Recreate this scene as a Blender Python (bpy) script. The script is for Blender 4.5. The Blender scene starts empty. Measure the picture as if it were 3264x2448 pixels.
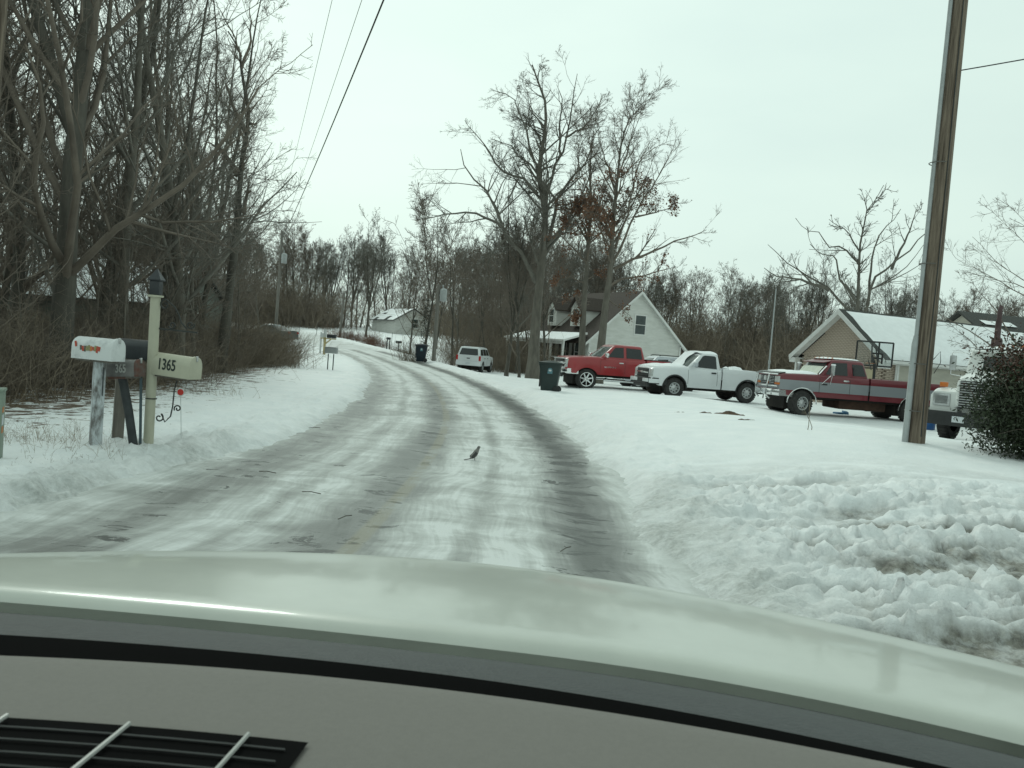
import bpy, bmesh, math, random
import numpy as np
from mathutils import Vector, Matrix

# ------------------------------------------------------------------ camera, sky, sun, exposure
scene = bpy.context.scene
C = scene.collection
R = math.radians
CAM_Z = 1.75
cam_d = bpy.data.cameras.new('camera')
cam = bpy.data.objects.new('camera', cam_d)
C.objects.link(cam)
cam_d.sensor_width = 36.0
cam_d.lens = 30.16
cam_d.clip_start = 0.02
cam_d.dof.use_dof = True            # a small phone lens focused on the road
cam_d.dof.focus_distance = 25.0
cam_d.dof.aperture_fstop = 16.0
cam_d.clip_end = 3000
cam.matrix_world = (Matrix.Translation((0, 0, CAM_Z)) @ Matrix.Rotation(R(90 - 2.6), 4, 'X')
                    @ Matrix.Rotation(R(4.5), 4, 'Z'))
scene.camera = cam

SUN_EL, SUN_AZ = 42.0, -28.0            # behind thin cloud, ahead and to the left
world = bpy.data.worlds.new('World')
scene.world = world
world.use_nodes = True
wn, wl = world.node_tree.nodes, world.node_tree.links
wn.clear()
w_out = wn.new('ShaderNodeOutputWorld')
w_bg = wn.new('ShaderNodeBackground')
w_bg.inputs['Strength'].default_value = 0.12
w_sky = wn.new('ShaderNodeTexSky')
w_sky.sky_type = 'NISHITA'
w_sky.sun_disc = False
w_sky.sun_elevation = R(SUN_EL)
w_sky.sun_rotation = R(SUN_AZ)
w_sky.dust_density = 4.0
w_tc = wn.new('ShaderNodeTexCoord')
w_map = wn.new('ShaderNodeMapping')
w_map.inputs['Scale'].default_value = (1.0, 1.0, 3.2)
w_noise = wn.new('ShaderNodeTexNoise')
w_noise.inputs['Scale'].default_value = 1.7
w_noise.inputs['Detail'].default_value = 5
w_noise.inputs['Roughness'].default_value = 0.5
w_ramp = wn.new('ShaderNodeValToRGB')
w_ramp.color_ramp.elements[0].position = 0.30
w_ramp.color_ramp.elements[0].color = (5.50, 6.90, 6.45, 1)
w_ramp.color_ramp.elements[1].position = 0.72
w_ramp.color_ramp.elements[1].color = (6.40, 7.85, 7.10, 1)
# cloud is a little brighter towards the hidden sun
w_dot = wn.new('ShaderNodeVectorMath'); w_dot.operation = 'DOT_PRODUCT'
sd = Vector((math.sin(R(SUN_AZ)) * math.cos(R(SUN_EL)), math.cos(R(SUN_AZ)) * math.cos(R(SUN_EL)), math.sin(R(SUN_EL))))
w_dot.inputs[1].default_value = sd
w_mr = wn.new('ShaderNodeMapRange')
w_mr.inputs['From Min'].default_value = 0.2
w_mr.inputs['From Max'].default_value = 1.0
w_mr.inputs['To Min'].default_value = 0.86
w_mr.inputs['To Max'].default_value = 1.16
w_mul = wn.new('ShaderNodeVectorMath'); w_mul.operation = 'SCALE'
w_mix = wn.new('ShaderNodeMix'); w_mix.data_type = 'RGBA'
w_mix.inputs[0].default_value = 0.93
wl.new(w_tc.outputs['Generated'], w_map.inputs['Vector'])
wl.new(w_map.outputs['Vector'], w_noise.inputs['Vector'])
wl.new(w_noise.outputs['Fac'], w_ramp.inputs['Fac'])
wl.new(w_tc.outputs['Generated'], w_dot.inputs[0])
wl.new(w_dot.outputs['Value'], w_mr.inputs['Value'])
wl.new(w_ramp.outputs['Color'], w_mul.inputs[0])
wl.new(w_mr.outputs['Result'], w_mul.inputs['Scale'])
wl.new(w_sky.outputs['Color'], w_mix.inputs[6])
wl.new(w_mul.outputs['Vector'], w_mix.inputs[7])
wl.new(w_mix.outputs[2], w_bg.inputs['Color'])
wl.new(w_bg.outputs['Background'], w_out.inputs['Surface'])

sun_d = bpy.data.lights.new('sun', 'SUN')
sun_d.energy = 0.8
sun_d.angle = R(14)
sun_d.color = (0.91, 1.0, 0.91)
sun = bpy.data.objects.new('sun', sun_d)
C.objects.link(sun)
sun.rotation_euler = (-sd).to_track_quat('-Z', 'Y').to_euler()

vs = scene.view_settings
vs.view_transform = 'Standard'
vs.look = 'None'
vs.exposure = 0.0
vs.gamma = 1.0
vs.use_curve_mapping = False

# ------------------------------------------------------------------ helpers
rnd = random.Random(11)
rng = np.random.default_rng(11)
MATS = {}


def mat(name, col, rough=0.6, metal=0.0, var=0.15, scale=6.0, bump=0.0, bscale=None, spec=0.5, coat=0.0,
        col2=None, stretch=None, emit=None, thresh=None):
    """procedural material: noise-varied colour, optional bump; coordinates are the object's own"""
    if name in MATS:
        return MATS[name]
    m = bpy.data.materials.new(name)
    m.use_nodes = True
    n, l = m.node_tree.nodes, m.node_tree.links
    b = n['Principled BSDF']
    b.inputs['Roughness'].default_value = rough
    b.inputs['Metallic'].default_value = metal
    b.inputs['Specular IOR Level'].default_value = spec
    b.inputs['Coat Weight'].default_value = coat
    b.inputs['Coat Roughness'].default_value = 0.08
    tc = n.new('ShaderNodeTexCoord')
    src = tc.outputs['Object']
    if stretch:
        mp = n.new('ShaderNodeMapping')
        mp.inputs['Scale'].default_value = stretch
        l.new(src, mp.inputs['Vector'])
        src = mp.outputs['Vector']
    nz = n.new('ShaderNodeTexNoise')
    nz.inputs['Scale'].default_value = scale
    nz.inputs['Detail'].default_value = 6
    nz.inputs['Roughness'].default_value = 0.65
    l.new(src, nz.inputs['Vector'])
    cr = n.new('ShaderNodeValToRGB')
    lo, hi = thresh if thresh else (0.3, 0.7)
    cr.color_ramp.elements[0].position = lo
    cr.color_ramp.elements[1].position = hi
    c1 = [max(0, c * (1 - var)) for c in col]
    c2 = list(col2) if col2 else [min(1, c * (1 + var)) for c in col]
    cr.color_ramp.elements[0].color = (*c1, 1)
    cr.color_ramp.elements[1].color = (*c2, 1)
    l.new(nz.outputs['Fac'], cr.inputs['Fac'])
    l.new(cr.outputs['Color'], b.inputs['Base Color'])
    if bump:
        nb = n.new('ShaderNodeTexNoise')
        nb.inputs['Scale'].default_value = bscale or scale * 4
        nb.inputs['Detail'].default_value = 5
        l.new(src, nb.inputs['Vector'])
        bp = n.new('ShaderNodeBump')
        bp.inputs['Strength'].default_value = bump
        bp.inputs['Distance'].default_value = 0.02
        l.new(nb.outputs['Fac'], bp.inputs['Height'])
        l.new(bp.outputs['Normal'], b.inputs['Normal'])
    MATS[name] = m
    return m


def new_mesh(name, verts, faces, material=None, smooth=None):
    me = bpy.data.meshes.new(name)
    verts = np.asarray(verts, dtype=np.float32).reshape(-1, 3)
    if isinstance(faces, np.ndarray):
        nf, k = faces.shape
        me.vertices.add(len(verts))
        me.vertices.foreach_set('co', verts.ravel())
        me.loops.add(nf * k)
        me.loops.foreach_set('vertex_index', faces.astype(np.int32).ravel())
        me.polygons.add(nf)
        me.polygons.foreach_set('loop_start', np.arange(0, nf * k, k, dtype=np.int32))
        me.polygons.foreach_set('loop_total', np.full(nf, k, dtype=np.int32))
        me.update(calc_edges=True)
    else:
        me.from_pydata([tuple(map(float, v)) for v in verts], [], faces)
        me.update()
    if material:
        me.materials.append(material)
    if smooth is not None:
        me.polygons.foreach_set('use_smooth', np.ones(len(me.polygons), dtype=bool))
        if smooth < 179:
            me.set_sharp_from_angle(angle=R(smooth))
    return me


def link(name, me, parent=None, loc=None, rotz=None):
    o = bpy.data.objects.new(name, me)
    C.objects.link(o)
    if parent is not None:
        o.parent = parent
    if loc is not None:
        o.location = loc
    if rotz is not None:
        o.rotation_euler = (0, 0, rotz)
    return o


def tag(o, label=None, cat=None, group=None, kind=None):
    if label:
        o['label'] = label
    if cat:
        o['category'] = cat
    if group:
        o['group'] = group
    if kind:
        o['kind'] = kind
    return o


def thing(name, label, cat, loc=(0, 0, 0), rotz=0.0, group=None):
    o = link(name, None, None, loc, rotz)
    o.empty_display_size = 0.2
    return tag(o, label, cat, group)


def copy_tree(o, parent=None):
    c = o.copy()
    C.objects.link(c)
    if parent is not None:
        c.parent = parent
    for ch in list(o.children):
        copy_tree(ch, c)
    return c


class MB:
    """collects shapes, builds ONE mesh object"""

    def __init__(self):
        self.bm = bmesh.new()

    def box(self, c, s, bev=0.0, rot=None, taper=None):
        g = bmesh.ops.create_cube(self.bm, size=1.0)
        vs_ = g['verts']
        for v in vs_:
            x, y, z = v.co
            if taper and z > 0:
                x *= taper[0]
                y *= taper[1]
            v.co = (x * s[0], y * s[1], z * s[2])
        if bev:
            es = list({e for v in vs_ for e in v.link_edges})
            r = bmesh.ops.bevel(self.bm, geom=es, offset=bev, segments=2, affect='EDGES', profile=0.5)
            vs_ = list({v for f in r['faces'] for v in f.verts} | {v for v in vs_ if v.is_valid})
        m = Matrix.Translation(c)
        if rot:
            from mathutils import Euler
            m = m @ Euler(rot).to_matrix().to_4x4()
        bmesh.ops.transform(self.bm, matrix=m, verts=vs_)
        return self

    def lathe(self, prof, seg=20, c=(0, 0, 0), axis='Z', rot=None, caps=True):
        rings = []
        for r, z in prof:
            ring = []
            for k in range(seg):
                a = 2 * math.pi * k / seg
                p = Vector((r * math.cos(a), r * math.sin(a), z))
                if axis == 'Y':
                    p = Vector((p.x, p.z, p.y))
                elif axis == 'X':
                    p = Vector((p.z, p.x, p.y))
                if rot:
                    p = rot @ p
                ring.append(self.bm.verts.new(p + Vector(c)))
            rings.append(ring)
        for a, b in zip(rings, rings[1:]):
            for k in range(seg):
                self.bm.faces.new((a[k], a[(k + 1) % seg], b[(k + 1) % seg], b[k]))
        if caps:
            for ring in (rings[0], rings[-1]):
                self.bm.faces.new(ring)
        return self

    def tube(self, pts, r, seg=6):
        pts = [Vector(p) for p in pts]
        rr = r if isinstance(r, (list, tuple)) else [r] * len(pts)
        rings = []
        up = Vector((0.13, 0.21, 0.97))
        for i, p in enumerate(pts):
            t = (pts[min(i + 1, len(pts) - 1)] - pts[max(i - 1, 0)]).normalized()
            u = t.cross(up)
            if u.length < 0.05:
                u = t.cross(Vector((1, 0, 0)))
            u.normalize()
            w = t.cross(u)
            rings.append([self.bm.verts.new(p + rr[i] * (math.cos(2 * math.pi * k / seg) * u + math.sin(2 * math.pi * k / seg) * w))
                          for k in range(seg)])
        for a, b in zip(rings, rings[1:]):
            for k in range(seg):
                self.bm.faces.new((a[k], a[(k + 1) % seg], b[(k + 1) % seg], b[k]))
        self.bm.faces.new(rings[0][::-1])
        self.bm.faces.new(rings[-1])
        return self

    def poly(self, pts, thick=None):
        """flat polygon, optionally extruded by the vector thick"""
        vs_ = [self.bm.verts.new(p) for p in pts]
        f = self.bm.faces.new(vs_)
        if thick is not None:
            top = [self.bm.verts.new(Vector(p) + Vector(thick)) for p in pts]
            self.bm.faces.new(top[::-1])
            n = len(vs_)
            for k in range(n):
                self.bm.faces.new((vs_[k], top[k], top[(k + 1) % n], vs_[(k + 1) % n]))
        return self

    def grid(self, P):
        """P: array (n, m, 3)"""
        n, m = len(P), len(P[0])
        V = [[self.bm.verts.new(P[i][j]) for j in range(m)] for i in range(n)]
        for i in range(n - 1):
            for j in range(m - 1):
                self.bm.faces.new((V[i][j], V[i + 1][j], V[i + 1][j + 1], V[i][j + 1]))
        return self

    def build(self, name, material, parent=None, smooth=40, loc=None, rotz=None):
        bmesh.ops.recalc_face_normals(self.bm, faces=self.bm.faces[:])
        me = bpy.data.meshes.new(name)
        self.bm.to_mesh(me)
        self.bm.free()
        me.materials.append(material)
        if smooth is not None:
            me.polygons.foreach_set('use_smooth', np.ones(len(me.polygons), dtype=bool))
            me.set_sharp_from_angle(angle=R(smooth))
        return link(name, me, parent, loc, rotz)


def text(name, body, size, material, parent, loc, rot, xs=1.0, bold=0.0, depth=0.002):
    cu = bpy.data.curves.new(name, 'FONT')
    cu.body = body
    cu.size = size
    cu.align_x = 'CENTER'
    cu.align_y = 'CENTER'
    cu.extrude = depth
    cu.offset = bold
    tmp = bpy.data.objects.new(name, cu)
    C.objects.link(tmp)
    dg = bpy.context.evaluated_depsgraph_get()
    me = bpy.data.meshes.new_from_object(tmp.evaluated_get(dg))
    bpy.data.objects.remove(tmp)
    bpy.data.curves.remove(cu)
    me.materials.clear()
    me.materials.append(material)
    o = link(name, me, parent, loc)
    o.rotation_euler = rot
    o.scale = (xs, 1, 1)
    return o


def sm(x, a, b):
    t = np.clip((np.asarray(x, dtype=float) - a) / (b - a), 0, 1)
    return t * t * (3 - 2 * t)


def _hash(ix, iy, seed):
    h = (ix.astype(np.int64) * 374761393 + iy.astype(np.int64) * 668265263 + seed * 982451653) & 0x7fffffff
    h = ((h ^ (h >> 13)) * 1274126177) & 0x7fffffff
    return ((h ^ (h >> 16)) & 0xffff) / 65535.0


def vnoise(x, y, seed=0):
    x = np.asarray(x, dtype=float)
    y = np.asarray(y, dtype=float)
    x, y = np.broadcast_arrays(x, y)
    ix, iy = np.floor(x), np.floor(y)
    fx, fy = x - ix, y - iy
    fx = fx * fx * fx * (fx * (fx * 6 - 15) + 10)
    fy = fy * fy * fy * (fy * (fy * 6 - 15) + 10)
    a, b = _hash(ix, iy, seed), _hash(ix + 1, iy, seed)
    c, d = _hash(ix, iy + 1, seed), _hash(ix + 1, iy + 1, seed)
    return (a * (1 - fx) + b * fx) * (1 - fy) + (c * (1 - fx) + d * fx) * fy


def fbm(x, y, oct_=4, seed=0, gain=0.5):
    s, amp, tot = 0.0, 1.0, 0.0
    for k in range(oct_):
        s = s + amp * vnoise(x * 2 ** k + 17.3 * k, y * 2 ** k - 9.1 * k, seed + k)
        tot += amp
        amp *= gain
    return s / tot


# ------------------------------------------------------------------ terrain
_ky = np.array([-60, -30, -10, 0, 6, 10, 15, 20, 30, 40, 52, 62, 68, 74, 85, 100, 130, 200.])
_kx = np.array([-4.5, -2.6, -1.8, -1.35, -1.15, -0.95, -1.02, -1.25, -2.4, -4.0, -6.7, -9.7, -12.0, -14.6, -20, -28, -43, -78.])
_fy = np.linspace(-60, 200, 1041)
_fx = np.interp(_fy, _ky, _kx)
_kern = np.exp(-0.5 * (np.arange(-24, 25) / 10.0) ** 2)
_fx = np.convolve(np.pad(_fx, 24, mode='edge'), _kern / _kern.sum(), mode='valid')
_slope = np.gradient(_fx, _fy)
_arc = np.concatenate([[0], np.cumsum(np.hypot(np.diff(_fx), np.diff(_fy)))])


def road_c(y):
    return np.interp(y, _fy, _fx)


def road_off(x, y):
    s = np.interp(y, _fy, _slope)
    return (np.asarray(x) - road_c(y)) / np.sqrt(1 + s * s)


def H(x, y):
    """large shape of the ground, metres"""
    x = np.asarray(x, dtype=float)
    y = np.asarray(y, dtype=float)
    off = road_off(x, y)
    far = 0.036 * 6 * np.logaddexp(0, (np.minimum(y, 190) - 60) / 6.0)
    z = far * (1 - sm(off, 2.5, 9) * (1 - sm(y, 76, 98)))
    z = z + 0.34 * sm(off, 2.6, 6.5) * sm(y, 4, 12) * (1 - sm(y, 17.5, 26))
    z = z + 0.18 * sm(off, 2.6, 3.4) * sm(y, 12, 17) * (1 - sm(y, 30, 36)) * (1 - sm(off, 9, 12))
    z = z - 0.5 * sm(off, 3.2, 6) * sm(y, 44, 56) * (1 - sm(y, 76, 95)) * (1 - sm(x, 2, 8))
    z = z + 0.14 * sm(off, 4.5, 7.5) * sm(y, 25.5, 29) * (1 - sm(y, 39, 46))
    z = z - 0.10 * sm(-off, 5.5, 9)
    return z


def Hz(x, y):
    return float(H(x, y))

# ------------------------------------------------------------------ snow, slush and road
def axis(knots):
    """knots: (position, step) pairs, step interpolated between them"""
    out = [knots[0][0]]
    ps = [k[0] for k in knots]
    ss = [k[1] for k in knots]
    while out[-1] < ps[-1]:
        out.append(out[-1] + float(np.interp(out[-1], ps, ss)))
    return np.array(out)


def snow_detail(x, y):
    off = road_off(x, y)
    a = np.abs(off)
    near = np.exp(-np.maximum(y - 12, 0) / 30.0)
    # the carriageway lies below the snow; ploughed edge is ragged
    edge = 2.55 + 0.75 * sm(-off, 0, 1) * (1 - sm(y, 8, 15)) + 0.55 * (fbm(x * 0.55, y * 0.55, 4, 3) - 0.5) + 0.16 * (vnoise(x * 5, y * 5, 8) - 0.5)
    lip = sm(a, edge - 0.12, edge + 0.22)
    d = -0.09 + lip * (0.10 + 0.05 * sm(a, 2.4, 3.6))
    # windrow along both edges
    row = np.exp(-((a - 3.15) / 0.42) ** 2) * (0.05 + 0.16 * (fbm(x * 0.9, y * 0.9, 4, 21) - 0.35))
    clump = np.abs(fbm(x * 3.1, y * 3.1, 4, 31, 0.55) - 0.5) * 2
    d = d + lip * row * near + lip * np.exp(-((a - 3.3) / 0.8) ** 2) * 0.11 * (clump - 0.3) * near
    # gentle unevenness everywhere
    d = d + lip * (0.05 * (fbm(x * 0.45, y * 0.45, 3, 5) - 0.5) + 0.02 * (fbm(x * 2.2, y * 2.2, 3, 6) - 0.5))
    # churned snow in the drive mouth on the right: ruts curve in from the road
    m = sm(off, 2.5, 3.9) * (1 - sm(y, 9.5, 15.0)) * sm(y, 1.0, 3.0) * (1 - sm(x, 16, 24))
    wx = x + 0.7 * (fbm(x * 0.6, y * 0.6, 3, 41) - 0.5)
    wy = y + 0.7 * (fbm(x * 0.6, y * 0.6, 3, 42) - 0.5)
    rot = 0.06 + 0.40 * (1 - sm(y, 4.5, 7.5))
    q = wy * np.cos(rot) - wx * np.sin(rot)
    p = wx * np.cos(rot) + wy * np.sin(rot)
    ridge = 1 - np.abs(2 * fbm(p * 0.26, q * 1.5, 3, 51, 0.55) - 1)
    ridge = sm(ridge, 0.52, 0.98)
    lumps = sm(np.abs(2 * fbm(x * 2.6, y * 3.6, 4, 61, 0.55) - 1), 0.0, 0.45)
    crumb = sm(np.abs(2 * fbm(x * 8.5, y * 9.5, 2, 71, 0.6) - 1), 0.0, 0.5)
    grit = vnoise(x * 17, y * 17, 73)
    gate = 0.25 + 0.75 * sm(fbm(p * 0.28, q * 0.55, 3, 77), 0.38, 0.62)
    near_ = 1 - 0.35 * sm(y, 8, 13)
    d = d + m * gate * near_ * (0.19 * ridge * (0.65 + 0.35 * lumps) + 0.055 * (lumps - 0.35) * (0.35 + 0.65 * ridge) + 0.045 * (crumb - 0.4) * (0.3 + ridge) + 0.016 * (grit - 0.5) - 0.035)
    # a wheel rut cut down to the mud
    for (c0, c1, c2, ww) in ((6.35, -0.02, 0.0, 0.16), (5.0, 0.05, 0.0, 0.14), (8.4, -0.06, 0.0, 0.13)):
        dist = (y + 0.25 * (fbm(x * 0.9, y * 0.2, 2, 79) - 0.5)) - (c0 + c1 * (x - 5))
        d = d - 0.07 * m * np.exp(-(dist / ww) ** 2) * sm(x, 3.0, 4.2)
    # verge left of the road, trodden edge
    m2 = sm(-off, 2.6, 3.4) * (1 - sm(-off, 3.8, 5.0)) * near
    d = d + m2 * 0.06 * (clump - 0.35) + m2 * 0.035 * (crumb - 0.4) + m2 * 0.015 * (grit - 0.5)
    # woodland floor
    w = sm(-off, 6.0, 8.0) * (1 - sm(y, 60, 70))
    d = d + w * 0.10 * (fbm(x * 0.8, y * 0.8, 4, 81) - 0.5)
    return d, m, ridge * gate, lip, w


gx = axis([(-420, 30), (-60, 4), (-16, 0.35), (-9, 0.12), (-5.5, 0.055), (-3.2, 0.05), (-2.9, 0.12), (1.0, 0.12), (1.2, 0.042), (8.5, 0.042), (11, 0.07), (16, 0.2), (24, 0.5), (70, 4), (420, 30)])
gy = axis([(-60, 6), (0, 0.6), (3.0, 0.06), (4.0, 0.042), (9, 0.045), (14, 0.075), (24, 0.18), (40, 0.4), (80, 1.0), (140, 4), (700, 60)])
GX, GY = np.meshgrid(gx, gy)
gd, g_rut, g_ridge, g_lip, g_wood = snow_detail(GX, GY)
GZ = H(GX, GY) + gd
ny, nx = GX.shape
idx = np.arange(nx * ny).reshape(ny, nx)
gf = np.stack([idx[:-1, :-1], idx[:-1, 1:], idx[1:, 1:], idx[1:, :-1]], -1).reshape(-1, 4)
gme = new_mesh('ground', np.stack([GX, GY, GZ], -1).reshape(-1, 3), gf, None, 179)
# mud shows where wheels have cut through the churned snow; leaf litter under the wood
low = 1 - sm(gd, 0.055, 0.15)
low = 1 - sm(gd, 0.06, 0.17)
blobs = 0
for (bx_, by_, sx_, sy_, k_) in ((4.3, 7.4, 1.5, 0.45, 1.15), (3.9, 8.4, 1.2, 0.34, 1.0), (3.9, 6.3, 0.9, 0.45, 1.0), (3.5, 9.8, 1.0, 0.28, 0.7), (3.2, 5.5, 0.6, 0.5, 0.8), (5.4, 6.8, 1.5, 0.6, 1.0), (4.9, 9.2, 1.4, 0.3, 0.6), (2.9, 7.6, 0.7, 0.3, 0.45), (6.5, 8.6, 2.0, 0.4, 0.7), (3.0, 10.8, 0.8, 0.25, 0.4)):
    blobs = np.maximum(blobs, k_ * np.exp(-(((GX - bx_) / sx_) ** 2 + ((GY - by_) / sy_) ** 2) ** 0.8))
mud = g_rut * np.clip(blobs * (0.45 + 0.9 * low) * (0.35 + 1.3 * fbm(GX * 2.2, GY * 3.5, 4, 91)) + 0.42 * low * sm(fbm(GX * 0.6, GY * 1.2, 3, 92), 0.40, 0.58), 0, 1)
litter = sm(-road_off(GX, GY), 3.7, 8.2) * (1 - sm(GY, 48, 58))
slush = np.exp(-np.maximum(np.abs(road_off(GX, GY)) - 2.35, 0) / 0.42) * (0.35 + 0.65 * fbm(GX * 1.4, GY * 1.4, 3, 95))
offg = road_off(GX, GY)
slush = np.maximum(slush, 0.95 * sm(-offg, 2.0, 2.4) * (1 - sm(-offg, 3.0, 4.4)) * (1 - sm(GY, 8.5, 16)) * (0.3 + 0.9 * fbm(GX * 1.1, GY * 1.1, 4, 96)))
slush = np.maximum(slush, 0.9 * sm(offg, 2.0, 2.4) * (1 - sm(offg, 2.9, 3.9)) * (1 - sm(GY, 9, 14)) * (0.3 + 0.9 * fbm(GX * 1.3, GY * 1.3, 4, 97)))
for nm, arr in (('mud', mud), ('litter', litter), ('slush', slush)):
    at_ = gme.attributes.new(nm, 'FLOAT', 'POINT')
    at_.data.foreach_set('value', arr.astype(np.float32).ravel())


def snow_material():
    m = bpy.data.materials.new('snow_ground')
    m.use_nodes = True
    n, l = m.node_tree.nodes, m.node_tree.links
    b = n['Principled BSDF']
    b.inputs['Roughness'].default_value = 0.55
    b.inputs['Specular IOR Level'].default_value = 0.35
    b.inputs['Subsurface Weight'].default_value = 0.0
    tc = n.new('ShaderNodeTexCoord')

    def noise(scale, detail, rough=0.6, dist=0.0):
        t = n.new('ShaderNodeTexNoise')
        t.inputs['Scale'].default_value = scale
        t.inputs['Detail'].default_value = detail
        t.inputs['Roughness'].default_value = rough
        t.inputs['Distortion'].default_value = dist
        l.new(tc.outputs['Object'], t.inputs['Vector'])
        return t

    def ramp(src, p0, c0, p1, c1):
        r = n.new('ShaderNodeValToRGB')
        r.color_ramp.elements[0].position = p0
        r.color_ramp.elements[0].color = (*c0, 1)
        r.color_ramp.elements[1].position = p1
        r.color_ramp.elements[1].color = (*c1, 1)
        l.new(src, r.inputs['Fac'])
        return r

    def mix(fac, a, c):
        x = n.new('ShaderNodeMix')
        x.data_type = 'RGBA'
        l.new(fac, x.inputs[0])
        l.new(a, x.inputs[6])
        if isinstance(c, tuple):
            x.inputs[7].default_value = (*c, 1)
        else:
            l.new(c, x.inputs[7])
        return x.outputs[2]

    def math_(op, a, bb):
        x = n.new('ShaderNodeMath')
        x.operation = op
        for i, v in enumerate((a, bb)):
            if isinstance(v, (int, float)):
                x.inputs[i].default_value = v
            else:
                l.new(v, x.inputs[i])
        return x.outputs[0]

    base = ramp(noise(1.3, 6).outputs['Fac'], 0.3, (0.76, 0.79, 0.80), 0.7, (0.86, 0.87, 0.87))
    # specks of leaf and twig on the snow
    speck = ramp(noise(7.0, 5, 0.75, 0.6).outputs['Fac'], 0.67, (0, 0, 0), 0.70, (1, 1, 1))
    patch = ramp(noise(0.5, 3).outputs['Fac'], 0.52, (0, 0, 0), 0.70, (1, 1, 1))
    sp = math_('MULTIPLY', speck.outputs['Color'], patch.outputs['Color'])
    sp = math_('MULTIPLY', sp, 0.6)
    col = mix(sp, base.outputs['Color'], (0.12, 0.10, 0.07))
    mud_a = n.new('ShaderNodeAttribute'); mud_a.attribute_name = 'mud'
    lit_a = n.new('ShaderNodeAttribute'); lit_a.attribute_name = 'litter'
    sl_a = n.new('ShaderNodeAttribute'); sl_a.attribute_name = 'slush'
    slc = ramp(noise(11, 6, 0.7).outputs['Fac'], 0.3, (0.30, 0.31, 0.295), 0.7, (0.62, 0.635, 0.62))
    slm = math_('MULTIPLY', sl_a.outputs['Fac'], ramp(noise(2.2, 6, 0.7).outputs['Fac'], 0.25, (0.3, 0.3, 0.3), 0.62, (1, 1, 1)).outputs['Color'])
    slm = math_('MINIMUM', math_('MULTIPLY', slm, 1.5), 1.0)
    col = mix(slm, col, slc.outputs['Color'])
    mudc = ramp(noise(9, 6, 0.7).outputs['Fac'], 0.35, (0.09, 0.085, 0.07), 0.72, (0.36, 0.35, 0.31))
    mm = math_('MULTIPLY', mud_a.outputs['Fac'], ramp(noise(3.0, 6, 0.7).outputs['Fac'], 0.28, (0.15, 0.15, 0.15), 0.55, (1, 1, 1)).outputs['Color'])
    col = mix(mm, col, mudc.outputs['Color'])
    leafc = ramp(noise(14, 6, 0.75).outputs['Fac'], 0.3, (0.035, 0.025, 0.016), 0.7, (0.17, 0.115, 0.07))
    lt = math_('ADD', math_('MULTIPLY', lit_a.outputs['Fac'], 0.22), noise(2.6, 7, 0.75, 0.4).outputs['Fac'])
    lm = ramp(lt, 0.645, (0, 0, 0), 0.69, (1, 1, 1))
    lmm = math_('MULTIPLY', lm.outputs['Color'], math_('GREATER_THAN', lit_a.outputs['Fac'], 0.02))
    col = mix(lmm, col, leafc.outputs['Color'])
    l.new(col, b.inputs['Base Color'])
    bp = n.new('ShaderNodeBump')
    bp.inputs['Strength'].default_value = 0.8
    bp.inputs['Distance'].default_value = 0.035
    h = math_('ADD', noise(9, 7, 0.65).outputs['Fac'], math_('MULTIPLY', noise(38, 4, 0.7).outputs['Fac'], 0.45))
    l.new(h, bp.inputs['Height'])
    l.new(bp.outputs['Normal'], b.inputs['Normal'])
    return m


gme.materials.append(snow_material())
tag(link('ground', gme), kind='structure')

# --- the carriageway, wheel tracks polished into ice and slush
ry = axis([(-20, 0.5), (3, 0.12), (20, 0.2), (45, 0.5), (73, 0.7)])
ru = np.linspace(-3.8, 3.1, 70)
RU, RY = np.meshgrid(ru, ry)
rs = np.interp(RY, _fy, _slope)
rc = road_c(RY)
nrm = 1 / np.sqrt(1 + rs * rs)
RX = rc + RU * nrm
RYY = RY - RU * rs * nrm
# slush relief: ridges between the tracks, running along the road
arc = np.interp(RY, _fy, _arc)
track = np.exp(-((RU + 0.25) / 0.42) ** 2) + np.exp(-((RU - 1.95) / 0.36) ** 2) + np.exp(-((RU + 2.0) / 0.40) ** 2)
RZ = H(RX, RYY) - 0.045 - 0.012 * (RU / 2.5) ** 2 - 0.012 * track \
    + 0.012 * (fbm(RU * 5, arc * 0.5, 3, 15) - 0.5) + 0.010 * (fbm(RU * 2, arc * 2, 4, 16) - 0.5)
RZ = RZ - 0.2 * sm(RY, 70, 73)
ny, nx = RX.shape
idx = np.arange(nx * ny).reshape(ny, nx)
rf = np.stack([idx[:-1, :-1], idx[:-1, 1:], idx[1:, 1:], idx[1:, :-1]], -1).reshape(-1, 4)
rme = new_mesh('road', np.stack([RX, RYY, RZ], -1).reshape(-1, 3), rf, None, 179)
uvl = rme.uv_layers.new(name='lane')
uvv = np.stack([RU, arc], -1).reshape(-1, 2).astype(np.float32)
uvl.data.foreach_set('uv', uvv[rf.ravel()].ravel())


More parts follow.
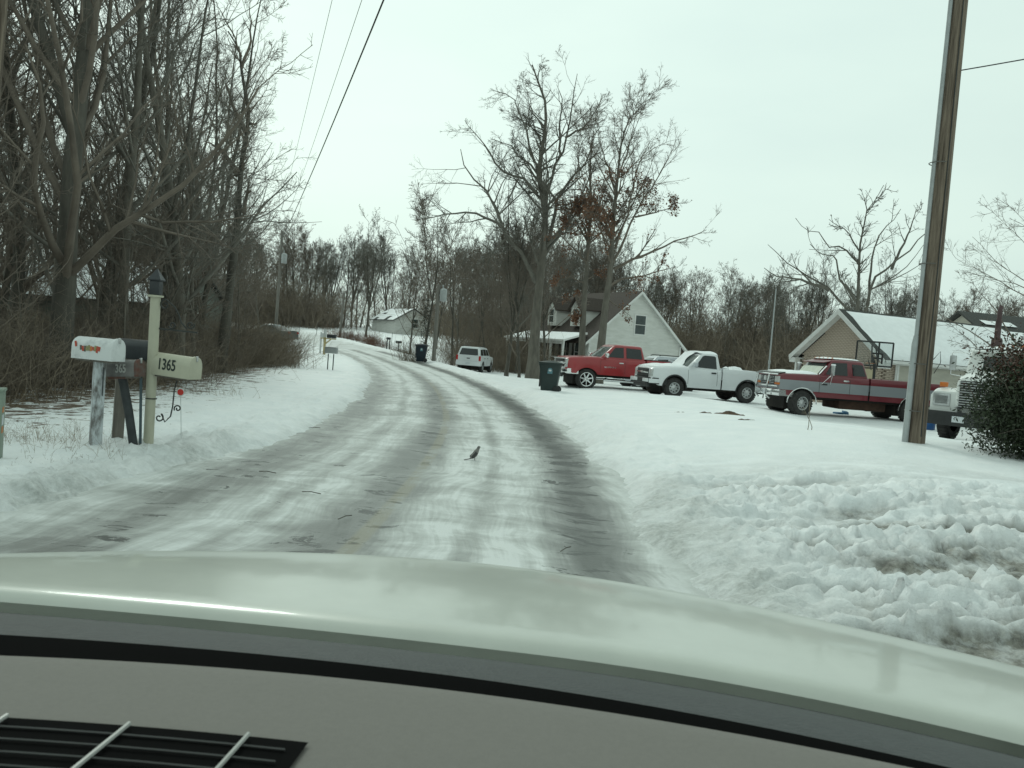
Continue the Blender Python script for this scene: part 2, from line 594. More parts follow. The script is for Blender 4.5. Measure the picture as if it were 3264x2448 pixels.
def road_material():
    m = bpy.data.materials.new('slushy_asphalt')
    m.use_nodes = True
    n, l = m.node_tree.nodes, m.node_tree.links
    b = n['Principled BSDF']
    uv = n.new('ShaderNodeUVMap')
    uv.uv_map = 'lane'
    sep = n.new('ShaderNodeSeparateXYZ')
    l.new(uv.outputs['UV'], sep.inputs[0])

    def val(v):
        return v

    def M(op, a, bb=None, c=None):
        x = n.new('ShaderNodeMath')
        x.operation = op
        for i, v in enumerate((a, bb, c)):
            if v is None:
                continue
            if isinstance(v, (int, float)):
                x.inputs[i].default_value = v
            else:
                l.new(v, x.inputs[i])
        return x.outputs[0]

    # the lane coordinates wander a little, as wheels do
    wz = n.new('ShaderNodeTexNoise')
    wz.inputs['Scale'].default_value = 0.35
    wz.inputs['Detail'].default_value = 3
    l.new(uv.outputs['UV'], wz.inputs['Vector'])
    wsub = n.new('ShaderNodeVectorMath'); wsub.operation = 'SUBTRACT'; wsub.inputs[1].default_value = (0.5, 0.5, 0.5)
    wsc = n.new('ShaderNodeVectorMath'); wsc.operation = 'MULTIPLY'; wsc.inputs[1].default_value = (0.9, 1.5, 0)
    wad = n.new('ShaderNodeVectorMath'); wad.operation = 'ADD'
    l.new(wz.outputs['Color'], wsub.inputs[0]); l.new(wsub.outputs[0], wsc.inputs[0]); l.new(wsc.outputs[0], wad.inputs[0]); l.new(uv.outputs['UV'], wad.inputs[1])

    def noise(sx, sy, detail=5, rough=0.6, off=0.0, dist=0.0):
        mp = n.new('ShaderNodeMapping')
        mp.inputs['Scale'].default_value = (sx, sy, 1)
        mp.inputs['Location'].default_value = (off, off * 0.7, off)
        l.new(wad.outputs[0], mp.inputs['Vector'])
        t = n.new('ShaderNodeTexNoise')
        t.inputs['Scale'].default_value = 1.0
        t.inputs['Detail'].default_value = detail
        t.inputs['Roughness'].default_value = rough
        t.inputs['Distortion'].default_value = dist
        l.new(mp.outputs['Vector'], t.inputs['Vector'])
        return t.outputs['Fac']

    def step(v, a, bb):
        x = n.new('ShaderNodeMapRange')
        x.interpolation_type = 'SMOOTHSTEP'
        x.inputs['From Min'].default_value = a
        x.inputs['From Max'].default_value = bb
        l.new(v, x.inputs['Value'])
        return x.outputs['Result']

    U = M('ADD', sep.outputs['X'], M('MULTIPLY', M('SUBTRACT', noise(0.6, 0.12, 3, 0.5, 4.0), 0.5), 0.5))

    def bandf(u0, w):
        d = M('DIVIDE', M('SUBTRACT', U, u0), w)
        return M('POWER', 2.718, M('MULTIPLY', M('MULTIPLY', d, d), -1.0))

    bands = M('ADD', M('MULTIPLY', bandf(-0.30, 0.42), 1.25), M('ADD', M('MULTIPLY', bandf(1.95, 0.44), 1.65), M('ADD', M('MULTIPLY', bandf(-2.2, 0.55), 1.0), M('ADD', M('MULTIPLY', bandf(0.75, 0.13), 0.5), M('MULTIPLY', bandf(-1.25, 0.14), 0.5)))))
    streak = noise(5.0, 0.30, 6, 0.62, 1.0)
    fine = noise(22.0, 0.8, 5, 0.65, 2.0)
    cross = noise(1.2, 2.0, 7, 0.66, 7.0, 0.6)
    blot = noise(0.8, 0.7, 7, 0.66, 9.0, 0.3)
    # wear: 0 packed snow, 1 bare wet asphalt
    w = M('ADD', M('MULTIPLY', bands, 0.52), M('MULTIPLY', M('SUBTRACT', streak, 0.5), 0.7))
    w = M('ADD', w, M('MULTIPLY', M('SUBTRACT', fine, 0.5), 0.40))
    w = M('ADD', w, M('MULTIPLY', M('SUBTRACT', cross, 0.5), 0.9))
    w = M('ADD', w, M('MULTIPLY', M('SUBTRACT', blot, 0.5), 1.1))
    far = step(sep.outputs['Y'], 82.0, 106.0)
    w = M('SUBTRACT', w, M('MULTIPLY', far, 0.20))
    # snow creeps in from the verge
    eg = step(M('ADD', M('MAXIMUM', sep.outputs['X'], M('SUBTRACT', M('MULTIPLY', sep.outputs['X'], -1.0), 0.65)), M('MULTIPLY', M('SUBTRACT', noise(2.5, 1.3, 6, 0.7, 21.0), 0.5), 1.1)), 2.30, 2.85)
    w = M('SUBTRACT', w, M('MULTIPLY', eg, M('MULTIPLY', noise(6.0, 5.0, 6, 0.7, 31.0), 0.42)))
    cr = n.new('ShaderNodeValToRGB')
    e = cr.color_ramp.elements
    e[0].position = 0.0
    e[0].color = (0.62, 0.635, 0.625, 1)
    e[1].position = 0.98
    e[1].color = (0.105, 0.11, 0.102, 1)
    for p, c in ((0.14, (0.50, 0.515, 0.50)), (0.34, (0.35, 0.36, 0.345)), (0.60, (0.205, 0.21, 0.20))):
        k = e.new(p)
        k.color = (*c, 1)
    # the margin stays grey slush, never clean snow
    l.new(M('MAXIMUM', M('ADD', w, 0.07), M('MULTIPLY', eg, M('ADD', 0.02, M('MULTIPLY', noise(9.0, 8.0, 6, 0.75, 41.0), 0.42)))), cr.inputs['Fac'])
    # crisp bare holes in the ice
    hole = step(M('ADD', M('MULTIPLY', bands, 0.13), noise(1.5, 2.6, 8, 0.72, 12.0, 0.8)), 0.70, 0.722)
    mx = n.new('ShaderNodeMix'); mx.data_type = 'RGBA'
    l.new(hole, mx.inputs[0])
    l.new(cr.outputs['Color'], mx.inputs[6])
    mx.inputs[7].default_value = (0.062, 0.066, 0.062, 1)
    # worn yellow centre line shows through the ice here and there
    yl = M('MULTIPLY', step(M('MULTIPLY', M('ABSOLUTE', M('ADD', sep.outputs['X'], 0.15)), -1.0), -0.11, -0.05), step(w, 0.30, 0.6))
    my = n.new('ShaderNodeMix'); my.data_type = 'RGBA'
    l.new(M('MULTIPLY', yl, 0.16), my.inputs[0])
    l.new(mx.outputs[2], my.inputs[6])
    my.inputs[7].default_value = (0.42, 0.34, 0.12, 1)
    l.new(my.outputs[2], b.inputs['Base Color'])
    rr = n.new('ShaderNodeMapRange')
    rr.inputs['From Min'].default_value = 0.1
    rr.inputs['From Max'].default_value = 0.8
    rr.inputs['To Min'].default_value = 0.6
    rr.inputs['To Max'].default_value = 0.38
    l.new(w, rr.inputs['Value'])
    l.new(rr.outputs['Result'], b.inputs['Roughness'])
    b.inputs['Specular IOR Level'].default_value = 0.35
    bp = n.new('ShaderNodeBump')
    bp.inputs['Strength'].default_value = 0.5
    bp.inputs['Distance'].default_value = 0.015
    hh = M('ADD', M('MULTIPLY', w, -0.8), M('MULTIPLY', noise(30, 22, 5, 0.7, 3.0), 0.6))
    l.new(hh, bp.inputs['Height'])
    l.new(bp.outputs['Normal'], b.inputs['Normal'])
    return m


rme.materials.append(road_material())
tag(link('road', rme), kind='structure')

# ------------------------------------------------------------------ bare trees
M_BARK = mat('bark_grey', (0.14, 0.128, 0.107), 0.9, var=0.35, scale=5, bump=0.5, bscale=18, stretch=(1, 1, 0.25))
M_BARK2 = mat('bark_dark', (0.09, 0.083, 0.069), 0.9, var=0.35, scale=5, bump=0.5, bscale=18, stretch=(1, 1, 0.25))
M_TWIG = mat('twig_brown', (0.165, 0.138, 0.112), 0.9, var=0.3, scale=1.5)
M_TWIG2 = mat('twig_grey', (0.155, 0.146, 0.125), 0.9, var=0.3, scale=1.5)
M_BRUSH = mat('brush_brown', (0.20, 0.163, 0.122), 0.95, var=0.4, scale=1.2)
M_WEED = mat('dry_weed', (0.20, 0.15, 0.09), 0.95, var=0.35, scale=2)


def norm(a):
    return a / np.maximum(np.linalg.norm(a, axis=-1, keepdims=True), 1e-9)


def tubes(P, Rr, sides):
    """P (B,n,3), Rr (B,n) -> verts, quad faces"""
    B, n, _ = P.shape
    T = np.zeros_like(P)
    T[:, 1:-1] = P[:, 2:] - P[:, :-2]
    T[:, 0] = P[:, 1] - P[:, 0]
    T[:, -1] = P[:, -1] - P[:, -2]
    T = norm(T)
    md = norm(P[:, -1] - P[:, 0] + 1e-6)
    ref = np.where(np.abs(md[:, 2:3]) > 0.8, np.array([[1.0, 0, 0]]), np.array([[0, 0, 1.0]]))
    u = norm(np.cross(T, ref[:, None, :]))
    w = np.cross(T, u)
    a = np.arange(sides) * 2 * math.pi / sides
    V = P[:, :, None, :] + Rr[:, :, None, None] * (np.cos(a)[None, None, :, None] * u[:, :, None, :] + np.sin(a)[None, None, :, None] * w[:, :, None, :])
    base = (np.arange(B) * n * sides)[:, None, None]
    i = np.arange(n - 1)[None, :, None] * sides
    k = np.arange(sides)[None, None, :]
    k2 = (k + 1) % sides
    F = np.stack([base + i + k, base + i + k2, base + i + sides + k2, base + i + sides + k], -1)
    return V.reshape(-1, 3), F.reshape(-1, 4)


def join(parts):
    vs_, fs, o = [], [], 0
    for v, f in parts:
        vs_.append(v)
        fs.append(f + o)
        o += len(v)
    return np.concatenate(vs_), np.concatenate(fs)


def path(g, start, d, length, n, trop, wob, curl=0.0):
    """grow B branches: start (B,3), d (B,3), length (B)"""
    B = len(start)
    P = np.zeros((B, n, 3))
    P[:, 0] = start
    st = (length / (n - 1))[:, None]
    d = norm(d)
    bend = g.normal(0, 1, (B, 3)) * curl
    for k in range(1, n):
        P[:, k] = P[:, k - 1] + d * st
        d = norm(d + np.array([0, 0, trop]) + bend + g.normal(0, wob, (B, 3)))
    return P


def spawn(g, P, Rr, per, t0, t1, ang, lenf, n, trop, wob, rf, rmin, curl=0.0, taper=0.8, minlen=0.0):
    """children of branches P (B,n,3); per = mean count on each; lenf = child length over parent length"""
    B, m, _ = P.shape
    L = np.linalg.norm(np.diff(P, axis=1), axis=2).sum(1)
    cnt = np.maximum(g.poisson(per, B) if per < 40 else np.full(B, int(per)), 1)
    pi = np.repeat(np.arange(B), cnt)
    K = len(pi)
    t = t0 + (t1 - t0) * g.random(K)
    f = t * (m - 1)
    i0 = np.clip(f.astype(int), 0, m - 2)
    fr = (f - i0)[:, None]
    start = P[pi, i0] * (1 - fr) + P[pi, i0 + 1] * fr
    tan = norm(P[pi, i0 + 1] - P[pi, i0])
    rad = Rr[pi, i0] * (1 - fr[:, 0]) + Rr[pi, i0 + 1] * fr[:, 0]
    ref = norm(g.normal(0, 1, (K, 3)))
    side = norm(np.cross(tan, ref))
    a = np.radians(g.normal(ang[0], ang[1], K))[:, None]
    d = tan * np.cos(a) + side * np.sin(a)
    ln = L[pi] * lenf * (0.65 + 0.7 * g.random(K)) * (1.12 - 0.62 * t)
    ln = np.maximum(ln, minlen)
    Q = path(g, start, d, ln, n, trop, wob, curl)
    r0 = np.maximum(np.minimum(rad * rf, rad * 0.85), rmin)
    s = np.linspace(0, 1, n)[None, :]
    QR = np.maximum(r0[:, None] * (1 - taper * s), rmin * 0.6)
    return Q, QR


def crown_from(g, limbsP, limbsR, dens=1.0, rmin=0.006, deep=True, ang=(42, 12), trop=0.05, twig_len=0.42, minlen=0.0):
    """limbs plus three orders of branching"""
    parts = [tubes(limbsP, limbsR, 6)]
    b2P, b2R = spawn(g, limbsP, limbsR, 7 * dens, 0.2, 1.0, ang, 0.42, 6, trop, 0.13, 0.6, rmin * 1.6)
    parts.append(tubes(b2P, b2R, 4))
    b3P, b3R = spawn(g, b2P, b2R, 6 * dens, 0.15, 1.0, (ang[0] + 3, 14), 0.46, 4, trop, 0.15, 0.6, rmin * 1.15)
    parts.append(tubes(b3P, b3R, 3))
    tips = b3P[:, -1]
    if deep:
        b4P, b4R = spawn(g, b3P, b3R, 4.2 * dens, 0.2, 1.0, (40, 14), twig_len, 3, trop, 0.15, 0.7, rmin * 0.8, minlen=minlen)
        parts.append(tubes(b4P, b4R, 3))
        tips = b4P[:, -1]
    return parts, tips


def forest_tree(seed, Ht, r0, nl=13, t0=0.28, dens=1.0, lean=0.04, limb=0.34, ang=(46, 11), trop=0.07, rmin=0.007, deep=True, fork=None, sides=9):
    g = np.random.default_rng(seed)
    d0 = np.array([[g.normal(0, lean), g.normal(0, lean), 1.0]])
    tp = path(g, np.array([[0, 0, -0.25]]), d0, np.array([Ht + 0.25]), 16, 0.02, 0.035)
    s = np.linspace(0, 1, 16)[None, :]
    tr = r0 * (1 - 0.86 * s) * (1 + 0.55 * np.exp(-s * 22))
    trunk = [tubes(tp, tr, sides)]
    if fork:
        fP, fR = spawn(g, tp, tr, fork, 0.28, 0.5, (17, 4), 0.85, 12, 0.05, 0.04, 0.72, 0.03)
        trunk.append(tubes(fP, fR, 7))
        lP, lR = spawn(g, fP, fR, nl * 0.55, 0.2, 1.0, ang, limb, 8, trop, 0.10, 0.5, rmin * 2.4)
        l2, r2 = spawn(g, tp, tr, nl, t0, 1.0, ang, limb, 8, trop, 0.10, 0.45, rmin * 2.4)
        lP, lR = np.concatenate([lP, l2]), np.concatenate([lR, r2])
    else:
        lP, lR = spawn(g, tp, tr, nl + 40 if nl + 40 < 0 else nl, t0, 1.0, ang, limb, 8, trop, 0.10, 0.45, rmin * 2.4)
    parts, tips = crown_from(g, lP, lR, dens, rmin, deep, trop=trop)
    return join(trunk), join(parts), tips


def tree_meshes(name, trunk, crown, mb, mt):
    return (new_mesh(name + '_trunk', trunk[0], trunk[1], mb, 179), new_mesh(name + '_crown', crown[0], crown[1], mt, 179))


PROTO = {}


def proto(key, mb, mt, *a, **k):
    t, c, _ = forest_tree(*a, **k)
    PROTO[key] = tree_meshes(key, t, c, mb, mt)


proto('tall_a', M_BARK2, M_TWIG, 101, 18, 0.215, nl=19, ang=(39, 10), trop=0.09, t0=0.12, fork=1.2, limb=0.34, dens=1.05, rmin=0.006)
proto('tall_b', M_BARK, M_TWIG2, 102, 18, 0.165, nl=22, ang=(39, 10), trop=0.09, t0=0.10, limb=0.28, dens=1.05, rmin=0.006)
proto('tall_c', M_BARK2, M_TWIG, 103, 16, 0.14, nl=21, ang=(39, 10), trop=0.09, t0=0.08, limb=0.28, lean=0.07, dens=1.05, rmin=0.006)
proto('mid_a', M_BARK, M_TWIG, 104, 12, 0.09, nl=19, t0=0.10, limb=0.30, ang=(40, 10), dens=0.95, rmin=0.0055)
proto('mid_b', M_BARK2, M_TWIG2, 105, 11, 0.08, nl=18, t0=0.07, limb=0.34, lean=0.12, dens=0.95, rmin=0.0055)
proto('sap_a', M_BARK2, M_TWIG, 106, 7.0, 0.045, nl=17, t0=0.08, limb=0.36, dens=0.8, rmin=0.005)
proto('sap_b', M_BARK, M_TWIG, 107, 5.5, 0.035, nl=15, t0=0.05, limb=0.42, dens=0.8, rmin=0.005, lean=0.1)
# trees of the far wood: broad ascending crowns
proto('far_a', M_BARK2, M_TWIG2, 111, 15, 0.19, nl=19, t0=0.14, limb=0.40, ang=(32, 9), trop=0.10, dens=1.0, rmin=0.0115, fork=1.5)
proto('far_b', M_BARK, M_TWIG2, 112, 15, 0.16, nl=22, t0=0.10, limb=0.36, ang=(30, 9), trop=0.10, dens=1.0, rmin=0.0115)
proto('far_c', M_BARK2, M_TWIG, 113, 13, 0.15, nl=20, t0=0.10, limb=0.44, ang=(38, 10), trop=0.08, dens=1.0, rmin=0.0115, fork=1.4)


def plant_tree(key, x, y, label, group, s=1.0, rz=None, name='bare_tree', sz=None, cat='tree', lean=(0, 0)):
    t = thing(name, label, cat, (x, y, Hz(x, y) - 0.05), rnd.random() * 6.28 if rz is None else rz, group)
    t.rotation_euler = (lean[0], lean[1], t.rotation_euler[2])
    t.scale = (s, s, sz or s)
    link('trunk', PROTO[key][0], t)
    link('crown', PROTO[key][1], t)
    return t


LOOK = {'tall_a': 'tall forked dark tree', 'tall_b': 'tall straight grey-barked tree', 'tall_c': 'tall leaning dark-barked tree', 'mid_a': 'slim straight grey tree', 'mid_b': 'slim crooked dark tree',
        'sap_a': 'thin dark young tree', 'sap_b': 'thin leaning young tree', 'far_a': 'broad forked bare tree', 'far_b': 'narrow upright bare tree', 'far_c': 'low spreading bare tree'}
# --- the wood on the left, nearest stems first (x, y, kind, scale, label)
LW = 'trees of the roadside wood'
near = [
    (-10.7, 20.0, 'tall_a', 1.18, 'thick dark forked tree towering over the mailboxes'),
    (-11.9, 22.5, 'tall_b', 0.95, None), (-14.4, 24.0, 'tall_c', 1.0, None),
    (-12.6, 26.0, 'tall_c', 1.05, None), (-10.6, 23.5, 'tall_b', 0.9, None),
    (-10.3, 25.0, 'mid_b', 1.2, None), (-9.5, 24.5, 'tall_b', 0.95, 'tall straight tree at the open edge of the roadside wood'),
    (-12.4, 34.0, 'tall_c', 0.95, None), (-13.6, 19.0, 'mid_a', 1.1, None), (-10.9, 17.6, 'sap_a', 1.0, None),
    (-16.5, 21.0, 'tall_b', 1.0, None), (-10.6, 28.5, 'mid_a', 1.0, None), (-12.3, 30.5, 'tall_b', 0.95, None),
]
for x, y, k, s, lab in near:
    plant_tree(k, x, y, lab or LOOK[k] + ' in the front row of the roadside wood behind the mailboxes', LW, s)
pts = []
g_ = np.random.default_rng(5)
tries = 0
while len(pts) < 80 and tries < 6000:
    tries += 1
    y = 16 + 46 * g_.random() ** 1.1
    edge = float(road_c(y)) - (7.6 if y > 22 else 8.6)
    x = edge - 1.0 - 30 * g_.random() ** 1.25
    if y > 24 and x > -0.315 * y - 1.2:
        continue
    if x < -0.66 * y - 3 or (abs(x + 17.5) < 7 and 38 < y < 52):
        continue
    if min([math.hypot(x - a, y - b) for a, b in pts] + [math.hypot(x - n_[0], y - n_[1]) for n_ in near]) < 1.5:
        continue
    pts.append((x, y))
for i, (x, y) in enumerate(pts):
    k = ['tall_b', 'tall_c', 'mid_a', 'mid_b', 'tall_a', 'mid_a', 'sap_a', 'mid_b', 'sap_b'][i % 9]
    plant_tree(k, x, y, LOOK[k] + ' deeper in the roadside wood behind the mailboxes', LW, 0.85 + 0.3 * rnd.random())
# saplings on the wood's edge
for i in range(26):
    y = 15.5 + 20 * rnd.random()
    x = min(float(road_c(y)) - 7.4 - 2.6 * rnd.random() - (1.2 if y < 20 else 0), -0.305 * y - 0.6)
    plant_tree(['sap_a', 'sap_b'][i % 2], x, y, ['straight', 'leaning'][i % 2] + ' twiggy sapling on the edge of the roadside wood',
               'saplings on the edge of the wood', 0.6 + 0.5 * rnd.random(), name='sapling', cat='sapling')

# --- far wood closing the view
FW = 'trees of the wood beyond the field and houses'
fpts = []
g_ = np.random.default_rng(9)
tries = 0
while len(fpts) < 190 and tries < 9000:
    tries += 1
    u = g_.random()
    if u < 0.62:
        y = 112 + 34 * g_.random()
        x = -62 + 74 * g_.random()
        if -27 < x < -8 and y < 128:
            continue
        dmin = 2.3
    else:
        y = 84 + 34 * g_.random()
        x = -4 + 76 * g_.random()
        if x < 20 and y < 90:
            continue
        dmin = 2.2
    if min([9] + [math.hypot(x - a, y - b) for a, b in fpts]) < dmin:
        continue
    fpts.append((x, y))
for i, (x, y) in enumerate(fpts):
    right = x > 12
    s = (0.60 if right else 0.80) * (0.82 + 0.36 * rnd.random())
    k = ['far_a', 'far_b', 'far_c'][i % 3]
    plant_tree(k, x, y, LOOK[k] + (' in the wood behind the garage and parked trucks' if x > 8 else ' in the wood beyond the far snowy field'), FW, s)

# nearer single trees along the road end
plant_tree('far_a', -16.9, 97.0, 'spreading bare tree alone beside the reddish brush in the far field', None, 0.70, 0.7, 'field_tree')
plant_tree('far_c', -27.5, 92.0, 'bare tree at the left end of the far field by the thicket', None, 0.72, 2.0)
for x, y, s in ((-3.4, 78.0, 0.7), (-1.0, 74.5, 0.66), (1.2, 80, 0.75), (-5.6, 84, 0.72), (3.5, 86, 0.72), (-0.5, 88, 0.8), (-8.2, 90, 0.6),
                (-2.2, 68.5, 0.55), (0.2, 66, 0.6), (1.4, 71, 0.7)):
    plant_tree('far_c' if s < 0.71 else 'far_b', x, y, 'bare tree in the copse behind the white estate car', 'trees of the copse behind the white estate car', s)


# --- undergrowth: twig clumps scattered by geometry nodes (nobody could count them)
def clump(seed, n, h, spread, r, branch=3.0, lean=0.35):
    g = np.random.default_rng(seed)
    st = np.stack([g.normal(0, spread, n), g.normal(0, spread, n), np.full(n, -0.1)], -1)
    d = np.stack([g.normal(0, lean, n), g.normal(0, lean, n), np.ones(n)], -1)
    P = path(g, st, d, h * (0.45 + 0.55 * g.random(n)), 6, -0.02, 0.14, 0.06)
    Rr = r * np.linspace(1, 0.35, 6)[None, :] * np.ones((n, 1))
    pr = [tubes(P, Rr, 3)]
    Q, QR = spawn(g, P, Rr, branch, 0.15, 1.0, (48, 16), 0.4, 4, 0.03, 0.18, 0.7, r * 0.5)
    pr.append(tubes(Q, QR, 3))
    S, SR = spawn(g, Q, QR, branch, 0.2, 1.0, (45, 16), 0.5, 3, 0.0, 0.2, 0.8, r * 0.4)
    pr.append(tubes(S, SR, 3))
    return join(pr)


def scatter(name, label, cat, metas, pts_, coll):
    """one stuff object: points carry rotation, scale and which clump"""
    me = bpy.data.meshes.new(name)
    me.vertices.add(len(pts_))
    me.vertices.foreach_set('co', np.array([p[:3] for p in pts_], dtype=np.float32).ravel())
    for nm, ty, dat in (('rot', 'FLOAT_VECTOR', [(0, 0, p[3]) for p in pts_]), ('scl', 'FLOAT_VECTOR', [p[4] for p in pts_])):
        a = me.attributes.new(nm, ty, 'POINT')
        a.data.foreach_set('vector', np.array(dat, dtype=np.float32).ravel())
    a = me.attributes.new('which', 'INT', 'POINT')
    a.data.foreach_set('value', np.array([p[5] for p in pts_], dtype=np.int32))
    o = link(name, me)
    ng = bpy.data.node_groups.new(name, 'GeometryNodeTree')
    ng.interface.new_socket('Geometry', in_out='INPUT', socket_type='NodeSocketGeometry')
    ng.interface.new_socket('Geometry', in_out='OUTPUT', socket_type='NodeSocketGeometry')
    N, L = ng.nodes, ng.links
    gi, go = N.new('NodeGroupInput'), N.new('NodeGroupOutput')
    ci = N.new('GeometryNodeCollectionInfo')
    ci.inputs['Collection'].default_value = coll
    ci.inputs['Separate Children'].default_value = True
    ci.inputs['Reset Children'].default_value = True
    ip = N.new('GeometryNodeInstanceOnPoints')
    ip.inputs['Pick Instance'].default_value = True
    for nm, ty, sock in (('rot', 'FLOAT_VECTOR', 'Rotation'), ('scl', 'FLOAT_VECTOR', 'Scale'), ('which', 'INT', 'Instance Index')):
        na = N.new('GeometryNodeInputNamedAttribute')
        na.data_type = ty
        na.inputs['Name'].default_value = nm
        L.new(na.outputs['Attribute'], ip.inputs[sock])
    L.new(gi.outputs[0], ip.inputs['Points'])
    L.new(ci.outputs[0], ip.inputs['Instance'])
    L.new(ip.outputs[0], go.inputs[0])
    md = o.modifiers.new('scatter', 'NODES')
    md.node_group = ng
    return tag(o, label, cat, kind='stuff')


def clump_collection(name, meshes):
    co = bpy.data.collections.new(name)
    for i, me in enumerate(meshes):
        co.objects.link(bpy.data.objects.new('%s_%d' % (name, i), me))
    return co


brush_col = clump_collection('brush_clump', [new_mesh('brush_clump', *clump(200 + i, 60, 2.3 + 0.3 * i, 0.55, 0.008), [M_BRUSH, M_TWIG, M_BRUSH][i], 179) for i in range(3)])
bp_ = []
for i in range(430):
    y = 15 + 46 * rnd.random() ** 1.2
    x = float(road_c(y)) - (7.6 if y > 20 else 8.4) - 26 * rnd.random() ** 1.6
    if x < -0.68 * y - 3 or (y > 26 and x > -0.285 * y):
        continue
    s = 0.45 + 0.55 * rnd.random()
    bp_.append((x, y, Hz(x, y) - 0.05, rnd.random() * 6.28, (s * 1.25, s * 1.25, s), rnd.randrange(3)))
scatter('undergrowth', 'brown tangled brush on the floor of the roadside wood', 'brush', None, bp_, brush_col)
bp_ = []
for i in range(430):
    if i % 2:
        x, y = -62 + 76 * rnd.random(), 110 + 20 * rnd.random()
        if -25 < x < -9 and y < 126:
            continue
    else:
        x, y = -4 + 72 * rnd.random(), 80 + 26 * rnd.random()
        if x < 22 and y < 86:
            continue
    s = 1.6 + 1.4 * rnd.random()
    bp_.append((x, y, Hz(x, y) - 0.05, rnd.random() * 6.28, (s * 1.5, s * 1.5, s * 1.05), rnd.randrange(3)))
for i in range(70):
    x, y = -6 + 9 * rnd.random(), 66 + 22 * rnd.random()
    if x < -3.4 and y < 76:
        continue
    s = 0.7 + 0.9 * rnd.random()
    bp_.append((x, y, Hz(x, y) - 0.05, rnd.random() * 6.28, (s * 1.3, s * 1.3, s), rnd.randrange(3)))
scatter('woodland_brush', 'dark brush filling the foot of the far wood', 'brush', None, bp_, brush_col)

# ------------------------------------------------------------------ trees with a habit of their own: limb lines (sideways, height) in metres
LIMBS_BIG = [[(-0.01, 0.13), (-0.1, 2.53), (-0.09, 4.53), (-0.06, 6.19), (0.02, 8.35), (-0.03, 9.59), (-0.1, 10.41), (-0.33, 11.22), (-0.57, 12.2), (-0.53, 13.28), (-0.41, 14.95), (-0.43, 16.19), (-0.75, 17.16), (-1.2, 18.04), (-1.37, 18.6)],
    [(-0.06, 10.41), (0.0, 11.25), (0.27, 12.51), (0.53, 13.53), (0.75, 14.87), (0.81, 16.29), (0.94, 17.79)],
    [(0.23, 8.36), (0.44, 10.45), (0.75, 11.72), (1.28, 12.34), (1.94, 13.47), (2.31, 15.16), (2.75, 15.86)],
    [(-0.53, 11.12), (-1.33, 11.85), (-2.35, 12.1), (-2.97, 12.67), (-3.35, 13.22), (-3.97, 13.76), (-4.34, 14.22)],
    [(-0.24, 5.84), (-0.62, 6.97), (-1.26, 7.75), (-1.96, 8.27), (-2.19, 9.09), (-2.76, 9.95), (-3.17, 10.92), (-3.57, 11.8), (-4.35, 12.23), (-4.74, 12.95), (-4.92, 13.76)],
    [(-2.19, 9.09), (-3.05, 9.52), (-3.82, 9.7), (-4.72, 9.63), (-5.53, 9.4), (-6.17, 9.06), (-7.01, 9.2)],
    [(-2.05, 8.35), (-2.44, 7.99), (-2.72, 7.39), (-2.92, 6.79), (-3.08, 5.62)],
    [(-0.47, 12.46), (-1.01, 13.08), (-1.29, 14.46), (-1.89, 15.83), (-2.45, 16.53), (-3.19, 16.55)],
    [(0.45, 10.29), (1.02, 10.46), (2.01, 10.49), (2.93, 10.4)],
    [(-0.5, 14.94), (-1.23, 15.88), (-1.48, 16.94), (-1.78, 17.49)],
    [(-0.57, 12.2), (-0.9, 12.75), (-1.69, 13.27), (-2.24, 13.97), (-3.27, 14.39)],
    [(0.69, 14.62), (1.48, 15.1), (2.01, 15.8), (2.42, 16.83)],
    [(0.09, 7.52), (0.73, 8.82), (1.43, 10.53), (2.12, 12.24), (2.44, 13.51)],
    [(0.53, 13.53), (0.33, 15.01), (0.36, 16.67), (-0.01, 17.22)]]
LIMBS_OAK2 = [[(-0.01, 0.01), (0.05, 2.68), (0.1, 4.58), (0.21, 6.16), (0.13, 8.2), (0.13, 10.17), (0.17, 11.75), (0.2, 13.33), (0.58, 14.54)],
    [(0.36, 6.32), (1.49, 6.89), (2.62, 7.61), (3.76, 8.17), (4.98, 8.66)],
    [(0.25, 6.63), (0.87, 7.86), (1.31, 9.24), (1.84, 10.54), (2.6, 11.86), (3.21, 13.17)],
    [(0.35, 7.43), (0.85, 9.04), (0.96, 10.63), (1.23, 12.23), (1.64, 13.05)],
    [(0.08, 10.4), (-0.49, 12.09), (-1.01, 13.63)],
    [(0.26, 7.58), (-0.37, 8.55), (-1.06, 9.29)],
    [(0.27, 5.45), (1.1, 5.91), (1.95, 6.06), (2.94, 6.53), (3.87, 6.76)],
    [(0.22, 5.05), (1.06, 5.43), (1.91, 5.66)],
    [(0.17, 4.66), (0.91, 4.32), (1.57, 3.9)],
    [(0.2, 11.36), (0.57, 12.57), (0.72, 13.76), (0.79, 14.87)],
    [(1.31, 9.24), (2.07, 9.53), (3.07, 9.85), (3.59, 10.36)]]
LIMBS_OAK1 = [[(0.26, 0.04), (0.1, 3.54), (0.09, 6.28), (0.08, 8.37), (0.04, 9.97), (-0.2, 11.96), (-0.12, 13.98)],
    [(0.14, 6.6), (-0.81, 7.49), (-1.5, 8.0), (-2.24, 8.18)],
    [(0.02, 9.17), (-0.94, 10.06), (-1.65, 9.92)],
    [(0.0, 10.37), (-0.65, 11.53), (-1.22, 12.69)],
    [(0.1, 9.17), (0.64, 10.42), (0.71, 11.63)],
    [(0.1, 5.55), (-0.85, 5.88), (-1.56, 5.66)],
    [(0.09, 4.75), (-0.53, 4.86), (-0.97, 4.42)],
    [(0.11, 7.97), (-0.67, 8.71), (-1.32, 8.82)],
    [(0.06, 5.79), (0.66, 6.16), (1.14, 6.12)],
    [(0.08, 4.34), (-0.43, 3.58)],
    [(-0.2, 11.96), (-0.62, 13.14), (-0.87, 14.33)]]
